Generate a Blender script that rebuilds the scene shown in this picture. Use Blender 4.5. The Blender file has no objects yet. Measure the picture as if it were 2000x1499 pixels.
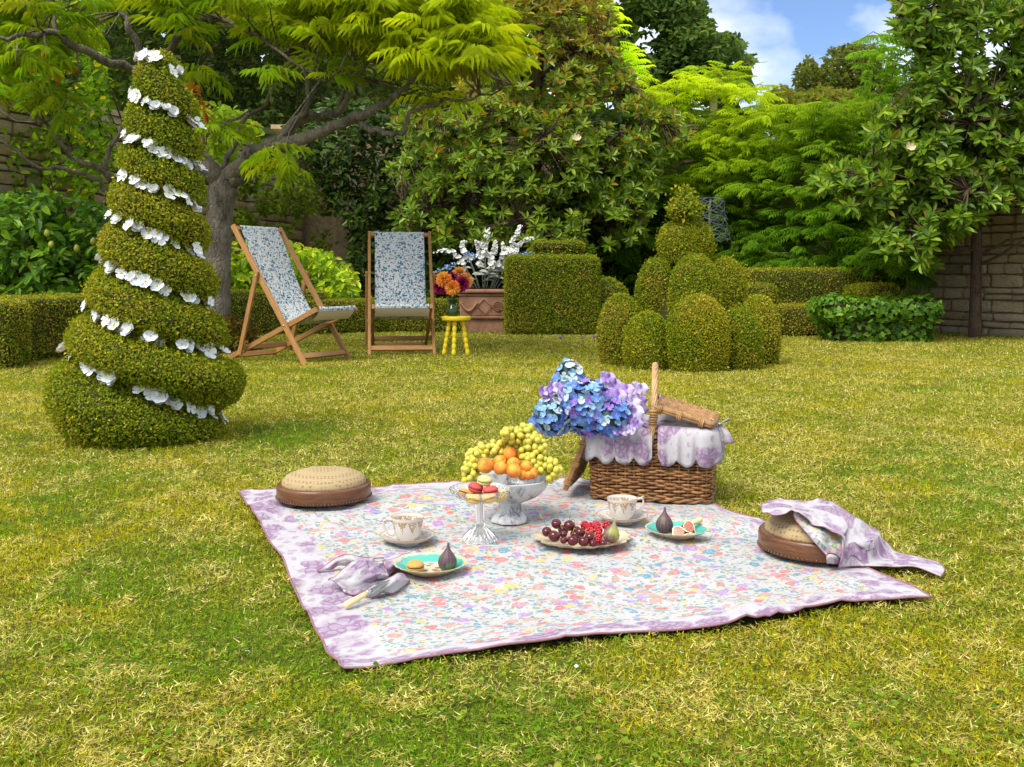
import bpy, math, random
import numpy as np
from mathutils import Vector, Matrix
R = math.radians
sc = bpy.context.scene
COL = sc.collection
# ------------------------------------------------------------------ camera
H, F, HY = 0.69, 2000.0, 541.0          # eye height, focal length and horizon row (in photo pixels)
cam_d = bpy.data.cameras.new('camera'); cam = bpy.data.objects.new('camera', cam_d); COL.objects.link(cam)
cam_d.sensor_width = 36; cam_d.lens = 36.0; cam_d.shift_y = -(749.5-HY)/2000.0
cam_d.clip_start = 0.05; cam_d.clip_end = 2000
cam.location = (0, 0, H); cam.rotation_euler = (R(90), 0, 0)
sc.camera = cam
# ------------------------------------------------------------------ world, sun, exposure
SUN = Vector((-0.36, -0.42, 0.83)).normalized()
SUN_EL = math.asin(SUN.z); SUN_ROT = math.atan2(SUN.x, SUN.y)
w = bpy.data.worlds.new("World"); sc.world = w; w.use_nodes = True
nt = w.node_tree; nt.nodes.clear()
def wn(t): return nt.nodes.new(t)
sky = wn('ShaderNodeTexSky'); sky.sky_type = 'NISHITA'; sky.sun_disc = False
sky.sun_elevation = SUN_EL; sky.sun_rotation = SUN_ROT; sky.dust_density = 0.5; sky.air_density = 1.0; sky.ozone_density = 2.5
tc = wn('ShaderNodeTexCoord'); mp = wn('ShaderNodeMapping'); mp.inputs['Scale'].default_value = (1, 1, 1.6); mp.inputs['Location'].default_value = (4.1, 0.3, 0.9)
nz = wn('ShaderNodeTexNoise'); nz.inputs['Scale'].default_value = 2.6; nz.inputs['Detail'].default_value = 6; nz.inputs['Roughness'].default_value = 0.55
cr = wn('ShaderNodeValToRGB'); cr.color_ramp.elements[0].position = 0.40; cr.color_ramp.elements[1].position = 0.58
mx = wn('ShaderNodeMix'); mx.data_type = 'RGBA'
mx.inputs['B'].default_value = (5.0, 5.0, 5.0, 1)
bg = wn('ShaderNodeBackground'); bg.inputs['Strength'].default_value = 0.15
out = wn('ShaderNodeOutputWorld')
L = nt.links.new
L(tc.outputs['Generated'], mp.inputs['Vector']); L(mp.outputs[0], nz.inputs['Vector']); L(nz.outputs['Fac'], cr.inputs[0])
L(cr.outputs['Color'], mx.inputs['Factor']); tn = wn('ShaderNodeMix'); tn.data_type = 'RGBA'; tn.blend_type = 'MULTIPLY'; tn.inputs['Factor'].default_value = 1.0; tn.inputs['B'].default_value = (0.42, 0.455, 0.54, 1)
L(sky.outputs[0], tn.inputs['A']); L(tn.outputs['Result'], mx.inputs['A']); L(mx.outputs['Result'], bg.inputs['Color']); L(bg.outputs[0], out.inputs['Surface'])
sl = bpy.data.lights.new('sun', 'SUN'); sl.energy = 2.0; sl.angle = R(34); sl.color = (1, 0.95, 0.86)
so = bpy.data.objects.new('sun', sl); COL.objects.link(so); so.location = (-6, 1, 12)
so.rotation_euler = (-SUN).to_track_quat('-Z', 'Y').to_euler()
sc.view_settings.view_transform = 'Standard'; sc.view_settings.look = 'None'
sc.view_settings.exposure = 1.15; sc.view_settings.gamma = 1.0; sc.view_settings.use_curve_mapping = False
sc.render.engine = 'CYCLES'
cy = sc.cycles; cy.use_denoising = True
try: cy.denoiser = 'OPENIMAGEDENOISE'
except Exception: pass
cy.max_bounces = 8; cy.transparent_max_bounces = 8; cy.diffuse_bounces = 4; cy.glossy_bounces = 3; cy.transmission_bounces = 8
cy.use_adaptive_sampling = True; cy.adaptive_threshold = 0.01

# ------------------------------------------------------------------ helpers
ZB = 0.018                                  # top of the blanket
rng = np.random.default_rng(7); random.seed(7)
def P(px, py, Y): return Vector(((px-1000)/F*Y, Y, H-(py-HY)/F*Y))
def G(px, py, z=0.0):
    Y = F*(H-z)/(py-HY); return Vector(((px-1000)/F*Y, Y, z))
def srgb(*c):
    if len(c) == 1:
        h = c[0]; c = [int(h[i:i+2], 16) for i in (0, 2, 4)]
    return tuple(((v/255)/12.92 if v/255 <= 0.04045 else ((v/255+0.055)/1.055)**2.4) for v in c)
def put(o, **k):
    for a, b in k.items(): o[a] = b
    return o
def thing(name, label, cat, loc=(0, 0, 0), rz=0.0, group=None, rot=None):
    o = bpy.data.objects.new(name, None); COL.objects.link(o); o.empty_display_size = 0.05
    o.location = loc; o.rotation_euler = rot if rot else (0, 0, rz)
    o['label'] = label; o['category'] = cat
    if group: o['group'] = group
    return o
def link(name, me, parent=None, world=False, loc=None, rot=None, scale=None):
    o = bpy.data.objects.new(name, me); COL.objects.link(o)
    if parent is not None:
        o.parent = parent
        if world: o.location = -parent.location
    if loc is not None: o.location = loc
    if rot is not None: o.rotation_euler = rot
    if scale is not None: o.scale = scale
    return o
def one(name, me, label, cat, group=None, loc=None, rot=None, scale=None):
    o = link(name, me, None, False, loc, rot, scale); o['label'] = label; o['category'] = cat
    if group: o['group'] = group
    return o
def struct(name, me): return put(link(name, me), kind='structure')
class MB:
    def __init__(s): s.v = []; s.f = []; s.m = []; s.uv = []
    def add(s, vs, fs, mi=0, uv=None):
        b = len(s.v); s.v += [tuple(p) for p in vs]; s.f += [tuple(i+b for i in f) for f in fs]; s.m += [mi]*len(fs)
        s.uv += (list(uv) if uv is not None else [(0, 0, 0)]*len(vs)); return s
    def box(s, c, d, M=None, mi=0):
        x, y, z = d[0]/2, d[1]/2, d[2]/2
        vs = [Vector((sx*x, sy*y, sz*z)) for sz in (-1, 1) for sx, sy in ((-1, -1), (1, -1), (1, 1), (-1, 1))]
        if M is not None: vs = [M @ p for p in vs]
        c = Vector(c); vs = [p+c for p in vs]
        return s.add(vs, [(3, 2, 1, 0), (4, 5, 6, 7), (0, 1, 5, 4), (1, 2, 6, 5), (2, 3, 7, 6), (3, 0, 4, 7)], mi)
    def beam(s, a, b, wx, wz, side=(1, 0, 0), ch=0.12, mi=0):          # chamfered bar from a to b, octagon section
        a = Vector(a); b = Vector(b); d = (b-a).normalized(); x = Vector(side); x = (x-d*x.dot(d)).normalized(); y = d.cross(x)
        c = min(wx, wz)*ch; sec = [(wx/2-c, -wz/2), (wx/2, -wz/2+c), (wx/2, wz/2-c), (wx/2-c, wz/2), (-wx/2+c, wz/2), (-wx/2, wz/2-c), (-wx/2, -wz/2+c), (-wx/2+c, -wz/2)]
        vs = [p+x*u+y*v for p in (a, b) for u, v in sec]; n = 8
        fs = [(i, (i+1) % n, (i+1) % n+n, i+n) for i in range(n)]+[tuple(range(n))[::-1], tuple(range(n, 2*n))]
        L = (b-a).length
        uv = [(u, v, 0) for u, v in sec]+[(u, v, L) for u, v in sec]
        return s.add(vs, fs, mi, uv)
    def tube(s, pts, rad, n=6, cap=True, mi=0, closed=False):
        pts = [Vector(p) for p in pts]; m = len(pts)
        if not hasattr(rad, '__len__'): rad = [rad]*m
        vs = []; up = Vector((0, 0, 1)); prev = None
        for i, p in enumerate(pts):
            if closed: d = pts[(i+1) % m]-pts[i-1]
            else: d = pts[min(i+1, m-1)]-pts[max(i-1, 0)]
            if d.length < 1e-9: d = Vector((0, 0, 1))
            d.normalize()
            if prev is None:
                x = d.cross(up if abs(d.z) < 0.9 else Vector((1, 0, 0))).normalized()
            else:
                x = (prev-d*prev.dot(d)); x = x.normalized() if x.length > 1e-6 else d.orthogonal().normalized()
            prev = x; y = d.cross(x)
            for k in range(n):
                a = 2*math.pi*k/n; vs.append(p+(x*math.cos(a)+y*math.sin(a))*rad[i])
        fs = []
        for i in range(m if closed else m-1):
            j = (i+1) % m
            for k in range(n): fs.append((i*n+k, i*n+(k+1) % n, j*n+(k+1) % n, j*n+k))
        if cap and not closed: fs += [tuple(range(n))[::-1], tuple(range((m-1)*n, m*n))]
        return s.add(vs, fs, mi)
    def lathe(s, prof, n=32, c=(0, 0, 0), sx=1, sy=1, mi=0, wob=None, cap=False, rz=0):
        vs = []; uv = []
        for i, (r, z) in enumerate(prof):
            for k in range(n):
                a = 2*math.pi*k/n+rz; q = wob(a, i) if wob else 1.0
                vs.append((c[0]+r*q*sx*math.cos(a), c[1]+r*q*sy*math.sin(a), c[2]+z)); uv.append((k/n, i/max(1, len(prof)-1), r))
        fs = [(i*n+k, i*n+(k+1) % n, (i+1)*n+(k+1) % n, (i+1)*n+k) for i in range(len(prof)-1) for k in range(n)]
        if cap: fs += [tuple(range(n))[::-1], tuple(range((len(prof)-1)*n, len(prof)*n))]
        return s.add(vs, fs, mi, uv)
    def ball(s, c, r, n=12, m=8, M=None, mi=0, fn=None):
        vs = []
        for i in range(m+1):
            t = math.pi*i/m
            for k in range(n):
                a = 2*math.pi*k/n; d = Vector((math.sin(t)*math.cos(a), math.sin(t)*math.sin(a), math.cos(t)))
                q = d*(fn(d) if fn else 1.0); q = Vector((q.x*r[0], q.y*r[1], q.z*r[2])) if hasattr(r, '__len__') else q*r
                if M is not None: q = M @ q
                vs.append(q+Vector(c))
        fs = [(i*n+k, (i+1)*n+k, (i+1)*n+(k+1) % n, i*n+(k+1) % n) for i in range(m) for k in range(n)]
        return s.add(vs, fs, mi)
    def mesh(s, name, mats, smooth=True, uv=False, sharp=None):
        me = bpy.data.meshes.new(name); me.from_pydata([tuple(p) for p in s.v], [], s.f)
        for m in (mats if isinstance(mats, (list, tuple)) else [mats]): me.materials.append(m)
        me.polygons.foreach_set('material_index', s.m)
        me.polygons.foreach_set('use_smooth', [smooth]*len(s.f))
        if uv:
            a = me.attributes.new('uvw', 'FLOAT_VECTOR', 'POINT'); a.data.foreach_set('vector', np.array(s.uv, 'f').ravel())
        me.validate(); me.update()
        if sharp is not None:
            try: me.set_sharp_from_angle(angle=R(sharp))
            except Exception: pass
        return me
def mesh_np(name, V, Fc, mat, col=None, smooth=False):
    """V (n,3); Fc (k,c) faces of equal size; col (n,3) point colour"""
    V = np.asarray(V, 'f'); Fc = np.asarray(Fc, 'i'); k, c = Fc.shape
    me = bpy.data.meshes.new(name); me.vertices.add(len(V)); me.vertices.foreach_set('co', V.ravel())
    me.loops.add(k*c); me.loops.foreach_set('vertex_index', Fc.ravel()); me.polygons.add(k)
    me.polygons.foreach_set('loop_start', np.arange(0, k*c, c, dtype='i'))
    try: me.polygons.foreach_set('loop_total', np.full(k, c, dtype='i'))
    except Exception: pass
    me.polygons.foreach_set('use_smooth', np.full(k, smooth))
    if col is not None:
        a = me.attributes.new('leafcol', 'FLOAT_COLOR', 'POINT')
        a.data.foreach_set('color', np.concatenate([np.clip(col, 0, 1), np.ones((len(V), 1))], 1).astype('f').ravel())
    me.materials.append(mat); me.update(calc_edges=True)
    return me
def nrmz(a): return a/np.maximum(np.linalg.norm(a, axis=-1, keepdims=True), 1e-9)
def frames(fwd, nrm):
    f = nrmz(fwd); y = nrmz(np.cross(nrm, f)); z = np.cross(f, y); return np.stack([f, y, z], -1)     # columns
def spread(T, TF, pos, Rm, scl, col):
    """copies of a template (verts T, faces TF) as one vertex / face / colour array"""
    T = np.asarray(T, float); TF = np.asarray(TF); m = len(pos); n = len(T)
    scl = np.asarray(scl, float); scl = np.repeat(scl[:, None], 3, 1) if scl.ndim == 1 else scl
    V = np.einsum('mij,mnj->mni', Rm, T[None]*scl[:, None, :])+pos[:, None, :]
    FF = (TF[None]+(np.arange(m)*n)[:, None, None]).reshape(-1, TF.shape[1])
    return V.reshape(-1, 3), FF, np.repeat(col, n, 0)
def cat(parts):
    vs, fs, cs, b = [], [], [], 0
    for v, f, c in parts:
        vs.append(v); fs.append(f+b); cs.append(c); b += len(v)
    return np.concatenate(vs), np.concatenate(fs), np.concatenate(cs)
RH_T = [(0, 0, 0), (.45, .5, .10), (1, 0, 0), (.45, -.5, .10)]; RH_F = [(0, 1, 2, 3)]
LF_T = [(0, 0, 0), (.33, .42, .10), (.72, .36, .06), (1, 0, -.08), (.72, -.36, .06), (.33, -.42, .10)]; LF_F = [(0, 3, 2, 1), (0, 5, 4, 3)]
def vnoise(x, y, seed=0):
    x = np.asarray(x, float); y = np.asarray(y, float); xi = np.floor(x).astype(np.int64); yi = np.floor(y).astype(np.int64)
    fx = x-xi; fy = y-yi; fx = fx*fx*(3-2*fx); fy = fy*fy*(3-2*fy)
    def h(a, b):
        n = (a*374761393+b*668265263+seed*2147483647) & 0x7fffffff; n = ((n ^ (n >> 13))*1274126177) & 0x7fffffff
        return ((n ^ (n >> 16)) & 0xffff)/65535.0
    return (h(xi, yi)*(1-fx)+h(xi+1, yi)*fx)*(1-fy)+(h(xi, yi+1)*(1-fx)+h(xi+1, yi+1)*fx)*fy
def fbm(x, y, seed=0, o=4):
    t = 0; a = .5
    for i in range(o): t = t+a*vnoise(x*2**i, y*2**i, seed+i); a *= .5
    return t/(1-.5**o)
def randdir(n): return nrmz(rng.normal(size=(n, 3)))
def pick(cols, wts, n):
    cols = np.array(cols, float); return cols[rng.choice(len(cols), n, p=np.array(wts)/np.sum(wts))]
def vary(c, s=0.25): return c*(1+rng.uniform(-s, s, (len(c), 1)))*(1+rng.uniform(-s*.4, s*.4, c.shape))
def scatter(V, Fq, n):
    V = np.asarray(V, float); Fq = np.asarray(Fq); T = np.concatenate([Fq[:, [0, 1, 2]], Fq[:, [0, 2, 3]]]) if Fq.shape[1] == 4 else Fq
    a, b, c = V[T[:, 0]], V[T[:, 1]], V[T[:, 2]]; cr = np.cross(b-a, c-a); A = np.linalg.norm(cr, axis=1); i = rng.choice(len(T), n, p=A/A.sum())
    u = rng.random((n, 1)); v = rng.random((n, 1)); s = u+v > 1; u = np.where(s, 1-u, u); v = np.where(s, 1-v, v)
    return a[i]+(b-a)[i]*u+(c-a)[i]*v, nrmz(cr[i])
def sample_poly(poly, n):
    poly = np.array(poly, float); lo = poly.min(0); hi = poly.max(0); out = np.zeros((0, 2))
    while len(out) < n:
        p = rng.uniform(lo, hi, (n*2, 2)); out = np.concatenate([out, p[inpoly(p, poly)]])
    return out[:n]
def inpoly(p, poly):
    x, y = p[:, 0], p[:, 1]; r = np.zeros(len(p), bool); m = len(poly)
    for i in range(m):
        x1, y1 = poly[i]; x2, y2 = poly[(i+1) % m]
        c = ((y1 > y) != (y2 > y)) & (x < (x2-x1)*(y-y1)/(y2-y1+1e-12)+x1); r ^= c
    return r
def unproj(pp, Y): return np.stack([(pp[:, 0]-1000)/F*Y, Y, H-(pp[:, 1]-HY)/F*Y], 1)
def crom(pts, n):
    """Catmull-Rom through points, n samples"""
    p = np.array([tuple(q) for q in pts], float); m = len(p); t = np.linspace(0, m-1, n); i = np.minimum(t.astype(int), m-2); u = (t-i)[:, None]
    q = np.concatenate([[2*p[0]-p[1]], p, [2*p[-1]-p[-2]]]); a, b, c, d = q[i], q[i+1], q[i+2], q[i+3]
    return .5*(2*b+(c-a)*u+(2*a-5*b+4*c-d)*u*u+(3*b-a-3*c+d)*u**3)

# ------------------------------------------------------------------ materials
class NT:
    def __init__(s, name):
        s.m = bpy.data.materials.new(name); s.m.use_nodes = True; s.t = s.m.node_tree; s.b = s.t.nodes['Principled BSDF']; s.o = s.t.nodes['Material Output']
    def n(s, t, **k):
        x = s.t.nodes.new(t)
        for a, b in k.items(): setattr(x, a, b)
        return x
    def l(s, a, b): s.t.links.new(a, b)
    def val(s, x, i, v):
        if isinstance(v, (int, float)): x.inputs[i].default_value = v
        elif isinstance(v, tuple): x.inputs[i].default_value = (*v, 1)[:len(x.inputs[i].default_value)]
        else: s.l(v, x.inputs[i])
    def math(s, op, a, b=0.0, c=None):
        x = s.n('ShaderNodeMath', operation=op); s.val(x, 0, a); s.val(x, 1, b)
        if c is not None: s.val(x, 2, c)
        return x.outputs[0]
    def mix(s, f, a, b, mode='MIX'):
        x = s.n('ShaderNodeMix', data_type='RGBA', blend_type=mode); s.val(x, 0, f); s.val(x, 6, a); s.val(x, 7, b); return x.outputs[2]
    def noise(s, vec, scale, detail=4, rough=.55, dist=0.0):
        x = s.n('ShaderNodeTexNoise'); x.inputs['Scale'].default_value = scale; x.inputs['Detail'].default_value = detail; x.inputs['Roughness'].default_value = rough; x.inputs['Distortion'].default_value = dist
        if vec is not None: s.l(vec, x.inputs['Vector'])
        return x
    def vor(s, vec, scale, feat='F1', rnd=1.0):
        x = s.n('ShaderNodeTexVoronoi', feature=feat); x.inputs['Scale'].default_value = scale; x.inputs['Randomness'].default_value = rnd
        if vec is not None: s.l(vec, x.inputs['Vector'])
        return x
    def ramp(s, f, stops, interp='LINEAR'):
        x = s.n('ShaderNodeValToRGB'); e = x.color_ramp; e.interpolation = interp
        while len(e.elements) > 1: e.elements.remove(e.elements[-1])
        for i, (p, c) in enumerate(stops):
            el = e.elements[0] if i == 0 else e.elements.new(p); el.position = p; el.color = (*c, 1) if isinstance(c, tuple) else (c, c, c, 1)
        s.l(f, x.inputs[0]); return x.outputs[0]
    def attr(s, name): return s.n('ShaderNodeAttribute', attribute_name=name)
    def obj(s): return s.n('ShaderNodeTexCoord').outputs['Object']
    def rnd(s): return s.n('ShaderNodeObjectInfo').outputs['Random']
    def bump(s, h, strength=.3, dist=.01):
        x = s.n('ShaderNodeBump'); x.inputs['Strength'].default_value = strength; x.inputs['Distance'].default_value = dist; s.l(h, x.inputs['Height']); s.l(x.outputs[0], s.b.inputs['Normal'])
    def fin(s, col=None, rough=.5, spec=.5, **k):
        if col is not None: s.val(s.b, 'Base Color', col)
        s.val(s.b, 'Roughness', rough); s.b.inputs['Specular IOR Level'].default_value = spec
        for a, b in k.items(): s.val(s.b, a.replace('_', ' '), b)
        return s.m
def plain(name, col, rough=.5, spec=.5, var=.12, scale=30, **k):
    t = NT(name); nz = t.noise(t.obj(), scale, 4)
    c = t.mix(t.ramp(nz.outputs['Fac'], [(.3, 0.0), (.7, 1.0)]), tuple(v*(1-var) for v in col), tuple(min(1, v*(1+var)) for v in col))
    return t.fin(c, rough, spec, **k)
def leafmat(name, trans=.35, rough=.45, spec=.4, tint=(1.25, 1.2, .55), gain=(1, 1, 1)):
    t = NT(name); a = t.attr('leafcol'); gc = t.mix(1.0, a.outputs['Color'], gain, 'MULTIPLY'); t.fin(gc, rough, spec)
    tr = t.n('ShaderNodeBsdfTranslucent'); t.l(t.mix(1.0, gc, tint, 'MULTIPLY'), tr.inputs[0])
    ms = t.n('ShaderNodeMixShader'); ms.inputs[0].default_value = trans
    t.l(t.b.outputs[0], ms.inputs[1]); t.l(tr.outputs[0], ms.inputs[2]); t.l(ms.outputs[0], t.o.inputs['Surface']); return t.m
M = {}
M['leaf'] = leafmat('leaf_matte', .55, .55, .2, gain=(2.4, 2.4, .85))
M['gloss'] = leafmat('leaf_gloss', .32, .38, .35, gain=(2.3, 2.35, .9))
M['box'] = leafmat('box_leaf', .35, .6, .12, gain=(2.8, 2.65, 1.0))
M['grass'] = leafmat('grass_blade', .42, .8, .06, gain=(1.7, 1.75, 1.0))
M['petal'] = leafmat('petal', .3, .6, .25, (1, 1, 1))
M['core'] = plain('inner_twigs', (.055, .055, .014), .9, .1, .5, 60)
M['white'] = plain('white_china', (.56, .54, .50), .18, .5, .02, 20)
def bark(name, c1, c2, s=18):
    t = NT(name); o = t.obj(); mp = t.n('ShaderNodeMapping'); mp.inputs['Scale'].default_value = (1, 1, .35); t.l(o, mp.inputs[0])
    nz = t.noise(mp.outputs[0], s, 6, .65); v = t.vor(mp.outputs[0], s*1.8, 'DISTANCE_TO_EDGE')
    big = t.noise(o, 4, 3)
    c = t.mix(t.ramp(nz.outputs['Fac'], [(.35, 0.0), (.65, 1.0)]), c1, c2); c = t.mix(t.ramp(big.outputs['Fac'], [(.45, 0.0), (.7, .7)]), c, tuple(x*1.5 for x in c2))
    t.bump(t.math('ADD', nz.outputs['Fac'], t.ramp(v.outputs['Distance'], [(0.0, 0.0), (.12, .5)])), .7, .02); return t.fin(c, .85, .2)
M['bark'] = bark('grey_bark', (.075, .064, .045), (.22, .19, .14))
M['bark_dark'] = bark('brown_bark', (.055, .035, .022), (.12, .08, .052))
def wood(name, c1, c2, rough=.45, s=9):
    t = NT(name); u = t.attr('uvw').outputs['Vector']; mp = t.n('ShaderNodeMapping'); mp.inputs['Scale'].default_value = (14, 14, 1.2); t.l(u, mp.inputs[0])
    ad = t.n('ShaderNodeVectorMath', operation='ADD'); t.l(mp.outputs[0], ad.inputs[0]); t.l(t.rnd(), ad.inputs[1])
    nz = t.noise(ad.outputs[0], s, 6, .6, .8)
    c = t.mix(t.ramp(nz.outputs['Fac'], [(.3, 0.0), (.7, 1.0)]), c1, c2); hs = t.n('ShaderNodeHueSaturation'); t.l(c, hs.inputs['Color'])
    t.l(t.math('MULTIPLY_ADD', t.rnd(), .35, .83), hs.inputs['Value']); t.bump(nz.outputs['Fac'], .15, .004); return t.fin(hs.outputs[0], rough, .4)
M['teak'] = wood('oiled_wood', (.30, .135, .035), (.50, .26, .085))
M['steel'] = plain('bolt_steel', (.6, .6, .6), .3, .5, .05, 20, Metallic=1.0)
# ------------------------------------------------------------------ printed cloth
def floral_col(t, uv):
    d = t.noise(uv, 45, 2); dv = t.n('ShaderNodeVectorMath', operation='MULTIPLY_ADD'); t.l(d.outputs['Color'], dv.inputs[0]); dv.inputs[1].default_value = (.022, .022, 0); t.l(uv, dv.inputs[2]); q = dv.outputs[0]
    c = (.45, .445, .435)
    fine = t.noise(uv, 220, 3).outputs['Fac']
    def layer(c, scale, thr, stops, soft, density):
        v = t.vor(q, scale); s = t.n('ShaderNodeSeparateColor'); t.l(v.outputs['Color'], s.inputs[0])
        k = t.ramp(s.outputs[0], stops, 'CONSTANT')
        k = t.mix(t.math('MULTIPLY', t.ramp(fine, [(.38, 0.0), (.7, 1.0)]), .6), k, (.47, .45, .44))
        lim = t.math('MULTIPLY_ADD', s.outputs[1], thr*.5, thr*.6)
        m = t.math('SMOOTH_MIN', t.math('MULTIPLY', t.math('SUBTRACT', lim, v.outputs['Distance']), soft), 1.0, .1)
        m = t.math('MAXIMUM', m, 0.0); m = t.math('MULTIPLY', m, t.math('LESS_THAN', s.outputs[2], density))
        ring = t.ramp(v.outputs['Distance'], [(0.0, .6), (.10, .9), (.2, .55), (.3, 1.0)])
        return t.mix(t.math('MULTIPLY', m, ring), c, k)
    gr = [(0, (.13, .22, .06)), (.3, (.04, .24, .26)), (.6, (.22, .27, .08)), (.8, (.06, .20, .22))]
    c = layer(c, 84, .56, gr, 9, .8)
    c = layer(c, 54, .40, [(0, (.40, .22, .48)), (.22, (.03, .22, .34)), (.42, (.62, .42, .05)), (.58, (.60, .12, .09)), (.8, (.05, .27, .29))], 9, .74)
    big = t.noise(uv, 7, 2).outputs['Fac']
    c = layer(c, 33, .55, [(0, (.62, .11, .085)), (.28, (.62, .22, .17)), (.46, (.34, .16, .44)), (.62, (.03, .22, .34)), (.74, (.64, .44, .07)), (.88, (.58, .16, .22))], 8, .78)
    c = layer(c, 120, .38, [(0, (.03, .13, .27)), (.4, (.08, .16, .04)), (.7, (.5, .10, .10))], 10, .5)
    return c
def toile_col(t, uv, s=1.0):
    def warp(sc_, am):
        d = t.noise(uv, sc_, 3); dv = t.n('ShaderNodeVectorMath', operation='MULTIPLY_ADD'); t.l(d.outputs['Color'], dv.inputs[0]); dv.inputs[1].default_value = (am, am, 0); t.l(uv, dv.inputs[2]); return dv.outputs[0]
    q = warp(22*s, .05/s); q2 = warp(60*s, .02/s)
    v = t.vor(q, 14.5*s, 'F1', .8); sp = t.n('ShaderNodeSeparateColor'); t.l(v.outputs['Color'], sp.inputs[0])
    fl = t.math('MULTIPLY', t.ramp(v.outputs['Distance'], [(.46, 1.0), (.60, 0.0)]), t.math('LESS_THAN', sp.outputs[0], .97))          # flower heads
    pet = t.vor(q2, 50*s, 'DISTANCE_TO_EDGE'); ln = t.ramp(pet.outputs['Distance'], [(.02, 1.0), (.13, 0.0)]); sh = t.ramp(t.vor(q2, 44*s).outputs['Distance'], [(.0, .35), (.55, 1.0)])
    ink = t.math('MULTIPLY', fl, t.math('MINIMUM', t.math('ADD', t.math('MULTIPLY', ln, .9), t.math('MULTIPLY_ADD', sh, .5, .12)), 1.0))
    stems = t.ramp(t.math('ABSOLUTE', t.math('SUBTRACT', t.noise(q, 13*s, 2).outputs['Fac'], .5)), [(.003, .45), (.011, 0.0)])
    lv = t.vor(q2, 34*s); ls = t.n('ShaderNodeSeparateColor'); t.l(lv.outputs['Color'], ls.inputs[0]); leaf = t.math('MULTIPLY', t.math('MULTIPLY', t.math('LESS_THAN', lv.outputs['Distance'], .33), t.math('LESS_THAN', ls.outputs[0], .6)), t.math('MULTIPLY_ADD', t.noise(uv, 260*s, 2).outputs['Fac'], 1.2, -.1))
    ink = t.math('MAXIMUM', ink, t.math('MULTIPLY', t.math('MAXIMUM', stems, leaf), t.math('SUBTRACT', 1.0, fl)))
    return t.mix(t.math('MINIMUM', t.math('MAXIMUM', ink, 0.0), 1.0), (.46, .44, .45), (.265, .165, .27))
def cloth_mat(name, fn, rough=.85):
    t = NT(name); uv = t.attr('uvw').outputs['Vector']; c = fn(t, uv); n = t.noise(uv, 420, 2)
    t.bump(n.outputs['Fac'], .12, .001); return t.fin(c, rough, .15)
M['floral'] = cloth_mat('floral_cloth', floral_col)
M['toile'] = cloth_mat('lilac_toile', toile_col)
M['hem'] = plain('hem_binding', (.28, .14, .16), .8, .2, .15, 80)
def sling_col(t, uv):
    c = (.60, .60, .585)
    for sc_, thr, stops, den in ((46, .46, [(0, (.03, .085, .15)), (.3, (.09, .22, .30)), (.6, (.20, .38, .44)), (.85, (.04, .14, .15))], .75), (76, .44, [(0, (.02, .055, .11)), (.4, (.11, .27, .34)), (.75, (.06, .17, .12))], .6), (33, .32, [(0, (.24, .42, .56)), (.5, (.06, .14, .28)), (.8, (.45, .42, .38))], .5)):
        v = t.vor(uv, sc_); s = t.n('ShaderNodeSeparateColor'); t.l(v.outputs['Color'], s.inputs[0]); k = t.ramp(s.outputs[0], stops, 'CONSTANT')
        m = t.math('MULTIPLY', t.math('LESS_THAN', v.outputs['Distance'], t.math('MULTIPLY_ADD', s.outputs[1], thr*.65, thr*.62)), t.math('LESS_THAN', s.outputs[2], den)); c = t.mix(m, c, k)
    return c
M['sling'] = cloth_mat('blue_floral_sling', sling_col)
M['cream'] = plain('cream_lining', (.62, .52, .34), .9, .1, .06, 120)

# ------------------------------------------------------------------ lawn
t = NT('lawn_soil'); o = t.obj()
n1 = t.noise(o, 3.2, 6, .6); n2 = t.noise(o, 70, 4, .7); n3 = t.noise(o, .7, 3)
c = t.mix(t.ramp(n2.outputs['Fac'], [(.35, 0.0), (.65, 1.0)]), (.055, .048, .012), (.19, .15, .05))
c = t.mix(t.ramp(n1.outputs['Fac'], [(.42, 0.0), (.62, .75)]), c, (.11, .125, .014)); c = t.mix(t.ramp(n3.outputs['Fac'], [(.45, 0.0), (.6, .35)]), c, (.20, .16, .055))
t.bump(n2.outputs['Fac'], .8, .03); M['soil'] = t.fin(c, .95, .1)
mb = MB(); S = 400; mb.add([(-S, -S, 0), (S, -S, 0), (S, S, 0), (-S, S, 0)], [(0, 1, 2, 3)]); struct('lawn', mb.mesh('lawn', M['soil'], False))

# blanket outline (photo pixels -> ground)
def GB(px, py, z=ZB): return G(px, py, z)
eL = [GB(*p) for p in ((670, 1303), (645, 1268), (600, 1195), (560, 1110), (520, 1045), (488, 990), (465, 962))]
eR = [GB(*p) for p in ((1822, 1168), (1735, 1130), (1640, 1092), (1560, 1050), (1488, 1020), (1440, 1000), (1390, 984))]
eF = [GB(*p) for p in ((670, 1303), (790, 1288), (900, 1274), (1010, 1264), (1110, 1250), (1210, 1234), (1300, 1229), (1400, 1222), (1490, 1209), (1570, 1195), (1650, 1178), (1730, 1172), (1822, 1168))]
eB = [GB(*p) for p in ((465, 962), (560, 955), (660, 955), (770, 949), (880, 944), (1000, 940), (1105, 936), (1240, 944), (1320, 960), (1390, 984))]
NB = 110
cL, cR, cF, cB = (crom(e, NB) for e in (eL, eR, eF, eB))
BOUT = np.concatenate([cF, cR, cB[::-1], cL[::-1]])[:, :2]

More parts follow.
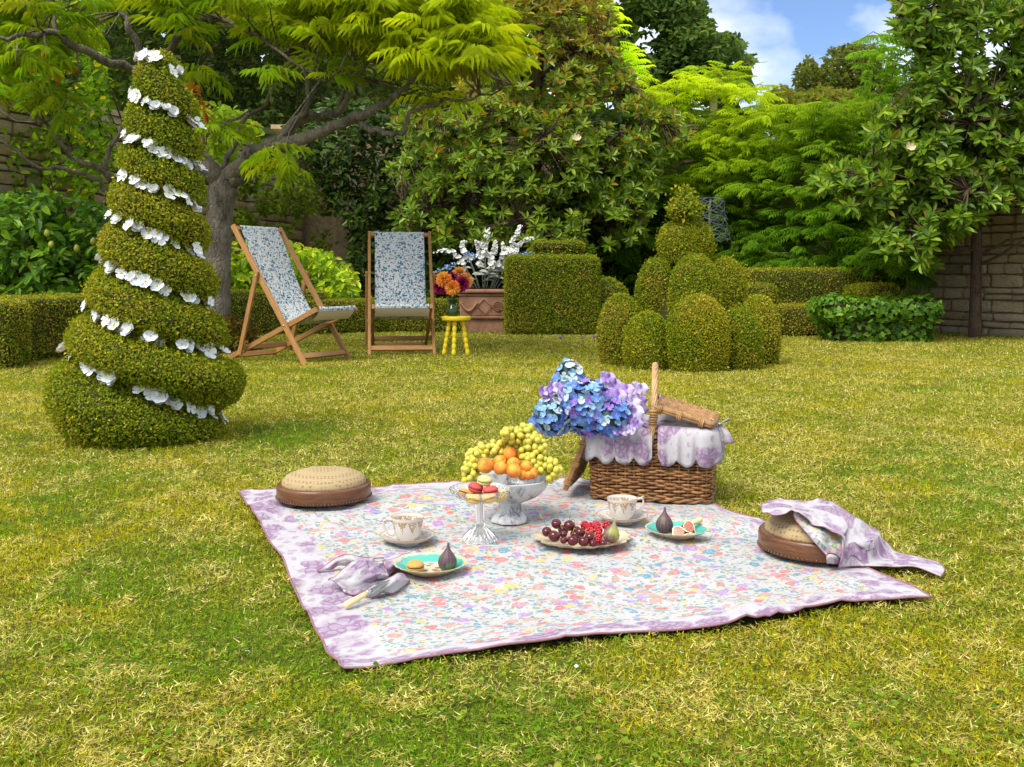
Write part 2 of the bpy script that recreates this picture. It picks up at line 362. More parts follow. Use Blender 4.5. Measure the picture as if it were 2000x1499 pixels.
def grass():
    NG = 880000
    Y = np.exp(rng.uniform(math.log(1.30), math.log(14.5), NG*2)); keep = rng.random(NG*2) < (Y/14.5)**.22; Y = Y[keep][:NG]; n = len(Y)
    X = rng.uniform(-.56, .56, n)*Y*1.08+rng.uniform(-.2, .2, n)
    Ye = np.exp(rng.uniform(math.log(1.0), math.log(12), 200000)); Xe = rng.choice((-1, 1), 200000)*(.52*Ye+rng.uniform(.1, 1.5, 200000)); X = np.concatenate([X, Xe]); Y = np.concatenate([Y, Ye])
    ok = ~inpoly(np.stack([X, Y], 1), BOUT.mean(0)+(BOUT-BOUT.mean(0))*.986)
    X, Y = X[ok], Y[ok]; n = len(X)
    g = fbm(X*2.1, Y*2.1, 3); g2 = fbm(X*6+9, Y*6, 11); g3 = fbm(X*.8, Y*.8+4, 21, 3); fine = fbm(X*26, Y*26, 31, 2)
    straw = np.clip(-.10*np.clip((2.6-Y), 0, 1)+(g2-.50)*2.2+(g-.5)*1.5+(fine-.5)*3.2+.46+.16*np.clip(X/2.5, -.4, 1)*np.clip((Y-2)/2, 0, 1), 0.05, .92)
    moss = np.clip((fbm(X*2.4+20, Y*2.4, 41, 3)-.5)*7+.18+(fine-.5)*1.5, 0, 1)
    lush = np.clip((g3-.50)*4+(g-.48)*-3+(fine-.5)*2+.14, 0, 1)
    dead = rng.random(n) < straw*.66
    green = pick([(.15, .18, .012), (.205, .225, .018), (.27, .26, .03), (.075, .115, .01)], [3, 4, 3, 1.5], n)
    lg = pick([(.085, .155, .012), (.125, .20, .016), (.17, .235, .02)], [3, 3, 2], n)
    mo = pick([(.30, .27, .016), (.37, .31, .02), (.21, .20, .014)], [3, 2, 2], n)
    green = np.where((rng.random(n) < lush)[:, None], lg, green); green = np.where((rng.random(n) < moss*.7)[:, None], mo, green)
    dc = pick([(.41, .35, .185), (.52, .46, .28), (.28, .22, .11), (.38, .33, .12)], [3, 2.4, 2, 2], n)
    col = vary(np.where(dead[:, None], dc, green), .24)
    flat = np.where(dead, rng.random(n) < .72, rng.random(n) < .34)
    ln = rng.uniform(.008, .022, n)*np.where(rng.random(n) < .05, 1.7, 1)*np.where(Y < 5, 1, 1.25); ln *= (.65+.75*fine)*np.clip(.66+.34*(Y-1.6)/1.6, .66, 1); ln = np.where(flat, ln*1.05, ln)
    wd = (.0016+.00070*Y)*rng.uniform(.7, 1.3, n)
    a = rng.uniform(0, 2*math.pi, n); tilt = np.where(flat, rng.uniform(1.1, 1.5, n), np.abs(rng.normal(.5, .42, n)))
    d = np.stack([np.sin(tilt)*np.cos(a), np.sin(tilt)*np.sin(a), np.cos(tilt)], 1)
    b = rng.uniform(0, 2*math.pi, n); sd = np.stack([np.cos(b), np.sin(b), np.zeros(n)], 1)
    base = np.stack([X, Y, np.where(flat, rng.uniform(.003, .015, n), 0)], 1)
    V = np.stack([base-sd*wd[:, None]/2, base+sd*wd[:, None]/2, base+d*ln[:, None]], 1)
    V[:, :, 2] = np.maximum(V[:, :, 2], .002)
    me = mesh_np('grass', V.reshape(-1, 3), np.arange(n*3).reshape(-1, 3), M['grass'], np.repeat(col, 3, 0))
    put(link('grass', me), kind='stuff')
grass()
def weeds():          # clover, daisy and plantain leaves between the blades
    m = 420; cx = np.exp(rng.uniform(math.log(1.35), math.log(8), m)); X0 = rng.uniform(-.55, .55, m)*cx*1.05; k = 16
    X = np.repeat(X0, k)+rng.normal(0, .035, m*k)*np.repeat(rng.uniform(.5, 2, m), k); Y = np.repeat(cx, k)+rng.normal(0, .04, m*k)*np.repeat(rng.uniform(.5, 2, m), k)
    ok = ~inpoly(np.stack([X, Y], 1), BOUT); X, Y = X[ok], Y[ok]; n = len(X); s = rng.uniform(.007, .014, n)
    a = rng.uniform(0, 6.28, n); f = np.stack([np.cos(a), np.sin(a), rng.uniform(-.1, .4, n)], 1); nn = np.stack([rng.normal(0, .3, n), rng.normal(0, .3, n)-.15, np.ones(n)], 1)
    v = spread(LF_T, LF_F, np.stack([X, Y, rng.uniform(.006, .018, n)], 1), frames(f, nn), np.stack([s, s*.95, s], 1), vary(pick([(.07, .13, .015), (.11, .17, .02), (.16, .19, .03), (.20, .16, .06)], (3, 3, 1.5, 1), n), .25))
    put(link('weeds', mesh_np('weeds', *v[:2], M['grass'], v[2])), kind='stuff')
weeds()

# ------------------------------------------------------------------ clipped box: rounded solids covered in small leaves
def rbox(size, r, n=10, c=(0, 0, 0), rz=0.0, wob=.0):
    """rounded box as grid patches; returns verts, quads"""
    hx, hy, hz = (s/2 for s in size); V = []; Fq = []
    for ax in range(3):
        for sg in (-1, 1):
            b = len(V); u = np.linspace(-1, 1, n+1)
            for i in range(n+1):
                for j in range(n+1):
                    p = [0, 0, 0]; p[ax] = sg; p[(ax+1) % 3] = u[i]; p[(ax+2) % 3] = u[j]
                    p = np.array(p)*np.array((hx, hy, hz)); q = np.clip(p, [-hx+r, -hy+r, -hz+r], [hx-r, hy-r, hz-r]); d = p-q; L = np.linalg.norm(d)
                    V.append(q+d/L*r if L > 1e-9 else p)
            for i in range(n):
                for j in range(n):
                    f = (b+i*(n+1)+j, b+(i+1)*(n+1)+j, b+(i+1)*(n+1)+j+1, b+i*(n+1)+j+1); Fq.append(f if sg > 0 else f[::-1])
    V = np.array(V); cs, sn = math.cos(rz), math.sin(rz)
    if wob: V = V*(1+wob*(fbm(V[:, 0]*4+V[:, 2]*3, V[:, 1]*4+V[:, 2]*2, 5)[:, None]-.5))
    V = np.stack([V[:, 0]*cs-V[:, 1]*sn, V[:, 0]*sn+V[:, 1]*cs, V[:, 2]], 1)+np.array(c)
    return V, np.array(Fq)
def dome(r, h, c, sy=1.0, n=28, m=18, p=2.3, foot=.84):
    V = []; Fq = []
    for i in range(m+1):
        t_ = math.sin(i/m*math.pi/2)**.95; z = h*t_
        q = r*(foot+(1-foot)*math.sin(t_/.36*math.pi/2)) if t_ < .36 else r*max(0, 1-((t_-.36)/.64)**p)**.5
        for k in range(n):
            a = 2*math.pi*k/n; V.append((c[0]+q*math.cos(a), c[1]+q*sy*math.sin(a), c[2]+z))
    for i in range(m):
        for k in range(n): Fq.append((i*n+k, i*n+(k+1) % n, (i+1)*n+(k+1) % n, (i+1)*n+k))
    return np.array(V), np.array(Fq)
BOXC = [(.085, .105, .012), (.13, .13, .016), (.19, .17, .022), (.045, .075, .010), (.19, .175, .10), (.10, .14, .012)]
def boxleaves(V, Fq, n, size, wts=(4, 4, 2.5, 2, 1.2, 2), lift=.012, seed=0, zfade=None):
    p, nr = scatter(V, Fq, n)
    a = fbm(p[:, 0]*5+p[:, 2]*3.1, p[:, 1]*5+p[:, 2]*4.3, seed+50)
    p = p+nr*(rng.normal(.25, .6, (n, 1))*lift+(a[:, None]-.5)*lift*1.5)
    fwd = nrmz(nr*rng.uniform(.0, .7, (n, 1))+randdir(n)+np.array((0, 0, .2))); nn = nrmz(nr+randdir(n)*.75)
    b = fbm(p[:, 0]*2.2+p[:, 2]*1.7+seed, p[:, 1]*2.2+p[:, 2]*2.6, seed+80)
    c1 = pick(BOXC, wts, n); c2 = pick(BOXC, (2, 2, .6, 5, .4, 4), n)
    mixk = np.clip((b-.5)*5+.5, 0, 1); col = np.where((rng.random(n) < mixk)[:, None], c1, c2)
    br = fbm(p[:, 0]*4.1+p[:, 2]*2.2+seed*3, p[:, 1]*4.1+p[:, 2]*3.7, seed+120, 3); bm = rng.random(n) < np.clip((br-.60)*5, 0, .4)
    col = np.where(bm[:, None], pick([(.16, .125, .055), (.13, .115, .03), (.20, .17, .07)], (2, 2, 1), n), col)
    st = rng.random(n) < .012; p = p+nr*(st*rng.uniform(.5, 1.6, n)*size*1.5)[:, None]
    s = size*rng.uniform(.7, 1.35, n)*np.where(st, 1.3, 1)
    return spread(RH_T, RH_F, p, frames(fwd, nn), np.stack([s, s*.62, s], 1), vary(col, .22))
def grow(name, root, solids, n, size, **k):
    """solids: [(V,F)]; foliage part + dark inner part, under root"""
    A = [abs(np.linalg.norm(np.cross(V[F_[:, 1]]-V[F_[:, 0]], V[F_[:, 3]]-V[F_[:, 0]]), axis=1).sum()) for V, F_ in solids]; tot = sum(A)
    mb = MB(); parts = []
    for (V, F_), a in zip(solids, A):
        parts.append(boxleaves(V, F_, max(50, int(n*a/tot)), size, **k))
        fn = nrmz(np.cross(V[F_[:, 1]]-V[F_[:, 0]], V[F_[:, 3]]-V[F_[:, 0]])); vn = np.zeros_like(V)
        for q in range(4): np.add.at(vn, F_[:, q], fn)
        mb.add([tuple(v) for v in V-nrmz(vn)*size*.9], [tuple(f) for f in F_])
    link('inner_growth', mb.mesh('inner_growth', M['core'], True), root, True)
    v, f, c = cat(parts); return link(name, mesh_np(name, v, f, M['box'], c), root, True)

# spiral topiary -----------------------------------------------------------
SY = 4.38
def sz(py): return H-(py-HY)/F*SY
prof_z = np.array([0, .035, .08, .17, .28, .36, .45, .56, .648, .74, .824, .92, 1.0, 1.154, 1.33, 1.42, 1.506, 1.57, 1.62, 1.655])
prof_r = np.array([.32, .36, .39, .42, .415, .375, .335, .295, .272, .25, .233, .218, .205, .182, .160, .145, .122, .098, .065, .012])
cx_z = np.array([0, .17, .45, .648, 1.0, 1.33, 1.5, 1.66]); cx_px = np.array([285, 289, 291, 301, 308, 318, 316, 309])
gz = np.array([sz(y) for y in (905, 728, 637, 545, 452, 366, 293, 212, 120)]); gt = np.arange(-1, 8.0)
TILT = .17
def groove_z(k, u):
    z = float(np.interp(k-(u-.2), gt, gz)); return z-float(np.interp(z, prof_z, prof_r))*TILT*math.cos(math.pi+u*2*math.pi)
def spiral_pt(th, z):
    """th measured from the left side through the front to the right: 0 left, .25 front, .5 right (turns)"""
    ang = math.pi+th*2*math.pi
    Rz = np.interp(z, prof_z, prof_r); tt = np.interp(z+Rz*TILT*np.cos(ang), gz, gt)+(th-.2)
    ph = tt-np.floor(tt); lobe = np.abs(2*ph-1)**2.9
    r = Rz*(.945-.39*lobe*np.clip(z/.10, 0.15, 1))
    cx = (np.interp(z, cx_z, cx_px)-1000)/F*SY
    return np.stack([cx+r*np.cos(ang), SY+r*np.sin(ang), z], -1)
nz_, nth = 230, 96
zz, tt_ = np.meshgrid(np.linspace(0.0, 1.652, nz_), np.arange(nth)/nth, indexing='ij')
SV = spiral_pt(tt_.ravel(), zz.ravel())
SF = np.array([(i*nth+k, i*nth+(k+1) % nth, (i+1)*nth+(k+1) % nth, (i+1)*nth+k) for i in range(nz_-1) for k in range(nth)])
root = thing('spiral_topiary', 'tall box bush clipped into a leaning spiral cone, wound with a white flower garland', 'topiary', ((288-1000)/F*SY, SY, 0))
grow('foliage', root, [(SV, SF)], 105000, .0118, lift=.008)
# garland: white flowers in the groove
def flower_mesh(name, npet, r, pw, cup, mats, layers=1, cc=.14):
    mb = MB()
    for ly in range(layers):
        for k in range(npet):
            a = 2*math.pi*(k+.5*ly)/npet+random.uniform(-.2, .2); q = r*(1-.3*ly)*random.uniform(.85, 1.1); cu = cup*(1+.6*ly)+random.uniform(-.15, .15); w_ = pw*random.uniform(.85, 1.1)
            ca, sa = math.cos(a), math.sin(a)
            def pt(u, v, z): return (u*ca-v*sa, u*sa+v*ca, z+.002*ly)
            mb.add([pt(0, 0, 0), pt(q*.45, w_*.38, q*.45*cu*.6), pt(q*.85, w_*.5, q*.75*cu+random.uniform(-.1, .1)*q), pt(q*1.05, 0, q*.8*cu+random.uniform(-.15, .05)*q), pt(q*.85, -w_*.5, q*.75*cu+random.uniform(-.1, .1)*q), pt(q*.45, -w_*.38, q*.45*cu*.6), pt(q*.55, 0, q*.4*cu*.4)],
                   [(0, 6, 1), (1, 6, 2), (2, 6, 3), (3, 6, 4), (4, 6, 5), (5, 6, 0)])
    if cc: mb.ball((0, 0, r*.08), (r*cc, r*cc, r*cc*.7), 7, 4, mi=1)
    return mb.mesh(name, mats, True)
M['white_petal'] = plain('white_petal', (.80, .80, .79), .7, .2, .02, 50, Subsurface_Weight=.2)
M['stamen'] = plain('yellow_stamen', (.75, .50, .08), .7, .2, .1, 80)
M['stem'] = plain('green_stem', (.10, .16, .03), .6, .3, .2, 60)
fm = [flower_mesh('garland_flower', n_, .027, .025, cu, [M['white_petal'], M['stamen']], ly) for n_, cu, ly in ((5, .35, 1), (6, .55, 1), (5, .75, 2), (6, .25, 1), (5, .5, 1))]
gar = thing('flower_garland', 'garland of white artificial flowers winding down the groove of the spiral topiary', 'garland', ((288-1000)/F*SY, SY, sz(120)))
strand = []
for k in range(0, 8):
    for u in np.linspace(-.06, .58, 26):
        z = groove_z(k, u); q = spiral_pt(np.array([u]), np.array([z]))[0]; ax = Vector(((np.interp(z, cx_z, cx_px)-1000)/F*SY, SY, z)); o = (Vector(q)-ax).normalized()
        strand.append((k, u, Vector(q)+o*(.012+.12*(Vector(q)-ax).length)+Vector((0, 0, .004)), o))
for k in range(8):
    pts = [s[2]+Vector((0, 0, random.uniform(-.006, .006))) for s in strand if s[0] == k]
    mb = MB(); mb.tube(pts, .0025, 5); link('string', mb.mesh('string', M['stem']), gar, True)
    for u in np.arange(-.04, .54, .021 if k < 3 else .031 if k < 6 else .043):
        if random.random() < .14: continue
        uu = u+random.uniform(-.016, .016); z = groove_z(k, uu)+random.uniform(-.004, .016)
        q = Vector(spiral_pt(np.array([uu]), np.array([z]))[0]); ax = Vector(((np.interp(z, cx_z, cx_px)-1000)/F*SY, SY, z)); od = (q-ax).normalized()
        d = (od+Vector((random.uniform(-.5, .5), random.uniform(-.5, .5), random.uniform(.1, .9)))).normalized(); ob = link('flower', random.choice(fm), gar)
        ob.location = q+od*(.022+.13*(q-ax).length)-gar.location; ob.rotation_euler = d.to_track_quat('Z', 'Y').to_euler(); s_ = random.uniform(.9, 1.4)*(1 if k < 5 else .9); ob.scale = (s_, s_, s_)

# domed topiary ---------------------------------------------------------------
root = thing('domed_topiary', 'box bush clipped into a tiered pile of rounded domes with a ragged cone on top', 'topiary', (1.37, 8.0, 0))
def dm(px, wpx, top, Y, base=None, sy=1.0, **k):
    r = wpx/2/F*Y; z1 = H-(top-HY)/F*Y; z0 = 0 if base is None else H-(base-HY)/F*Y
    return dome(r, z1-z0, ((px-1000)/F*Y, Y, z0), sy, **k)
for a, cnt, wt in ((dm(1213, 88, 576, 8.05, p=2.3, foot=.84), 14000, (3, 3, 1.4, 3, 1, 3)), (dm(1265, 88, 611, 7.62, p=2.3, foot=.86), 13000, (4, 4, 2, 2, 1, 2)), (dm(1363, 120, 577, 7.50, p=2.3, foot=.84), 24000, (3, 5, 3.4, 1.2, 1.4, 1)), (dm(1443, 82, 604, 7.62, p=2.3, foot=.86), 12000, (3, 4, 3.2, 1.4, 1.3, 1)), (dm(1481, 80, 578, 8.05, p=2.3, foot=.84), 13000, (3, 4, 3, 1.4, 1.2, 1.2)),
                   (dm(1281, 76, 506, 8.35, 640, p=2.4), 12000, (3, 3, 1.2, 3.2, .7, 4)), (dm(1357, 98, 499, 7.95, 645, p=2.4), 17000, (4, 3.5, 1.6, 2, .9, 3)), (dm(1418, 78, 504, 8.35, 640, p=2.4), 12000, (3, 4, 2.4, 2, 1, 2)),
                   (dm(1339, 104, 430, 8.45, 512, foot=.86, p=2.9), 16000, (3, 3, 1.8, 3, .9, 3))):
    o = grow('dome', root, [a], cnt, .0148, wts=wt, lift=.009, seed=cnt)
# inner mass and the ragged cone
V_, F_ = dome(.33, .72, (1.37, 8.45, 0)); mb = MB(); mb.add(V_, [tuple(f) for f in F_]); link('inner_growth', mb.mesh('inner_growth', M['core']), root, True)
def latheq(prof, c, n=24):
    V = [(c[0]+r_*math.cos(2*math.pi*k/n), c[1]+r_*math.sin(2*math.pi*k/n), c[2]+z) for r_, z in prof for k in range(n)]
    return np.array(V), np.array([(i*n+k, i*n+(k+1) % n, (i+1)*n+(k+1) % n, (i+1)*n+k) for i in range(len(prof)-1) for k in range(n)])
cone = latheq([(.05, -.03), (.045, .02), (.09, .045), (.140, .085), (.125, .12), (.085, .155), (.07, .19), (.045, .23), (.022, .27), (.004, .30)], ((1338-1000)/F*8.35, 8.35, H-(434-HY)/F*8.35))
grow('finial', root, [cone], 1900, .024, wts=(2, 3, 5, 1, 2, 2), lift=.03)
# cube hedge and its neighbours -----------------------------------------------
def hedge(name, label, cat_, solids, n, size, wts=(4, 4, 2.5, 2, 1.2, 2), loc=None, group=None, lift=.010):
    c = np.concatenate([s[0] for s in solids]); lo, hi = c.min(0), c.max(0)
    r = thing(name, label, cat_, loc or ((lo[0]+hi[0])/2, (lo[1]+hi[1])/2, 0), 0, group)
    grow('foliage', r, solids, n, size, wts=wts, lift=lift, seed=int(n) % 97); return r
GREEN = (4, 2, .8, 4, .35, 4); OLIVE = (3, 5, 3, 1.2, 1.6, 1.2)
hedge('cube_hedge', 'large square clipped box hedge block beside the terracotta planter', 'hedge', [rbox((1.10, .8, .93), .07, 14, (.48, 12.45, .465))], 52000, .019, GREEN)
hedge('tiered_topiary', 'dark box topiary with stacked flat tiers showing above the square hedge block', 'topiary', [rbox((.66, .66, .13), .05, 8, (.59, 13.3, 1.075)), rbox((.60, .6, .16), .06, 8, (.50, 13.3, .98)), rbox((.9, .7, .9), .1, 8, (.56, 13.3, .45)), dome(.09, .2, (.78, 13.1, .97))], 24000, .02, GREEN)
hedge('round_bush', 'small rounded box bush half hidden behind the right side of the square hedge block', 'bush', [dome(.34, .68, (1.14, 13.0, 0), p=3.2)], 5000, .026, OLIVE)
# sofa shaped hedge
Y0 = 12.2
def bx(x0, x1, ytop, Y, dep, r, z0=0.0, wob=0.0):
    a = (x0-1000)/F*Y; b = (x1-1000)/F*Y; z1 = H-(ytop-HY)/F*Y; return rbox((b-a, dep, z1-z0), r, 12, ((a+b)/2, Y+dep/2, (z0+z1)/2), 0, wob)
hedge('sofa_hedge', 'olive clipped box hedge shaped like a sofa with back, seat and arms', 'hedge', [bx(1432, 1728, 526, 12.45, .5, .10), bx(1440, 1522, 556, 11.9, .75, .09), bx(1505, 1700, 598, 11.75, .9, .06), bx(1678, 1776, 556, 11.85, .75, .17)], 60000, .020, OLIVE)
hedge('small_tiered_topiary', 'low box topiary of tiny stacked balls in front of the sofa hedge', 'topiary', [dome(.115, .15, ((1692-1000)/F*11.55, 11.55, .38)), dome(.09, .07, ((1694-1000)/F*11.55, 11.55, .50)), dome(.06, .13, ((1731-1000)/F*11.55, 11.55, .38)), dome(.05, .16, ((1663-1000)/F*11.55, 11.6, .42)), rbox((.4, .25, .42), .06, 6, ((1695-1000)/F*11.55, 11.58, .21))], 5200, .024, OLIVE)
# low hedge round the left bed
def run(pts, wdt, hgt, r=.06):
    out_ = []
    for (a, b) in zip(pts[:-1], pts[1:]):
        a = Vector(a); b = Vector(b); d = b-a; n_ = max(4, int(d.length/.12)); c = (a+b)/2
        V, Fq = rbox((d.length+wdt*.9, wdt, hgt), r, 14, (c.x, c.y, hgt/2), math.atan2(d.y, d.x)); out_.append((V, Fq))
    return out_
hedge('low_hedge', 'low clipped box hedge edging the bed behind the spiral topiary', 'hedge', run([(-4.15, 7.95), (-3.62, 12.2)], .55, .515)+run([(-3.62, 12.3), (-2.5, 12.5)], .5, .52), 64000, .018, (4, 3, 2, 3, 1.3, 3))
hedge('curved_hedge', 'low clipped box hedge curving behind the two deckchairs', 'hedge', run([(-2.45, 12.35), (-1.6, 12.9), (-.75, 12.9)], .5, .40), 34000, .019, (4, 3, 2, 3, 1, 3))
hedge('hedge_end', 'browning end block of box hedge at the left edge of the lawn', 'hedge', [rbox((.42, .42, .50), .06, 10, (-3.92, 7.72, .25))], 9000, .016, (2, 3, 3, 2, 3, 1))
# ------------------------------------------------------------------ garden walls: stones as parts on a mortar backing
t = NT('wall_stone'); o = t.obj(); rn = t.rnd()
n1 = t.noise(o, 9, 6, .65); n2 = t.noise(o, 60, 4, .7)
wp = t.n('ShaderNodeTexCoord'); c = t.ramp(rn, [(0, (.50, .37, .21)), (.2, (.64, .49, .29)), (.4, (.42, .34, .23)), (.6, (.66, .50, .28)), (.8, (.52, .35, .17)), (1, (.60, .52, .38))])
c = t.mix(t.ramp(n1.outputs['Fac'], [(.4, 0.0), (.7, .6)]), c, (.17, .135, .085)); c = t.mix(t.ramp(n2.outputs['Fac'], [(.5, 0.0), (.75, .35)]), c, (.42, .37, .27))
t.bump(t.math('ADD', n1.outputs['Fac'], n2.outputs['Fac']), .6, .02); M['stone'] = t.fin(c, .9, .2)
M['mortar'] = plain('wall_mortar', (.27, .205, .125), .95, .1, .3, 14)
def stone_mesh(i):
    rr = random.Random(i); mb = MB(); nx = 5
    V, Fq = rbox((1, 1, 1), .12, 3, (0, 0, 0)); ph = rr.uniform(0, 9)
    V = V*(1+.07*np.sin(V[:, [1, 2, 0]]*5+ph)+.05*np.cos(V[:, [2, 0, 1]]*7+ph*2))
    mb.add([tuple(v) for v in V], [tuple(f) for f in Fq]); me = mb.mesh('stone', M['stone'], True); return me
STM = [stone_mesh(i) for i in range(8)]
def wall(name, label, A, B, hgt, thick, u0, u1, z1, rowh, lmin, lmax, seed, cope=True):
    """wall from A to B (plan); real stones over u0..u1 metres and up to z1"""
    rr = random.Random(seed); A = Vector((*A, 0)); B = Vector((*B, 0)); d = (B-A); Ln = d.length; d.normalize(); nrm = Vector((d.y, -d.x, 0)); 
    if nrm.dot(-((A+B)/2)) < 0: nrm = -nrm
    rz = math.atan2(d.y, d.x); r = thing(name, label, 'wall', A, rz); s = -1 if (Matrix.Rotation(-rz, 3, 'Z') @ nrm).y < 0 else 1
    mb = MB(); mb.box((Ln/2, -s*thick/2, hgt/2), (Ln, thick, hgt)); link('mortar_core', mb.mesh('mortar_core', M['mortar'], False), r)
    z = 0.0
    while z < z1:
        h = rowh*rr.uniform(.65, 1.4); x = u0-rr.uniform(0, .2)
        while x < u1:
            l = rr.uniform(lmin, lmax)*(1 if rr.random() < .8 else 1.4)
            two = rr.random() < .16 and h > rowh*.95
            for q in ((0, .48), (.5, .5)) if two else ((0, 1),):
                link('stone', STM[rr.randrange(8)], r, loc=(x+l/2, s*(.004+rr.uniform(-.012, .014)), z+h*(q[0]+q[1]/2)), rot=(rr.choice((0, math.pi)), rr.uniform(-.025, .025), 0), scale=(l-.022, .10, max(.03, h*q[1]-.018)))
            x += l
        z += h
    if cope:
        x = 0
        while x < Ln:
            l = rr.uniform(.5, .9); mb = MB(); mb.box((x+l/2, -s*thick/2, hgt+.035), (l-.012, thick+.16, .066)); link('coping_stone', mb.mesh('coping_stone', M['stone'], False), r); x += l
    return r
wall('stone_wall_right', 'pale rubble stone garden wall behind the trunk of the magnolia', (7.4, 8.8), (3.0, 16.6), 2.55, .4, 1.0, 6.3, 2.35, .115, .16, .42, 3)
wall('stone_wall_back', 'tall garden wall at the back, hidden under climbing leaves', (3.05, 16.75), (-3.55, 16.75), 3.1, .4, 0, 0, 0, .12, .2, .4, 5)
wall('stone_wall_left', 'weathered stone wall with flat coping half covered in climbers behind the deckchairs', (-5.6, 9.9), (-3.3, 17.0), 2.62, .4, .3, 6.6, 2.55, .14, .2, .5, 8)
for o_ in list(bpy.data.objects):
    if o_.name.startswith('stone_wall'): o_.name = 'stone_wall'
# hill behind the garden
t = NT('hill_ground'); M['hill'] = t.fin((.03, .04, .012), .95, .1)
mb = MB(); nx, ny = 40, 12
hv = []
for j in range(ny):
    for i in range(nx):
        x = -60+i*3.4; y = 24+j*5.0; left = 1/(1+math.exp((x-7)/5)); z = (.2+ j*1.35*left+j*.35)*(1-.1*math.sin(i*.7)); hv.append((x, y, z))
mb.add(hv, [(j*nx+i, j*nx+i+1, (j+1)*nx+i+1, (j+1)*nx+i) for j in range(ny-1) for i in range(nx-1)]); struct('hill', mb.mesh('hill', M['hill'], True))

# ------------------------------------------------------------------ leaf builders
def pinnate(npair, ll, lw, droop=.5, fold=.16, drp=.35):
    """compound leaf template, unit rachis along x; returns verts, quads"""
    V = []; Fq = []
    def leaflet(base, ang, L_, W_, dz):
        b = len(V); ca, sa = math.cos(ang), math.sin(ang)
        for (x, y, z) in ((0, 0, 0), (.35, .5, fold*.5), (.72, .33, 0), (1, 0, -.22), (.72, -.33, 0), (.35, -.5, fold*.5)):
            X = x*L_; Yy = y*W_; V.append((base[0]+X*ca-Yy*sa, base[1]+X*sa+Yy*ca, base[2]+z*L_-dz*x*x*L_))
        Fq.extend([(b, b+3, b+2, b+1), (b, b+5, b+4, b+3)])
    for k in range(npair):
        x = .22+.70*k/max(1, npair-1); z = -droop*x*x
        for sg in (-1, 1): leaflet((x, 0, z), sg*R(62-18*k/npair), ll*(1-.25*abs(k/npair-.4)), lw, drp)
    leaflet((.95, 0, -droop*.9), 0, ll, lw, .5)
    b = len(V); pts = [(0, 0, 0), (.5, 0, -droop*.25), (.97, 0, -droop*.94)]
    for p in pts: V.append((p[0], -.008, p[2])); V.append((p[0], .008, p[2]))
    Fq.extend([(b, b+1, b+3, b+2), (b+2, b+3, b+5, b+4)])
    return np.array(V), np.array(Fq)
def leaf_objects(root, pos, Rm, scl, cols, T, TF, mat, nvar, name='leaf'):
    """each leaf an object; meshes shared per colour variant"""
    ci = cols.mean(0); order = np.argsort(cols.sum(1)+rng.normal(0, .02, len(cols))); grp = np.empty(len(cols), int); grp[order] = np.arange(len(cols))*nvar//len(cols)
    ms = [mesh_np(name, T, TF, mat, np.repeat(cols[grp == g].mean(0)[None], len(T), 0)) for g in range(nvar)]
    for i in range(len(pos)):
        o = bpy.data.objects.new(name, ms[grp[i]]); COL.objects.link(o); o.parent = root
        s = scl[i] if hasattr(scl[i], '__len__') else (scl[i],)*3
        m = Matrix.Translation(Vector(pos[i])-root.location) @ Matrix([[*Rm[i][0], 0], [*Rm[i][1], 0], [*Rm[i][2], 0], [0, 0, 0, 1]]) @ Matrix.Diagonal((*s, 1)); o.matrix_local = m
def leaves(root, pos, fwd, nrm, scl, cols, T, TF, mat, nobj=0, front=None, nvar=8):
    Rm = frames(fwd, nrm); scl = np.asarray(scl, float)
    if nobj:
        key = front if front is not None else pos[:, 1]; idx = np.argsort(key); a, b = idx[:nobj], idx[nobj:]
        leaf_objects(root, pos[a], Rm[a], scl[a], cols[a], T, TF, mat, nvar)
    else: b = np.arange(len(pos))
    if len(b):
        v, f, c = spread(T, TF, pos[b], Rm[b], scl[b], cols[b]); o = link('foliage', mesh_np('foliage', v, f, mat, c), root, True)
        o['kind'] = 'stuff'
def limb(mb, pts, n=None, sides=8, jit=0.0):
    """pts: list of (px,py,Y,r)"""
    q = [(*P(a, b, c), d) for a, b, c, d in pts]; k = n or max(4, 4*(len(q)-1)); s = crom(q, k)
    if jit: s[1:-1, :3] += rng.normal(0, jit, (len(s)-2, 3))
    mb.tube([Vector(x[:3]) for x in s], [max(.003, x[3]) for x in s], sides)
    return s

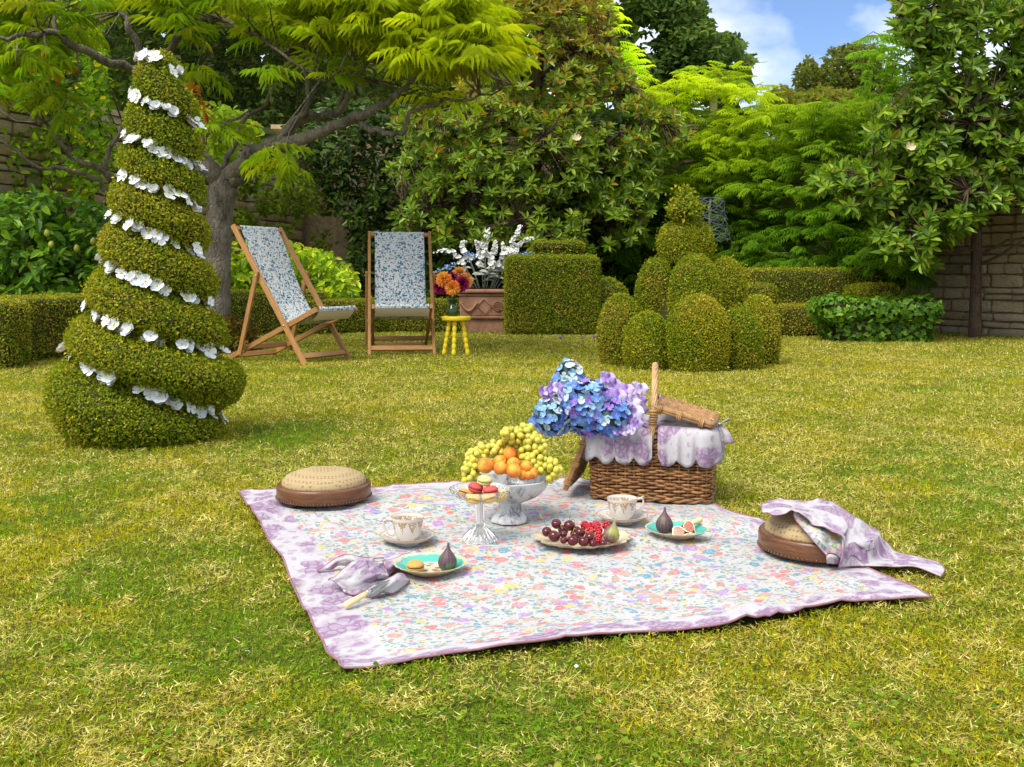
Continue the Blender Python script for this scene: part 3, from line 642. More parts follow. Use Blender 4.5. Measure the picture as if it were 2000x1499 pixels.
# ------------------------------------------------------------------ the pale leaved tree behind the spiral
TB = G(425, 686); root = thing('spreading_tree', 'spreading tree with grey forked trunk and long drooping pale green compound leaves', 'tree', TB)
mb = MB(); y = TB.y; sk = []
sk.append(limb(mb, [(424, 700, y, .16), (425, 640, y, .135), (424, 560, y, .125), (427, 480, y, .12), (430, 410, y, .125), (437, 362, y, .135), (443, 335, y, .10)], 22, 12))
trunk = link('trunk', mb.mesh('trunk', M['bark'], True), root, True)
LIMBS = [
 [(437, 368, y, .085), (470, 340, y-.05, .08), (504, 318, y-.1, .07), (546, 273, y-.2, .055), (595, 231, y-.3, .045), (661, 222, y-.45, .035), (690, 178, y-.6, .022), (720, 120, y-.7, .012)],
 [(440, 360, y, .085), (490, 305, y-.2, .075), (560, 280, y-.4, .06), (640, 252, y-.6, .05), (700, 226, y-.8, .042), (748, 204, y-.9, .032), (797, 165, y-1., .020), (830, 110, y-1.1, .012)],
 [(685, 231, y-.75, .03), (737, 254, y-.9, .026), (765, 262, y-1., .024), (792, 250, y-1.05, .022), (797, 224, y-1.1, .02), (853, 200, y-1.2, .016), (944, 186, y-1.4, .010), (1000, 165, y-1.5, .006)],
 [(430, 352, y, .085), (405, 325, y-.1, .08), (360, 270, y-.1, .07), (325, 215, y-.1, .06), (308, 170, y-.1, .05), (280, 108, y-.1, .04), (252, 52, y-.2, .032), (241, 20, y-.2, .026), (225, -40, y-.2, .018)],
 [(330, 222, y-.1, .045), (300, 165, y-.3, .045), (273, 142, y-.4, .042), (210, 118, y-.6, .038), (147, 91, y-.8, .034), (108, 66, y-.9, .03), (50, 70, y-1., .022), (-30, 76, y-1.1, .016)],
 [(108, 66, y-.9, .022), (103, 30, y-.9, .018), (96, -30, y-1., .014)],
 [(312, 175, y-.1, .045), (318, 112, y-.2, .04), (340, 84, y-.3, .036), (395, 42, y-.5, .03), (420, 38, y-.6, .026), (451, 45, y-.7, .022), (514, 77, y-.9, .017), (588, 130, y-1.1, .01), (640, 160, y-1.2, .006)],
 [(420, 352, y+.1, .055), (330, 330, y+.1, .05), (260, 345, y+.1, .045), (224, 353, y, .04), (203, 336, y-.1, .032), (140, 308, y-.3, .02), (90, 240, y-.4, .012)],
 [(207, 330, y-.1, .026), (212, 300, y-.1, .024), (245, 246, y-.1, .018), (262, 190, y-.1, .010)],
 [(226, 385, y, .028), (185, 346, y-.2, .022), (115, 325, y-.4, .018), (84, 329, y-.5, .014), (0, 280, y-.7, .010), (-40, 260, y-.8, .008)],
 [(546, 273, y-.2, .025), (600, 200, y-.5, .02), (596, 130, y-.6, .016), (610, 60, y-.8, .012), (640, 10, y-.9, .008)],
 [(437, 330, y+.2, .03), (470, 240, y+.4, .022), (520, 200, y+.4, .016), (560, 120, y+.4, .010)],
 [(390, 300, y-.2, .03), (410, 262, y-.3, .02), (470, 228, y-.5, .012), (490, 215, y-.6, .008)],
 [(395, 42, y-.5, .022), (430, -10, y-.6, .016), (460, -60, y-.6, .01)],
 [(661, 222, y-.45, .02), (690, 130, y-.7, .016), (700, 60, y-.8, .012), (740, 0, y-.9, .008)],
 [(797, 165, y-1., .016), (850, 110, y-1.2, .012), (880, 60, y-1.3, .008)],
]
for L_ in LIMBS:
    mb = MB(); sk.append(limb(mb, L_, None, 8, .012)); link('branch', mb.mesh('branch', M['bark'], True), root, True)
SK = np.concatenate(sk[1:])
poly = [(-60, -120), (860, -120), (880, -20), (900, 20), (960, 60), (985, 100), (975, 125), (900, 125), (850, 140), (800, 95), (740, 70), (660, 90), (600, 55), (540, 90), (480, 90), (430, 20), (380, 90), (310, 10), (250, 20), (180, 20), (130, 110), (90, 200), (40, 160), (-60, 210)]
pp = sample_poly(poly, 175); pp = np.concatenate([pp, sample_poly([(560, -60), (860, -60), (965, 60), (975, 120), (850, 130), (720, 70), (600, 60)], 165), np.array([(425, 250), (520, 290), (555, 310), (830, 185), (870, 195), (120, 215), (60, 210), (100, 190), (385, 130), (520, 130), (640, 140)], float)])
Yc = y-.45+rng.uniform(-1.0, 1.0, len(pp))-np.clip((pp[:, 0]-500)/500, 0, 1)*.6; C = unproj(pp, Yc)
lp, lf, ln_, lc, ls = [], [], [], [], []
tw = MB()
for i, c in enumerate(C):
    d2 = ((SK[:, :3]-c)**2).sum(1); j = int(d2.argmin()); s = SK[j, :3]
    if d2[j] < 1.7:
        m = (s+c)/2+rng.normal(0, .05, 3)+np.array((0, 0, -.04)); tw.tube([Vector(s), Vector(m), Vector(c)], [.010, .007, .004], 5)
    ax = nrmz(c-s+rng.normal(0, .2, 3)); k = rng.integers(6, 10); hue = np.clip((pp[i, 0]-350)/450, 0, 1)*.75+.25*rng.random()
    for q in range(k):
        a = 2*math.pi*q/k+rng.uniform(-.4, .4); d = np.array((math.cos(a), math.sin(a), rng.uniform(-.15, .5)))+ax*.45
        lp.append(c+rng.normal(0, .035, 3)); lf.append(d); ln_.append(np.array((-.1, -.45, 1))+rng.normal(0, .25, 3))
        base = np.array((.10, .155, .013))*(1-hue)+np.array((.225, .26, .015))*hue  # lighter, yellower to the right: backlit glow put into the leaf colour
        if rng.random() < .003: base = np.array((.45, .16, .03))
        lc.append(base*rng.uniform(.6, 1.3)*np.array((rng.uniform(.8, 1.2), 1, 1))); ls.append(rng.uniform(.14, .24)+.03*hue)
for c_ in ((98, 118), (108, 128), (392, 190)):
    for q in range(5): lp.append(np.array(P(c_[0]+random.uniform(-14, 14), c_[1]+random.uniform(-8, 8), y-.8))); lf.append(rng.normal(0, 1, 3)); ln_.append(np.array((0, 0, 1))+rng.normal(0, .3, 3)); lc.append(np.array((.24, .10, .02))); ls.append(.16)
put(link('twig', tw.mesh('twig', M['bark'], True), root, True), kind='stuff')
pT, pF = pinnate(4, .52, .078, .34, drp=.7)
leaves(root, np.array(lp), np.array(lf), np.array(ln_), np.array(ls), np.array(lc), pT, pF, M['leaf'], 300, nvar=10)

# ------------------------------------------------------------------ whorled leaves (magnolias)
def whorls(cent, axis, k, lmin, lmax, colf, ratio=.40):
    m = len(cent); ps, fs, ns, ss, cs = [], [], [], [], []
    for i in range(m):
        ax = Vector(axis[i]).normalized(); x = ax.orthogonal().normalized(); y_ = ax.cross(x); kk = int(rng.integers(k-2, k+3))
        for q in range(kk):
            a = 2.4*q+rng.uniform(-.3, .3); el = rng.uniform(.1, .75)
            d = (x*math.cos(a)+y_*math.sin(a))*math.cos(el)+ax*math.sin(el)
            ps.append(Vector(cent[i])+d*.012-ax*.015*q/3); fs.append(d); ns.append(ax+Vector(rng.normal(0, .15, 3))); L_ = rng.uniform(lmin, lmax); ss.append((L_, L_*ratio*rng.uniform(.85, 1.15), L_)); cs.append(colf(i))
    return np.array(ps), np.array(fs), np.array(ns), np.array(ss), np.array(cs)
def magnolia(root, poly, Yf, depth, n, k, lmin, lmax, colf, tips, nobj, gap=.03, bmat='bark_dark', thr=.40):
    pp = sample_poly(poly, n*3); 
    # thin out by noise so that there are gaps
    g = fbm(pp[:, 0]*gap, pp[:, 1]*gap, 17, 3); pp = pp[g > thr][:n]
    dep = rng.random(len(pp)); Y = np.array([Yf(a, b) for a, b in pp])+dep*depth; C = unproj(pp, Y)
    ax = np.stack([(pp[:, 0]-np.mean(pp[:, 0]))/400*.5+rng.normal(0, .35, len(pp)), -.75+rng.normal(0, .3, len(pp)), .55+rng.normal(0, .35, len(pp))], 1)
    a = whorls(C, ax, k, lmin, lmax, lambda i: colf(pp[i], dep[i]))
    leaves(root, a[0], a[1], a[2], a[3], a[4], np.array(LF_T), np.array(LF_F), M['gloss'], nobj)
    mb = MB()
    for i in range(len(pp)):
        t0 = tips[int(np.argmin(((tips[:, :3]-C[i])**2).sum(1)))]
        if np.linalg.norm(t0[:3]-C[i]) < 1.6 and rng.random() < .7: mb.tube([Vector(t0[:3]), (Vector(t0[:3])+Vector(C[i]))/2+Vector(rng.normal(0, .05, 3)), Vector(C[i])], [.012, .008, .005], 4)
    if mb.v: put(link('twig', mb.mesh('twig', M[bmat], True), root, True), kind='stuff')
# central magnolia
root = thing('magnolia_tree', 'broad evergreen magnolia with bronze tinged upper leaves behind the deckchairs', 'tree', (.25, 14.9, 0))
tips = []
mb = MB(); tips.append(limb(mb, [(1035, 640, 14.9, .15), (1030, 520, 14.9, .13), (1040, 400, 14.8, .11), (1045, 250, 14.8, .09), (1055, 100, 14.7, .06), (1058, -40, 14.6, .03)], 24, 10)); link('trunk', mb.mesh('trunk', M['bark_dark']), root, True)
for L_ in ([(1040, 420, 14.8, .05), (960, 400, 14.4, .035), (870, 400, 14.1, .022), (790, 405, 13.9, .012)], [(1040, 380, 14.8, .05), (1120, 330, 14.4, .035), (1220, 260, 14.1, .022), (1290, 235, 14, .012)], [(1045, 300, 14.8, .05), (980, 240, 14.3, .03), (900, 215, 14, .018), (820, 205, 13.9, .01)],
           [(1030, 480, 14.9, .05), (940, 470, 14.3, .03), (860, 450, 13.9, .016), (800, 440, 13.7, .01)], [(1035, 470, 14.9, .05), (1140, 440, 14.4, .03), (1240, 420, 14.1, .015)], [(1050, 160, 14.8, .04), (1110, 110, 14.3, .025), (1190, 90, 14.1, .012)], [(1050, 180, 14.8, .04), (985, 110, 14.3, .02), (950, 60, 14.2, .012)], [(1045, 260, 14.8, .04), (1130, 210, 14.2, .025), (1230, 170, 14, .012)],
           [(1035, 500, 14.9, .04), (1020, 470, 14.0, .025), (1010, 430, 13.5, .012)], [(1040, 330, 14.8, .05), (1040, 300, 14.0, .03), (1060, 270, 13.5, .012)]):
    mb = MB(); tips.append(limb(mb, L_, None, 6, .02)); link('branch', mb.mesh('branch', M['bark_dark']), root, True)
tips = np.concatenate(tips)
def colM(p, d):
    u = np.clip((330-p[1])/330, 0, 1); r_ = rng.random()
    if r_ < .03+.40*u: c = np.array((.135, .085, .02))
    elif r_ < .05+.62*u: c = np.array((.155, .15, .022))  # yellow-olive upper leaves: light on the upper crown put into the colour
    elif r_ < .42: c = np.array((.105, .145, .022))
    else: c = np.array((.062, .105, .018))*(1-.2*u)+np.array((.13, .13, .02))*.5*u
    return c*rng.uniform(.7, 1.3)
pl = [(935, -40), (1190, -40), (1200, 60), (1225, 120), (1250, 190), (1330, 225), (1345, 265), (1290, 330), (1270, 420), (1255, 470), (1160, 500), (1080, 470), (1010, 490), (930, 470), (850, 480), (790, 470), (770, 420), (800, 380), (760, 330), (790, 270), (750, 235), (800, 215), (900, 225), (940, 170), (930, 80)]
def YM(a, b): return 13.2+abs(a-1040)/300*.5+np.clip((300-b)/300, 0, 1)*.6
magnolia(root, pl, YM, 1.6, 1750, 9, .095, .15, colM, tips, 290, thr=.36)
mw = bpy.data.meshes
lemon_flower = flower_mesh('magnolia_flower', 7, .10, .07, .9, [M['cream'], M['stamen']], 1)
link('flower', lemon_flower, root, loc=P(1126, 272, 13.2)-root.location, rot=(R(60), 0, 0), scale=(.6, .6, .6))

# magnolia in front of the wall on the right
MB_ = G(1903, 661); root = thing('wall_magnolia', 'slim magnolia tree standing against the pale stone wall', 'tree', MB_); y = MB_.y
tips = []; mb = MB()
tips.append(limb(mb, [(1903, 672, y, .085), (1904, 655, y, .072), (1906, 560, y, .06), (1907, 470, y, .056), (1906, 380, y, .05), (1900, 250, y, .045), (1890, 100, y-.1, .035), (1885, -40, y-.2, .02)], 30, 10)); link('trunk', mb.mesh('trunk', M['bark_dark']), root, True)
for L_ in ([(1907, 500, y, .02), (1960, 475, y-.1, .016), (2040, 455, y-.2, .010)], [(1907, 520, y, .02), (1950, 500, y-.2, .016), (2030, 450, y-.3, .010)], [(1907, 492, y, .018), (1850, 490, y-.1, .012), (1800, 480, y-.2, .008)], [(1906, 400, y, .03), (1800, 360, y-.4, .02), (1690, 345, y-.7, .01)], [(1905, 330, y, .03), (1800, 270, y-.4, .02), (1720, 230, y-.6, .01)],
           [(1900, 220, y, .03), (1960, 130, y-.3, .02), (2030, 80, y-.5, .012)], [(1895, 180, y, .03), (1820, 90, y-.3, .02), (1760, 20, y-.5, .012)], [(1906, 380, y, .03), (1970, 330, y-.4, .02), (2050, 280, y-.6, .012)], [(1904, 300, y, .03), (1900, 270, y-.6, .02), (1895, 240, y-1, .01)], [(1906, 420, y, .03), (1905, 400, y-.6, .02), (1890, 370, y-1.1, .01)], [(1907, 455, y, .025), (1850, 430, y-.4, .02), (1760, 420, y-.6, .01)]):
    mb = MB(); tips.append(limb(mb, L_, None, 6, .015)); link('branch', mb.mesh('branch', M['bark_dark']), root, True)
tips = np.concatenate(tips)
def colR(p, d):
    r_ = rng.random(); c = np.array((.10, .09, .025)) if r_ < .05 else np.array((.11, .16, .026)) if r_ < .38 else np.array((.052, .098, .014)); return c*rng.uniform(.7, 1.3)
pl = [(1745, -40), (2080, -40), (2080, 430), (1990, 395), (1930, 405), (1860, 470), (1800, 490), (1830, 525), (1730, 500), (1690, 460), (1730, 425), (1640, 400), (1580, 375), (1600, 335), (1720, 310), (1690, 260), (1700, 225), (1760, 200), (1800, 110), (1750, 60)]
magnolia(root, pl, lambda a, b: y-1.25+abs(a-1900)/250*.25, 1.3, 1700, 9, .095, .15, colR, tips, 290, thr=.35)
for a, b in ((1777, 289),): link('flower', lemon_flower, root, loc=P(a, b, y-1.2)-root.location, rot=(R(70), 0, 0), scale=(.5, .5, .5))

# ------------------------------------------------------------------ wisteria over the wall
wT, wF = pinnate(6, .27, .10, .26, .1)
def vine(name, label, poly, Yf, n, lmin, lmax, colf, stems=14, cat_='climber', nobj=0, T=wT, TF=wF, mat='leaf', loc=None, shelf=True, thr=.36, gs=.022, up=.5):
    pp = sample_poly(poly, n*3); fx_ = lambda q: fbm(q[:, 0]*gs*.62, q[:, 1]*gs*2.3+q[:, 0]*.004, 33, 3); g = fx_(pp); pp = pp[g > thr][:n]; n = len(pp); gg = fx_(pp)
    dep = rng.random(n); Y = np.array([Yf(a, b) for a, b in pp])-(gg-.4)*2.0+dep*.6; C = unproj(pp, Y)
    lo, hi = C.min(0), C.max(0); root = thing(name, label, cat_, loc or ((lo[0]+hi[0])/2, (lo[1]+hi[1])/2, 0))
    f = np.stack([rng.normal(0, .9, n), -.75+rng.normal(0, .45, n), .02+rng.normal(0, .22, n)], 1); nn = np.stack([rng.normal(0, .22, n), -.6+rng.normal(0, .2, n), up+.5+rng.normal(0, .15, n)], 1)
    col = np.array([colf(p, d, q) for p, d, q in zip(pp, dep, gg)])*rng.uniform(.75, 1.25, (n, 1))
    leaves(root, C, f, nn, rng.uniform(lmin, lmax, n), col, T, TF, M[mat], nobj)
    mb = MB()
    for k in range(stems):
        i = rng.integers(n); c = Vector(C[i]); d = Vector((rng.normal(0, .5), rng.normal(-.1, .1), rng.normal(.1, .3))); mb.tube([c, c+d*.4+Vector((0, -.1, .1)), c+d*.8+Vector((0, -.12, -.02))], [.006, .005, .003], 4)
    if stems: put(link('stem', mb.mesh('stem', M['bark']), root, True), kind='stuff')
    return root
def Ywall(a, b):          # the right hand wall, seen through pixel column a
    k = (a-1000)/F; den = (k*1.0+ .5641); Yw = (3.0+.5641*16.6)/den if den > .2 else 16.6
    return min(Yw, 16.5)
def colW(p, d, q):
    u = np.clip((430-p[1])/240, 0, 1)*np.clip((1660-p[0])/260, .3, 1)*np.clip(.35+(q-.36)*3.2, .3, 1); return np.array((.06, .125, .012))*(1-u)+np.array((.24, .29, .012))*u  # backlit tops brighter, low and recessed leaves darker: light put into leaf colour
wp = [(1255, 175), (1300, 165), (1340, 140), (1375, 125), (1440, 130), (1485, 165), (1500, 200), (1620, 205), (1720, 190), (1800, 200), (1830, 330), (1800, 480), (1790, 545), (1700, 540), (1560, 535), (1430, 530), (1200, 540), (1195, 420), (1250, 300)]
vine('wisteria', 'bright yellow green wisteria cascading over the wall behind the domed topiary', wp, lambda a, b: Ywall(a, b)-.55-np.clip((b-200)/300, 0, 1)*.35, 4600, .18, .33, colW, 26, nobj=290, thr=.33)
vine('wisteria', 'loose wisteria strands climbing through the top of the magnolia by the wall', [(1690, 70), (1760, 30), (1800, 60), (1790, 150), (1760, 230), (1690, 190)], lambda a, b: 11.6, 110, .22, .36, lambda p, d, q: np.array((.09, .17, .02)), 6)
vine('wisteria', 'small tuft of bright yellow wisteria leaves behind the magnolia crown', [(1130, 0), (1175, 0), (1190, 50), (1250, 150), (1230, 190), (1180, 90)], lambda a, b: 16.0, 170, .24, .4, lambda p, d, q: np.array((.30, .38, .02)), 3)
mb = MB(); po = P(1393, 200, 16.05); mb.box((0, 0, -.6), (.11, .09, 1.6)); mb.box((0, 0, .205), (.13, .11, .02)); one('wooden_post', mb.mesh('wooden_post', M['cream'], False), 'weathered wooden post poking out of the bright wisteria', 'post', loc=(po.x, po.y, po.z))

# ------------------------------------------------------------------ simple leaved shrubs and climbers
def shrub(name, label, cat_, poly, Yf, depth, n, size, cols, wts, mat='leaf', thr=.36, gs=.03, fruit=None, ratio=.5, stems=0, bulge=1.2, up=.5, nobj=0):
    pp = sample_poly(poly, n*3); g = fbm(pp[:, 0]*gs, pp[:, 1]*gs, len(label), 3); s = g > thr; pp = pp[s][:n]; g = g[s][:n]; n = len(pp)
    Y = np.array([Yf(a, b) for a, b in pp])-(g-.4)*bulge+rng.random(n)*depth; C = unproj(pp, Y); lo, hi = C.min(0), C.max(0)
    root = thing(name, label, cat_, ((lo[0]+hi[0])/2, (lo[1]+hi[1])/2, 0))
    f = nrmz(np.stack([rng.normal(0, .8, n), -.35+rng.normal(0, .6, n), -.25+rng.normal(0, .5, n)], 1)); nn = np.stack([rng.normal(0, .45, n), -.7+rng.normal(0, .4, n), up+rng.normal(0, .4, n)], 1)
    s = size*rng.uniform(.65, 1.3, n); col = vary(pick(cols, wts, n), .25)
    leaves(root, C, f, nn, np.stack([s, s*ratio, s], 1), col, np.array(LF_T), np.array(LF_F), M[mat], nobj)
    mb = MB()
    for k in range(stems):
        i = rng.integers(n); c = Vector(C[i]); b = Vector((c.x+random.uniform(-.2, .2), c.y+depth*.7, max(0, c.z-1.4))); mb.tube([b, (b+c)/2+Vector((random.uniform(-.1, .1), .05, 0)), c], [.018, .012, .006], 5)
    if stems: put(link('stem', mb.mesh('stem', M['bark_dark']), root, True), kind='stuff')
    if fruit:
        fme = fruit[0]
        for (a, b) in fruit[1]: link('lemon', fme, root, loc=P(a, b, Yf(a, b)-.25)-root.location, rot=(random.uniform(-.5, .5), random.uniform(-.5, .5), 0))
    return root
M['lemon'] = plain('lemon_skin', (.30, .33, .04), .45, .4, .25, 12)
mb = MB(); mb.ball((0, 0, 0), (.028, .028, .035), 12, 9, fn=lambda d: 1+.18*max(0, abs(d.z)-.85)*6); lem = mb.mesh('lemon', M['lemon'])
DG = [(.03, .075, .010), (.055, .115, .014), (.10, .17, .02), (.02, .05, .008)]
shrub('lemon_tree', 'dark leaved lemon tree with a few ripening fruit behind the low hedge', 'tree', [(-60, 390), (60, 370), (150, 385), (225, 420), (235, 560), (180, 575), (0, 590), (-60, 590)], lambda a, b: 9.9, 1.0, 3600, .12, DG, (3, 4, 3, 2), 'gloss', .33, fruit=(lem, [(150, 486), (14, 438), (92, 456), (182, 472), (60, 520), (100, 478)]), stems=14, nobj=250)
YG = [(.17, .25, .02), (.24, .30, .025), (.10, .18, .018), (.32, .30, .03)]
shrub('lemon_bush', 'bright yellow green lemon bush behind the angled deckchair', 'bush', [(425, 490), (470, 470), (560, 480), (640, 490), (690, 530), (700, 560), (690, 590), (600, 585), (430, 590)], lambda a, b: 13.3, .7, 1900, .12, YG, (3, 3, 3, .7), 'gloss', .33, fruit=(lem, [(443, 510), (450, 528), (548, 520), (600, 540)]), stems=8, nobj=150)
shrub('fruit_tree', 'tall small leaved fruit tree at the left behind the spiral topiary', 'tree', [(-60, -60), (170, -60), (200, 40), (215, 160), (225, 330), (170, 400), (-60, 420)], lambda a, b: 10.9-.1*np.clip((200-b)/200, 0, 1), 1.4, 6200, .085, [(.08, .145, .015), (.13, .20, .02), (.045, .09, .01), (.42, .34, .04)], (4, 4, 3, .22), 'leaf', .38, ratio=.6, stems=22)
shrub('climbing_plant', 'loose green climber hanging over the left wall below the coping', 'climber', [(455, 300), (560, 330), (640, 335), (670, 400), (665, 470), (600, 505), (540, 470), (480, 470), (450, 400)], lambda a, b: 13.6+(a-430)/260*3.2, .3, 1500, .085, [(.07, .11, .015), (.11, .15, .02), (.05, .07, .012)], (3, 2, 2), 'leaf', .44, ratio=.65, bulge=.8)
shrub('climbing_plant', 'yellowish climber above the left wall beside the tree fork', 'climber', [(395, 200), (470, 215), (520, 260), (580, 290), (560, 340), (480, 330), (390, 300)], lambda a, b: 12.6+(a-430)/260*3.0, .4, 900, .10, [(.11, .17, .02), (.16, .20, .022), (.07, .12, .015)], (3, 2, 2), 'leaf', .36, ratio=.6, bulge=.8)
shrub('evergreen_shrub', 'dark glossy evergreen shrub filling the shady corner between wall and magnolia', 'shrub', [(560, 250), (640, 190), (740, 200), (900, 222), (1100, 228), (1280, 222), (1290, 420), (1200, 520), (1190, 590), (690, 600), (680, 440), (600, 330)], lambda a, b: 15.7, .7, 15000, .125, [(.022, .045, .010), (.035, .062, .013), (.014, .03, .007)], (3, 1.4, 3), 'gloss', .12)  # dark evergreen, widened as backing; deep shade behind the magnolia put into its colour
shrub('laurel_bush', 'dark shadowed laurel growing under the magnolia beside the domed topiary', 'shrub', [(1100, 400), (1260, 300), (1300, 420), (1300, 560), (1180, 600), (1100, 560)], lambda a, b: 15.6, .7, 3600, .13, [(.026, .06, .010), (.045, .085, .013), (.014, .032, .007)], (3, 2, 2), 'gloss', .15)  # dark leaf layer set deep: shade in the gaps put into the leaf colour
# ------------------------------------------------------------------ trees beyond the wall
def far_tree(name, label, poly, Y0, depth, n, size, cols, wts, thr=.40, gs=.02, trunk=None, bulge=3.0, mat='leaf'):
    r = shrub(name, label, 'tree', poly, lambda a, b: Y0, depth, n, size, cols, wts, mat, thr, gs, None, .6, 0, bulge, .8)
    mb = MB()
    for q in (trunk or []): limb(mb, q, None, 7, .05)
    if trunk: link('trunk', mb.mesh('trunk', M['bark_dark']), r, True)
    return r
far_tree('ash_tree', 'big blue green ash tree rising beyond the wall at the top of the picture', [(1140, -70), (1365, -70), (1375, 10), (1400, 60), (1440, 75), (1470, 100), (1470, 130), (1440, 120), (1460, 170), (1420, 185), (1330, 150), (1260, 175), (1200, 120)], 36, 5, 15000, .24, [(.045, .082, .050), (.07, .115, .058), (.03, .056, .036), (.09, .11, .045)], (4, 3, 3, 1.2), .36, .03, [[(1330, 330, 38, .5), (1320, 150, 38, .4), (1300, -60, 38, .25)], [(1320, 150, 38, .2), (1400, 90, 38, .12), (1450, 100, 37, .06)], [(1315, 110, 38, .2), (1350, 60, 38, .12), (1360, 30, 38, .06)]])
far_tree('pine_tree', 'rounded dark crown of a far tree showing against the sky', [(1545, 150), (1575, 115), (1620, 95), (1660, 85), (1700, 90), (1740, 110), (1760, 175), (1750, 225), (1600, 200), (1560, 180)], 48, 5, 5200, .26, [(.055, .07, .025), (.08, .085, .025), (.035, .05, .02)], (3, 2, 2), .36, .04, [[(1660, 300, 50, .4), (1660, 180, 50, .3), (1650, 110, 50, .12)]])
far_tree('oak_tree', 'low olive brown tree crowns beyond the wall below the patch of sky', [(1480, 215), (1500, 180), (1530, 165), (1560, 190), (1600, 170), (1660, 180), (1740, 190), (1790, 200), (1800, 260), (1480, 260)], 34, 4, 6500, .20, [(.075, .085, .02), (.11, .10, .025), (.05, .07, .015)], (3, 2, 2), .33, .04)
far_tree('birch_tree', 'pale yellowish birch foliage high behind the magnolia', [(850, -60), (990, -60), (985, 40), (960, 90), (930, 200), (880, 160), (900, 70)], 24, 2, 2600, .13, [(.17, .16, .05), (.22, .20, .08), (.11, .11, .035)], (3, 2, 2), .36, .05, [[(925, 330, 25, .12), (930, 100, 25, .08), (935, -50, 25, .04)]])
far_tree('yew_tree', 'almost black yew standing behind the wall above the left coping', [(180, -70), (560, -70), (640, 60), (700, 150), (720, 240), (600, 260), (480, 230), (380, 190), (300, 200), (190, 110)], 21, 3, 8500, .16, [(.012, .022, .008), (.022, .036, .010), (.04, .06, .014)], (4, 3, 1), .30, .03, [[(420, 400, 23, .3), (420, 150, 23, .25), (430, -60, 23, .15)]])
far_tree('holm_oak', 'dark green oak on the slope behind the pale leaved tree', [(600, -70), (960, -70), (930, 100), (930, 240), (760, 260), (700, 200), (650, 80)], 26, 3, 6500, .18, [(.03, .05, .012), (.05, .07, .014), (.09, .09, .02)], (4, 3, 1.4), .33, .03, [[(800, 350, 28, .3), (800, 150, 28, .25), (800, -60, 28, .15)]])
far_tree('sycamore_tree', 'shaded tree on the slope at the far left behind the fruit tree', [(-80, -70), (230, -70), (300, 60), (330, 230), (240, 300), (-80, 300)], 24, 3, 3600, .24, [(.03, .055, .012), (.05, .08, .016), (.015, .03, .008)], (4, 3, 2), .30, .03, [[(120, 400, 26, .3), (120, 150, 26, .25), (120, -60, 26, .15)]])
# distant wood closing the slope
n = 9000; X = rng.uniform(-45, 40, n); Y = rng.uniform(40, 75, n); left = 1/(1+np.exp((X-3)/4)); Z = rng.random(n)*(2+left*22+3)
me_ = spread(np.array(LF_T), np.array(LF_F), np.stack([X, Y, Z], 1), frames(randdir(n), randdir(n)+np.array((0, -1, 1))), np.full(n, 1.5), vary(pick([(.03, .05, .012), (.05, .07, .018), (.02, .035, .01)], (3, 2, 2), n)))
put(link('far_wood', mesh_np('far_wood', *me_[:2], M['leaf'], me_[2])), kind='stuff')

# ivy mound -------------------------------------------------------------------
ivT = np.array([(0, 0, 0), (-.1, .42, .05), (.3, .55, 0), (.45, .3, .06), (1, 0, -.1), (.45, -.3, .06), (.3, -.55, 0), (-.1, -.42, .05)]); ivF = np.array([(0, 3, 2, 1), (0, 4, 3, 3), (0, 5, 4, 4), (0, 7, 6, 5)])
ivF = np.array([(0, 3, 2, 1), (0, 5, 4, 3), (0, 7, 6, 5)])
ic = ((1706-1000)/F*11.0, 11.0, 0); root = thing('ivy_mound', 'flat topped mushroom shaped mound of glossy green ivy near the stone wall', 'bush', ic)
V1, F1 = rbox((1.22, .72, .17), .08, 12, (ic[0], ic[1], .345), wob=.12); V2, F2 = rbox((1.04, .56, .34), .12, 10, (ic[0]+.03, ic[1]+.02, .14), wob=.12); 
p1, n1_ = scatter(V1, F1, 2600); p2, n2_ = scatter(V2, F2, 1300); pp = np.concatenate([p1, p2]); nn = np.concatenate([n1_, n2_]); n = len(pp)
hz = np.clip((pp[:, 2]-.2)/.25, 0, 1)[:, None]; col = vary(pick([(.045, .10, .012), (.08, .15, .018), (.026, .065, .009)], (3, 2, 2), n), .2)
pp = pp+nn*(rng.normal(.01, .025, (n, 1))+.10*(fbm(pp[:, 0]*4, pp[:, 2]*6+pp[:, 1]*3, 77, 3)[:, None]-.5)); f = nrmz(np.cross(nn, randdir(n)))+np.array((0, 0, -.6)); 
leaves(root, pp, f, nn+randdir(n)*.45+np.array((0, 0, .3)), rng.uniform(.042, .068, n), col, ivT, ivF, M['gloss'], 200)
mb = MB(); mb.add([tuple(v) for v in (V1-V1.mean(0))*.9+V1.mean(0)], [tuple(f_) for f_ in F1]); mb.add([tuple(v) for v in (V2-V2.mean(0))*.9+V2.mean(0)], [tuple(f_) for f_ in F2]); link('inner_growth', mb.mesh('inner_growth', M['core']), root, True)

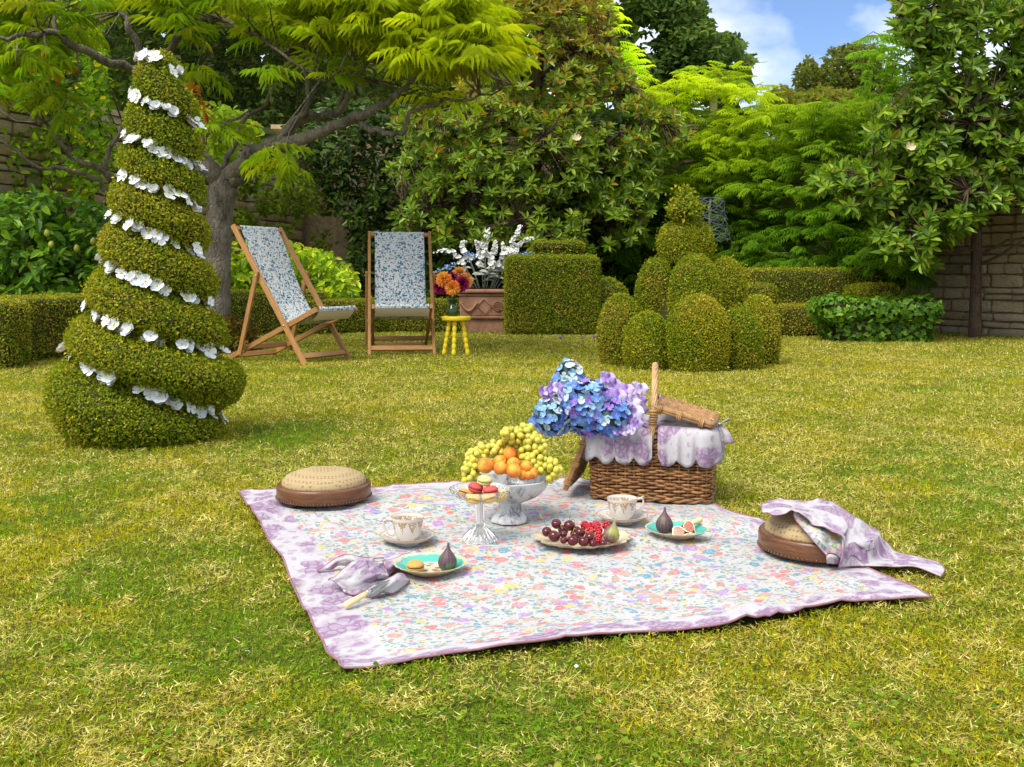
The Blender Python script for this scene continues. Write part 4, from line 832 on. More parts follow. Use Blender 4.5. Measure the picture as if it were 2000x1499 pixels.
# chicken wire form on a stake --------------------------------------------------
wy = 9.6; root = thing('wire_frame', 'bell shaped chicken wire topiary frame on a stake behind the domed topiary', 'garden frame', ((1388-1000)/F*wy, wy, 0))
mb = MB(); cx = (1388-1000)/F*wy; mb.tube([(cx, wy, 0), (cx-.01, wy, 1.3), (cx, wy, 1.42)], .011, 6); link('stake', mb.mesh('stake', M['bark']), root, True)
M['wire'] = plain('galvanised_wire', (.12, .14, .17), .45, .5, .1, 30, Metallic=.5)
mb = MB(); rows, cols_ = 9, 14
def wpnt(i, j):
    h = i/rows; r = (.125+.05*(1-h)**2)*(1+.04*math.sin(j*2.1+i)); a = 2*math.pi*j/cols_; return Vector((cx+.02*(1-h)+r*math.cos(a), wy+r*math.sin(a), 1.01+.40*h+.008*math.sin(j*1.7+i*2.3)))
for i in range(rows):
    for j in range(cols_):
        if (i+j) % 2 == 0:
            a, b = wpnt(i, j), wpnt(i+.45, j); mb.tube([a, b], .0035, 4, False); mb.tube([b, wpnt(i+1, j-1)], .003, 4, False); mb.tube([b, wpnt(i+1, j+1)], .003, 4, False)
for k in range(8):
    a = 2*math.pi*k/8; mb.tube([wpnt(rows, k*cols_/8), Vector((cx+.05*math.cos(a), wy+.05*math.sin(a), 1.43)), Vector((cx, wy, 1.425))], .003, 4, False)
o_ = link('wire_mesh', mb.mesh('wire_mesh', M['wire']), root, True); o_['kind'] = 'stuff'
# ------------------------------------------------------------------ picnic blanket
uu = np.linspace(0, 1, NB)
U, Vv = np.meshgrid(uu, uu, indexing='xy')       # U along front edge, V from front to back
B_ = (1-Vv)[..., None]*cF[None]+Vv[..., None]*cB[None]+(1-U)[..., None]*cL[:, None]+U[..., None]*cR[:, None] \
   - ((1-U)*(1-Vv))[..., None]*cF[0]-(U*(1-Vv))[..., None]*cF[-1]-((1-U)*Vv)[..., None]*cB[0]-(U*Vv)[..., None]*cB[-1]
W_, D_ = 1.30, 1.50
edge = np.minimum(np.minimum(U, 1-U)*W_, np.minimum(Vv, 1-Vv)*D_)
wr = (fbm(B_[..., 0]*4, B_[..., 1]*4, 61)-.5)*.016+(fbm(B_[..., 0]*1.5+3, B_[..., 1]*9, 62, 3)-.5)*.012*np.clip(edge*8, .15, 1)
wr += .006*np.sin(B_[..., 0]*9+B_[..., 1]*21)*np.clip((fbm(B_[..., 0]*2.2, B_[..., 1]*2.2, 63)-.45)*5, 0, 1)
rd_ = np.abs(fbm(B_[..., 0]*3.1+7, B_[..., 1]*3.1, 66, 3)-.5); wr += .007*np.clip(1-rd_/.045, 0, 1)*np.clip((fbm(B_[..., 0]*1.7, B_[..., 1]*1.7, 67, 2)-.38)*4, 0, 1)
for q_ in (W_/3, 2*W_/3): wr += .0028*np.exp(-((U*W_-q_)/.008)**2)
for q_ in (D_/3, 2*D_/3): wr += .0028*np.exp(-((Vv*D_-q_)/.008)**2)
BZ = ZB+wr*1.15+.006*np.clip(1-edge/.12, 0, 1)*(fbm(B_[..., 0]*9, B_[..., 1]*9, 64)-.2)
B_[..., 2] = BZ; sh_ = np.clip(1-edge/.05, 0, 1)*.012; B_[..., 0] += (fbm(U*11, Vv*11, 68, 2)-.5)*sh_; B_[..., 1] += (fbm(U*11+5, Vv*11, 69, 2)-.5)*sh_
def bz(x, y):
    i = np.argmin((B_[..., 0]-x)**2+(B_[..., 1]-y)**2); return float(B_.reshape(-1, 3)[i, 2])
blanket = thing('picnic_blanket', 'large white picnic blanket printed with small bright flowers and a lilac border', 'blanket', (0.05, 2.65, 0))
quads = {'centre_panel': [], 'border': []}
for i in range(NB-1):
    for j in range(NB-1):
        e = min(uu[j]*W_+W_/NB/2, W_-uu[j]*W_-W_/NB/2, uu[i]*D_+D_/NB/2, D_-uu[i]*D_-D_/NB/2)
        (quads['border'] if e < .092 else quads['centre_panel']).append((i*NB+j, i*NB+j+1, (i+1)*NB+j+1, (i+1)*NB+j))
for nm, mt in (('centre_panel', 'floral'), ('border', 'toile')):
    used = sorted({v for f in quads[nm] for v in f}); mp_ = {v: k for k, v in enumerate(used)}; Vt = B_.reshape(-1, 3); mb = MB()
    mb.add([Vt[v] for v in used], [tuple(mp_[v] for v in f) for f in quads[nm]], 0, [(U.ravel()[v]*W_, Vv.ravel()[v]*D_, 0) for v in used])
    link(nm, mb.mesh(nm, M[mt], True, True), blanket, True)
per = [B_[0, j] for j in range(NB)]+[B_[i, -1] for i in range(1, NB)]+[B_[-1, j] for j in range(NB-2, -1, -1)]+[B_[i, 0] for i in range(NB-2, 0, -1)]
mb = MB(); mb.tube([Vector(p) for p in per], .0023, 6, closed=True); link('hem', mb.mesh('hem', M['hem']), blanket, True)

# ------------------------------------------------------------------ footstools
t = NT('stool_tapestry'); o = t.obj(); v = t.vor(o, 95, 'F1', .15); v2 = t.noise(o, 300, 2)
c = t.mix(t.ramp(v.outputs['Distance'], [(.30, 1.0), (.42, 0.0)]), (.40, .30, .16), (.24, .15, .065)); c = t.mix(t.math('MULTIPLY', v2.outputs['Fac'], .3), c, (.46, .36, .21)); t.bump(v2.outputs['Fac'], .4, .002); M['tapestry'] = t.fin(c, .95, .1)
t = NT('walnut'); o = t.attr('uvw').outputs['Vector']; ob_ = t.obj(); mp = t.n('ShaderNodeMapping'); mp.inputs['Scale'].default_value = (2, 2, 26); t.l(ob_, mp.inputs[0]); nz = t.noise(mp.outputs[0], 7, 6, .65, 1.2)
c = t.mix(t.ramp(nz.outputs['Fac'], [(.3, 0.0), (.7, 1.0)]), (.060, .021, .008), (.20, .080, .030)); M['walnut'] = t.fin(c, .32, .5)
M['dark_wood'] = plain('dark_wood', (.03, .018, .012), .4, .4, .2, 40)
M['stud'] = plain('brass_stud', (.18, .11, .04), .35, .5, .1, 40, Metallic=.8)
def footstool(label, c, rz):
    r = thing('footstool', label, 'footstool', c, rz, 'round footstools')
    mb = MB(); prof = [(.100, .010), (.132, .010), (.137, .013), (.1395, .018), (.1395, .046), (.138, .0505), (.1355, .053), (.131, .054), (.118, .0525)]
    mb.lathe(prof, 56); link('wooden_ring', mb.mesh('wooden_ring', M['walnut'], True, True, 40), r)
    mb = MB(); mb.lathe([(.0, .094)]+[(.125*math.sin(a)**.8, .050+.044*math.cos(a)**.75) for a in np.linspace(.06, math.pi/2, 13)]+[(.120, .044)], 48); link('cushion', mb.mesh('cushion', M['tapestry']), r)
    sm = MB(); sm.ball((0, 0, 0), (.0025, .0028, .0025), 6, 4); sm = sm.mesh('stud', M['stud'])
    for k in range(84):
        a = 2*math.pi*k/84; link('stud', sm, r, loc=(.1405*math.cos(a), .1405*math.sin(a), .0165))
    fm_ = MB(); fm_.lathe([(.012, 0), (.017, .003), (.018, .008), (.012, .012)], 12, cap=True); fm_ = fm_.mesh('foot', M['dark_wood'])
    for k in range(4):
        a = R(40+90*k); link('foot', fm_, r, loc=(.112*math.cos(a), .112*math.sin(a), 0))
    return r
footstool('round wooden footstool with beige tapestry cushion, bare, at the back left corner of the blanket', ((633-1000)/F*3.06, 3.06, ZB+.004), .2)
FS = Vector((.742, 2.49, ZB+.002))
footstool('round wooden footstool with beige cushion half covered by a lilac cloth', FS, .9)

# ------------------------------------------------------------------ draped cloths
def netcloth(net, nu, nv, wid, hei, amp=.004, seed=0, uvo=(0, 0), fr=14):
    """net[row][col] = points; smooth surface; returns V grid (nv,nu,3) and uv"""
    rows = [crom(r, nu) for r in net]; g = np.stack(rows); g = np.stack([crom(g[:, j], nv) for j in range(nu)], 1)
    du = np.gradient(g, axis=1); dv = np.gradient(g, axis=0); nn = nrmz(np.cross(du, dv)); a, b = np.meshgrid(np.linspace(0, wid, nu), np.linspace(0, hei, nv))
    rd = np.abs(fbm(a*fr*.9+5, b*fr*.9, 90+seed, 3)-.5)*2; g = g+nn*((fbm(a*fr, b*fr, 70+seed)-.5)*1.4*amp+(np.minimum(rd, .28)/.28-.7)*amp*.75)[..., None]; return g, np.stack([a+uvo[0], b+uvo[1], a*0], -1)
def cloth_part(name, root, g, uv, mat, hem=True, back=None, flip=False):
    nv, nu = g.shape[:2]; mb = MB(); fs = [(i*nu+j, i*nu+j+1, (i+1)*nu+j+1, (i+1)*nu+j) for i in range(nv-1) for j in range(nu-1)]
    mb.add(g.reshape(-1, 3), fs, 0, uv.reshape(-1, 3))
    mats = [M[mat]]
    if back:
        du = np.gradient(g, axis=1); dv = np.gradient(g, axis=0); nn = nrmz(np.cross(du, dv))*(.0022 if not flip else -.0022)
        mb.add((g+nn).reshape(-1, 3), [f[::-1] for f in fs], 1, uv.reshape(-1, 3)+7); mats.append(M[back])
    link(name, mb.mesh(name, mats, True, True), root, True)
    if hem:
        per = [g[0, j] for j in range(nu)]+[g[i, -1] for i in range(1, nv)]+[g[-1, j] for j in range(nu-2, -1, -1)]+[g[i, 0] for i in range(nv-2, 0, -1)]
        mb = MB(); mb.tube([Vector(p) for p in per], .0011, 5, closed=True); link('hem', mb.mesh('hem', M['hem']), root, True)
def C8(x, y, Y): return P(1420+x/4.348, 940+y/4.348, Y)
cl = thing('lilac_cloth', 'lilac patterned cloth with floral lining flung over the footstool, trailing onto the grass', 'cloth', FS+Vector((.05, 0, .1)))
net = [[C8(350, 165, 2.56), C8(500, 150, 2.60), C8(640, 172, 2.60), C8(760, 168, 2.60), C8(900, 200, 2.62), C8(1050, 275, 2.60), C8(1130, 372, 2.58), C8(1250, 445, 2.54), C8(1380, 545, 2.50), C8(1460, 642, 2.46), C8(1600, 690, 2.43), C8(1800, 738, 2.38)],
       [C8(300, 200, 2.50), C8(450, 190, 2.52), C8(600, 215, 2.50), C8(720, 235, 2.52), C8(850, 265, 2.50), C8(985, 330, 2.44), C8(1060, 430, 2.40), C8(1190, 530, 2.38), C8(1330, 620, 2.42), C8(1450, 690, 2.41), C8(1600, 715, 2.39), C8(1835, 765, 2.34)],
       [C8(290, 235, 2.44), C8(430, 235, 2.44), C8(570, 240, 2.42), C8(700, 290, 2.44), C8(840, 350, 2.405), C8(985, 420, 2.355), C8(1020, 540, 2.345), C8(1150, 640, 2.36), C8(1310, 690, 2.385), C8(1440, 730, 2.38), C8(1600, 740, 2.36), C8(1846, 800, 2.31)],
       [C8(318, 276, 2.40), C8(430, 280, 2.40), C8(560, 258, 2.40), C8(680, 330, 2.385), C8(820, 410, 2.365), C8(975, 485, 2.325), C8(957, 772, 2.33), C8(1130, 748, 2.345), C8(1335, 752, 2.345), C8(1440, 775, 2.34), C8(1600, 760, 2.34), C8(1815, 852, 2.265)]]
def push(g, lift):
    q = np.hypot(g[..., 0]-FS.x, g[..., 1]-FS.y); top = np.where(q < .124, .050+.044*np.sqrt(np.maximum(0, 1-(q/.124)**2))**.8, np.where(q < .146, .0545, 0))
    g[..., 2] = np.maximum(g[..., 2], np.maximum(FS.z+top+lift, ZB+lift*.6))
    for _ in range(10):
        z = g[..., 2].copy(); z[1:-1, 1:-1] = (z[:-2, 1:-1]+z[2:, 1:-1]+z[1:-1, :-2]+z[1:-1, 2:]+4*z[1:-1, 1:-1])/8; g[..., 2] = np.maximum(z, np.where(q < .146, FS.z+top+.002, ZB+.002))
    return g
g, uv = netcloth(net, 120, 40, .62, .26, .009, 1, (.3, .2), 16); g = push(g, .007)
cloth_part('toile_side', cl, g, uv, 'toile')
net = [[C8(560, 256, 2.415), C8(660, 300, 2.42), C8(780, 360, 2.40), C8(900, 420, 2.385), C8(985, 470, 2.36)],
       [C8(575, 320, 2.41), C8(680, 385, 2.39), C8(790, 450, 2.355), C8(890, 500, 2.37), C8(985, 540, 2.36)],
       [C8(640, 400, 2.375), C8(730, 470, 2.35), C8(815, 525, 2.325), C8(880, 570, 2.35), C8(980, 600, 2.35)],
       [C8(842, 630, 2.325), C8(862, 612, 2.325), C8(885, 612, 2.325), C8(930, 625, 2.33), C8(965, 660, 2.34)]]
g, uv = netcloth(net, 40, 36, .17, .14, .003, 2, (1.13, .41)); g = push(g, .003); uv = np.stack([g[..., 0], g[..., 2]+g[..., 1], g[..., 0]*0], -1); cloth_part('floral_side', cl, g, uv, 'floral', True)
net = [[C8(842, 628, 2.328), C8(870, 606, 2.335), C8(920, 620, 2.335), C8(962, 655, 2.345)], [C8(845, 665, 2.322), C8(872, 640, 2.31), C8(920, 655, 2.32), C8(962, 690, 2.34)], [C8(848, 705, 2.33), C8(875, 700, 2.33), C8(920, 703, 2.335), C8(962, 708, 2.345)]]
g, uv = netcloth(net, 20, 12, .06, .04, .002, 3, (.9, .3)); g[..., 2] = np.maximum(g[..., 2], ZB+.004); cloth_part('toile_fold', cl, g, uv, 'toile', False)

# napkin
def C6(x, y, Y=None, z=None):
    px, py = 600+x/5.556, 980+y/5.556
    return P(px, py, Y) if Y else GB(px, py, z if z is not None else ZB+.004)
nap = thing('napkin', 'crumpled lilac patterned napkin with floral lining lying beside the teal rimmed plate', 'napkin', C6(620, 790))
Z = ZB
net = [[C6(600, 575, z=Z+.030), C6(680, 600, z=Z+.028), C6(770, 640, z=Z+.02), C6(850, 655, z=Z+.012)],
       [C6(430, 690, z=Z+.034), C6(560, 660, z=Z+.040), C6(720, 650, z=Z+.034), C6(860, 700, z=Z+.018)],
       [C6(320, 790, z=Z+.030), C6(470, 760, z=Z+.044), C6(680, 720, z=Z+.038), C6(870, 760, z=Z+.02)],
       [C6(230, 850, z=Z+.014), C6(420, 850, z=Z+.030), C6(640, 830, z=Z+.030), C6(880, 800, z=Z+.016)],
       [C6(310, 885, z=Z+.008), C6(440, 950, z=Z+.012), C6(620, 900, z=Z+.018), C6(870, 830, z=Z+.008)],
       [C6(400, 975, z=Z+.004), C6(500, 1010, z=Z+.004), C6(650, 965, z=Z+.006), C6(900, 850, z=Z+.004)]]
g, uv = netcloth(net, 56, 44, .13, .17, .006, 4, (.1, .72), 26); g[..., 2] = np.maximum(g[..., 2], Z+.003); cloth_part('folded_band', nap, g, uv, 'toile', True, 'floral', False)
net = [[C6(100, 748, z=Z+.002), C6(210, 690, z=Z+.012), C6(330, 600, z=Z+.030), C6(450, 572, z=Z+.042), C6(570, 590, z=Z+.040), C6(700, 610, z=Z+.026), C6(830, 610, z=Z+.010)],
       [C6(130, 755, z=Z+.002), C6(230, 715, z=Z+.010), C6(340, 640, z=Z+.024), C6(460, 630, z=Z+.034), C6(570, 660, z=Z+.032), C6(690, 660, z=Z+.022), C6(840, 640, z=Z+.01)],
       [C6(180, 745, z=Z+.003), C6(270, 735, z=Z+.005), C6(340, 690, z=Z+.012), C6(460, 690, z=Z+.016), C6(560, 720, z=Z+.014), C6(680, 700, z=Z+.012), C6(840, 680, z=Z+.006)]]
g, uv = netcloth(net, 50, 20, .16, .07, .003, 5, (.5, .9), 26); cloth_part('back_fold', nap, g, uv, 'toile', True, 'floral', False)
net = [[C6(820, 655, z=Z+.012), C6(940, 615, z=Z+.016), C6(1060, 575, z=Z+.014), C6(1205, 512, z=Z+.010)], [C6(850, 720, z=Z+.02), C6(960, 670, z=Z+.022), C6(1090, 610, z=Z+.018), C6(1250, 560, z=Z+.012)], [C6(880, 800, z=Z+.004), C6(1000, 720, z=Z+.006), C6(1130, 650, z=Z+.005), C6(1285, 605, z=Z+.003)]]
g, uv = netcloth(net, 36, 16, .11, .05, .003, 6, (.2, 1.2), 26); cloth_part('tail', nap, g, uv, 'toile')
net = [[C6(640, 960, z=Z+.012), C6(760, 900, z=Z+.020), C6(900, 820, z=Z+.024), C6(1010, 780, z=Z+.022), C6(1080, 830, z=Z+.012)], [C6(650, 1000, z=Z+.010), C6(770, 950, z=Z+.020), C6(890, 900, z=Z+.026), C6(1000, 850, z=Z+.022), C6(1100, 850, z=Z+.008)], [C6(640, 1040, z=Z+.002), C6(740, 1030, z=Z+.003), C6(830, 985, z=Z+.008), C6(950, 990, z=Z+.002), C6(1105, 870, z=Z+.002)]]
g, uv = netcloth(net, 40, 18, .10, .05, .003, 7, (.6, .5), 26); g[..., 2] = np.maximum(g[..., 2], Z+.002); cloth_part('front_fold', nap, g, uv, 'toile', True, 'floral', False)

# ------------------------------------------------------------------ china
def china(name, base, inkcol, scale, thr=.5, bands=(), rough=.2, extra=None):
    t = NT(name); o = t.obj(); c = base
    s = t.n('ShaderNodeSeparateXYZ'); t.l(o, s.inputs[0])
    c = extra(t, o, s, c) if extra else c
    return t.fin(c, rough, .5)
def gilt(t, o, s, c):          # hanging gilt medallions round the top of the cup
    an = t.math('ARCTAN2', s.outputs[1], s.outputs[0]); per = t.math('FRACT', t.math('MULTIPLY', an, 9/(2*math.pi))); dx = t.math('ABSOLUTE', t.math('SUBTRACT', per, .5)); zz = s.outputs[2]
    tri = t.math('LESS_THAN', t.math('ADD', t.math('MULTIPLY', dx, .062), t.math('SUBTRACT', .052, zz)), .030)
    cx = t.n('ShaderNodeCombineXYZ'); t.l(t.math('MULTIPLY', an, .04), cx.inputs[0]); t.l(zz, cx.inputs[1]); v = t.vor(cx.outputs[0], 150, 'DISTANCE_TO_EDGE'); lace = t.ramp(v.outputs['Distance'], [(.08, 1.0), (.22, .0)])
    m = t.math('MULTIPLY', t.math('MULTIPLY', tri, lace), t.math('LESS_THAN', zz, .0525)); c = t.mix(m, c, (.40, .25, .13)); rim = t.math('GREATER_THAN', zz, .0588)
    return t.mix(t.math('MULTIPLY', rim, .8), c, (.42, .26, .12))
M['cup'] = china('gilt_cup_china', (.62, .59, .53), None, 1, extra=gilt)
def sauc(t, o, s, c):
    r = t.math('SQRT', t.math('ADD', t.math('MULTIPLY', s.outputs[0], s.outputs[0]), t.math('MULTIPLY', s.outputs[1], s.outputs[1]))); an = t.math('ARCTAN2', s.outputs[1], s.outputs[0])
    band = t.math('MULTIPLY', t.math('GREATER_THAN', r, .040), t.math('LESS_THAN', r, .062)); v = t.vor(o, 85, 'DISTANCE_TO_EDGE'); m = t.math('MULTIPLY', band, t.ramp(v.outputs['Distance'], [(.05, .8), (.15, 0.0)])); m = t.math('MULTIPLY', m, t.math('GREATER_THAN', t.math('SINE', t.math('MULTIPLY', an, 9)), -.1))
    c = t.mix(m, c, (.36, .24, .16)); return t.mix(t.math('MULTIPLY', t.math('GREATER_THAN', r, .0675), .85), c, (.40, .25, .12))
M['saucer'] = china('gilt_saucer_china', (.62, .59, .53), None, 1, extra=sauc)
def teacup(label, slabel, c, hrot):
    s = MB(); s.lathe([(0, .004), (.026, .004), (.030, .006), (.046, .010), (.060, .016), (.0695, .0235), (.0702, .0245), (.0690, .0252), (.060, .0190), (.046, .0130), (.030, .0095), (.0, .009)], 56); s.lathe([(.028, 0), (.030, 0), (.030, .006), (.027, .006)], 40)
    so_ = one('saucer', s.mesh('saucer', M['saucer'], True, True), slabel, 'saucer', 'gilt saucers', c)
    r = thing('teacup', label, 'cup', Vector(c)+Vector((0, 0, .0095)), hrot, 'gilt teacups')
    mb = MB(); mb.lathe([(.0, .002), (.019, .002), (.019, -.001+.001), (.021, 0), (.022, .004), (.027, .008), (.0325, .016), (.0365, .030), (.0385, .044), (.0405, .0555), (.0418, .0600), (.0412, .0606), (.0395, .0560), (.0372, .044), (.0352, .030), (.031, .017), (.024, .0095), (0, .008)], 56)
    link('bowl', mb.mesh('bowl', M['cup']), r)
    mb = MB(); pts = crom([(.0375, 0, .050), (.052, 0, .056), (.061, 0, .049), (.058, 0, .034), (.049, 0, .020), (.034, 0, .014)], 18); mb.tube([Vector(p) for p in pts], [.0034]*5+[.0028]*8+[.0032]*5, 7); mb.tube([Vector(p) for p in crom([(.054, 0, .056), (.060, 0, .060), (.064, 0, .058)], 6)], [.0028, .003, .003, .0026, .002, .0012], 6)
    link('handle', mb.mesh('handle', M['cup']), r)
cA = Vector(((796-1000)/F*2.585, 2.585, 0)); cA.z = bz(cA.x, cA.y); teacup('gilt patterned white teacup nearer the camera, handle towards the bare footstool', 'gilt edged saucer under the nearer teacup beside the napkin', cA, R(195))
cB_ = Vector(((1215-1000)/F*2.80, 2.80, 0)); cB_.z = bz(cB_.x, cB_.y); teacup('gilt patterned white teacup standing in front of the wicker basket', 'gilt edged saucer in front of the wicker basket', cB_, R(12))

# plates with teal rim
def teal(t, o, s, c):
    mp = t.n('ShaderNodeMapping'); t.l(o, mp.inputs[0]); r = t.math('SQRT', t.math('ADD', t.math('MULTIPLY', s.outputs[0], s.outputs[0]), t.math('MULTIPLY', s.outputs[1], s.outputs[1]))); nz = t.noise(o, 60, 3)
    rr_ = t.math('ADD', r, t.math('MULTIPLY', t.math('SUBTRACT', nz.outputs['Fac'], .5), .018))
    c = t.mix(t.ramp(rr_, [(.046, 0.0), (.051, 1.0)]), c, (.07, .42, .33)); fl = t.vor(o, 60); sp = t.n('ShaderNodeSeparateColor'); t.l(fl.outputs['Color'], sp.inputs[0])
    m = t.math('MULTIPLY', t.math('LESS_THAN', fl.outputs['Distance'], .42), t.math('LESS_THAN', r, .042)); m = t.math('MULTIPLY', m, t.math('GREATER_THAN', sp.outputs[2], .35)); c = t.mix(m, c, t.ramp(sp.outputs[0], [(0, (.55, .12, .10)), (.35, (.20, .30, .08)), (.6, (.62, .42, .12)), (.8, (.30, .12, .25))], 'CONSTANT'))
    return t.mix(t.ramp(rr_, [(.0765, 0.0), (.078, .9)]), c, (.68, .56, .32))
M['teal_plate'] = china('teal_rim_china', (.62, .56, .44), None, 1, extra=teal)
M['plate_back'] = plain('plate_back', (.50, .40, .24), .3, .4, .15, 40)
def plate(label, c, r0=.083):
    k = r0/.083; wob = lambda a, i: 1+.012*math.cos(a*22) if i >= 5 else 1; mb = MB(); mb.lathe([(q*k, z) for q, z in [(0, .0075), (.02, .0072), (.040, .0070), (.050, .0085), (.064, .0145), (.081, .0225), (.083, .0222)]], 88, wob=wob)
    mb.lathe([(q*k, z) for q, z in [(.083, .0222), (.081, .0200), (.064, .0115), (.050, .005), (.044, .0), (.040, 0), (.038, .004), (0, .004)]], 88, mi=1, wob=lambda a, i: 1+.012*math.cos(a*22) if i < 3 else 1); return one('plate', mb.mesh('plate', [M['teal_plate'], M['plate_back']]), label, 'plate', 'teal rimmed plates', c, (0, 0, random.random()))
pA = Vector(((840-1000)/F*2.325, 2.325, 0)); pA.z = bz(pA.x, pA.y); plate('teal rimmed plate with a tan macaron and one whole fig on it', pA)
pB = Vector(((1322-1000)/F*2.62, 2.62, 0)); pB.z = bz(pB.x, pB.y); plate('teal rimmed plate holding a whole fig, two fig halves and a knife', pB, .081)

# figs
t = NT('fig_skin'); o = t.obj(); s = t.n('ShaderNodeSeparateXYZ'); t.l(o, s.inputs[0]); an = t.math('ARCTAN2', s.outputs[1], s.outputs[0]); st = t.math('SINE', t.math('MULTIPLY', an, 15)); nz = t.noise(o, 45, 4); nz2 = t.noise(o, 26, 2)
c = t.mix(t.ramp(nz2.outputs['Fac'], [(.48, 0.0), (.66, .75)]), (.085, .045, .060), (.19, .21, .045)); c = t.mix(t.math('MULTIPLY', t.ramp(st, [(.3, 0.0), (1.0, .45)]), nz.outputs['Fac']), c, (.30, .25, .17)); M['fig'] = t.fin(c, .5, .35)
t = NT('green_fig_skin'); o = t.obj(); s = t.n('ShaderNodeSeparateXYZ'); t.l(o, s.inputs[0]); an = t.math('ARCTAN2', s.outputs[1], s.outputs[0]); nz2 = t.noise(o, 22, 3); st = t.math('SINE', t.math('MULTIPLY', an, 15))
c = t.mix(t.ramp(t.math('ADD', nz2.outputs['Fac'], t.math('MULTIPLY', s.outputs[0], -9)), [(.35, 0.0), (.6, 1.0)]), (.33, .37, .05), (.16, .075, .085)); c = t.mix(t.math('MULTIPLY', t.ramp(st, [(.4, 0.0), (1, .3)]), 1.0), c, (.36, .33, .16)); M['green_fig'] = t.fin(c, .45, .4)
t = NT('fig_flesh'); o = t.obj(); n_ = t.noise(o, 150, 3); v = t.vor(o, 320); c = t.mix(t.ramp(v.outputs['Distance'], [(.2, 1.0), (.4, 0.0)]), (.52, .15, .10), (.72, .45, .25)); t.bump(v.outputs['Distance'], .5, .001); M['fig_flesh'] = t.fin(c, .3, .5)
M['fig_pith'] = plain('fig_pith', (.78, .66, .45), .5, .3, .06, 60)
def figprof(r): return [(0, -.0), (.45*r, .02*r), (.82*r, .28*r), (1.0*r, .78*r), (.96*r, 1.15*r), (.72*r, 1.62*r), (.42*r, 1.98*r), (.22*r, 2.28*r), (.14*r, 2.55*r), (.12*r, 2.85*r), (.0, 2.9*r)]
def fig(label, c, r, rot=(0, 0, 0), mat='fig'):
    mb = MB(); mb.lathe(figprof(r), 30, wob=lambda a, i: 1+.012*math.cos(15*a)); me = mb.mesh('fig', M[mat]); o = one('fig', me, label, 'fig', 'whole figs', c, rot); return o
fig('whole purple fig standing upright beside the tan macaron', Vector(((873-1000)/F*2.31, 2.31, pA.z+.0075)), .0215, (0, R(3), 0))
fig('whole dark fig standing upright next to two fig halves', Vector(((1297-1000)/F*2.625, 2.625, pB.z+.0075)), .0225, (0, R(6), 1.1))
def fighalf(label, c, r, rot):
    rt = thing('fig_half', label, 'fig', c, 0, 'cut fig halves', rot); prof = figprof(r)[:-1]+[(.0, 2.88*r)]; n = 14; mb = MB(); vs = []
    for (q, z) in prof:
        for k in range(n+1): a = math.pi*k/n; vs.append((q*math.cos(a), z-1.1*r, -q*math.sin(a)))
    mb.add(vs, [(i*(n+1)+k, (i+1)*(n+1)+k, (i+1)*(n+1)+k+1, i*(n+1)+k+1) for i in range(len(prof)-1) for k in range(n)]); link('skin', mb.mesh('skin', M['fig']), rt)
    out_ = [(q, z-1.1*r) for q, z in prof]+[(-q, z-1.1*r) for q, z in prof[::-1][1:-1]]
    inn = [(q*.86, (z-1.1*r)*.84-.02*r) for q, z in prof]+[(-q*.86, (z-1.1*r)*.84-.02*r) for q, z in prof[::-1][1:-1]]; m_ = len(out_)
    mb = MB(); mb.add([(x, y_, .0004) for x, y_ in out_]+[(x, y_, .0006) for x, y_ in inn], [(i, (i+1) % m_, (i+1) % m_+m_, i+m_) for i in range(m_)]); link('pith', mb.mesh('pith', M['fig_pith'], False), rt)
    inn2 = [(q*.86, min((z-1.1*r)*.84-.02*r, .75*r)) for q, z in prof]; inn2 = inn2+[(-x, y_) for x, y_ in inn2[::-1][1:-1]]
    mb = MB(); mb.add([(0, -.1*r, .0022)]+[(x, y_, .0007) for x, y_ in inn2], [(0, i+1, (i+1) % len(inn2)+1) for i in range(len(inn2))]); link('flesh', mb.mesh('flesh', M['fig_flesh'], True), rt)
def aim(normal, up, ):   # euler with local z along normal, local y near up
    z = Vector(normal).normalized(); y_ = (Vector(up)-z*Vector(up).dot(z)).normalized(); x = y_.cross(z); return Matrix((x, y_, z)).transposed().to_euler()
fighalf('cut fig half lying at the front with its point towards the plate edge', Vector(((1327-1000)/F*2.585, 2.585, pB.z+.019)), .0165, aim((-.1, -.75, .62), (1, -.1, -.12)))
fighalf('cut fig half leaning upright against the knife', Vector(((1347-1000)/F*2.62, 2.62, pB.z+.022)), .0165, aim((.35, -.78, .45), (.62, -.1, -.75)))
# knives
M['bone'] = plain('bone_handle', (.74, .58, .30), .35, .4, .08, 50); M['blade'] = plain('steel_blade', (.55, .55, .56), .18, .5, .04, 20, Metallic=1.0)
def knife(label, a, b, hl):
    a = Vector(a); b = Vector(b); d = (b-a).normalized(); r = thing('knife', label, 'knife', a, 0, 'bone handled knives'); Ln = (b-a).length
    q = lambda s_: d*s_
    mb = MB(); mb.tube([q(0), q(.004), q(hl*.4), q(hl*.8), q(hl)], [.004, .0072, .0068, .0058, .0054], 10); link('handle', mb.mesh('handle', M['bone']), r)
    mb = MB(); mb.tube([q(hl), q(hl+.003), q(hl+.009), q(hl+.013)], [.0062, .0062, .005, .0035], 10); link('ferrule', mb.mesh('ferrule', M['blade']), r)
    s_ = d.cross(Vector((0, 0, 1))).normalized(); mb = MB(); p0 = q(hl+.012); p1 = q(Ln-.02); p2 = q(Ln); th = Vector((0, 0, .0012))
    mb.add([p0-s_*.007-th, p0+s_*.007-th, p1+s_*.007-th, p2-th, p1-s_*.008-th, p0-s_*.007+th, p0+s_*.007+th, p1+s_*.007+th, p2+th, p1-s_*.008+th], [(4, 3, 2, 1, 0), (5, 6, 7, 8, 9)]+[(i, (i+1) % 5, (i+1) % 5+5, i+5) for i in range(5)]); link('blade', mb.mesh('blade', M['blade'], False), r)
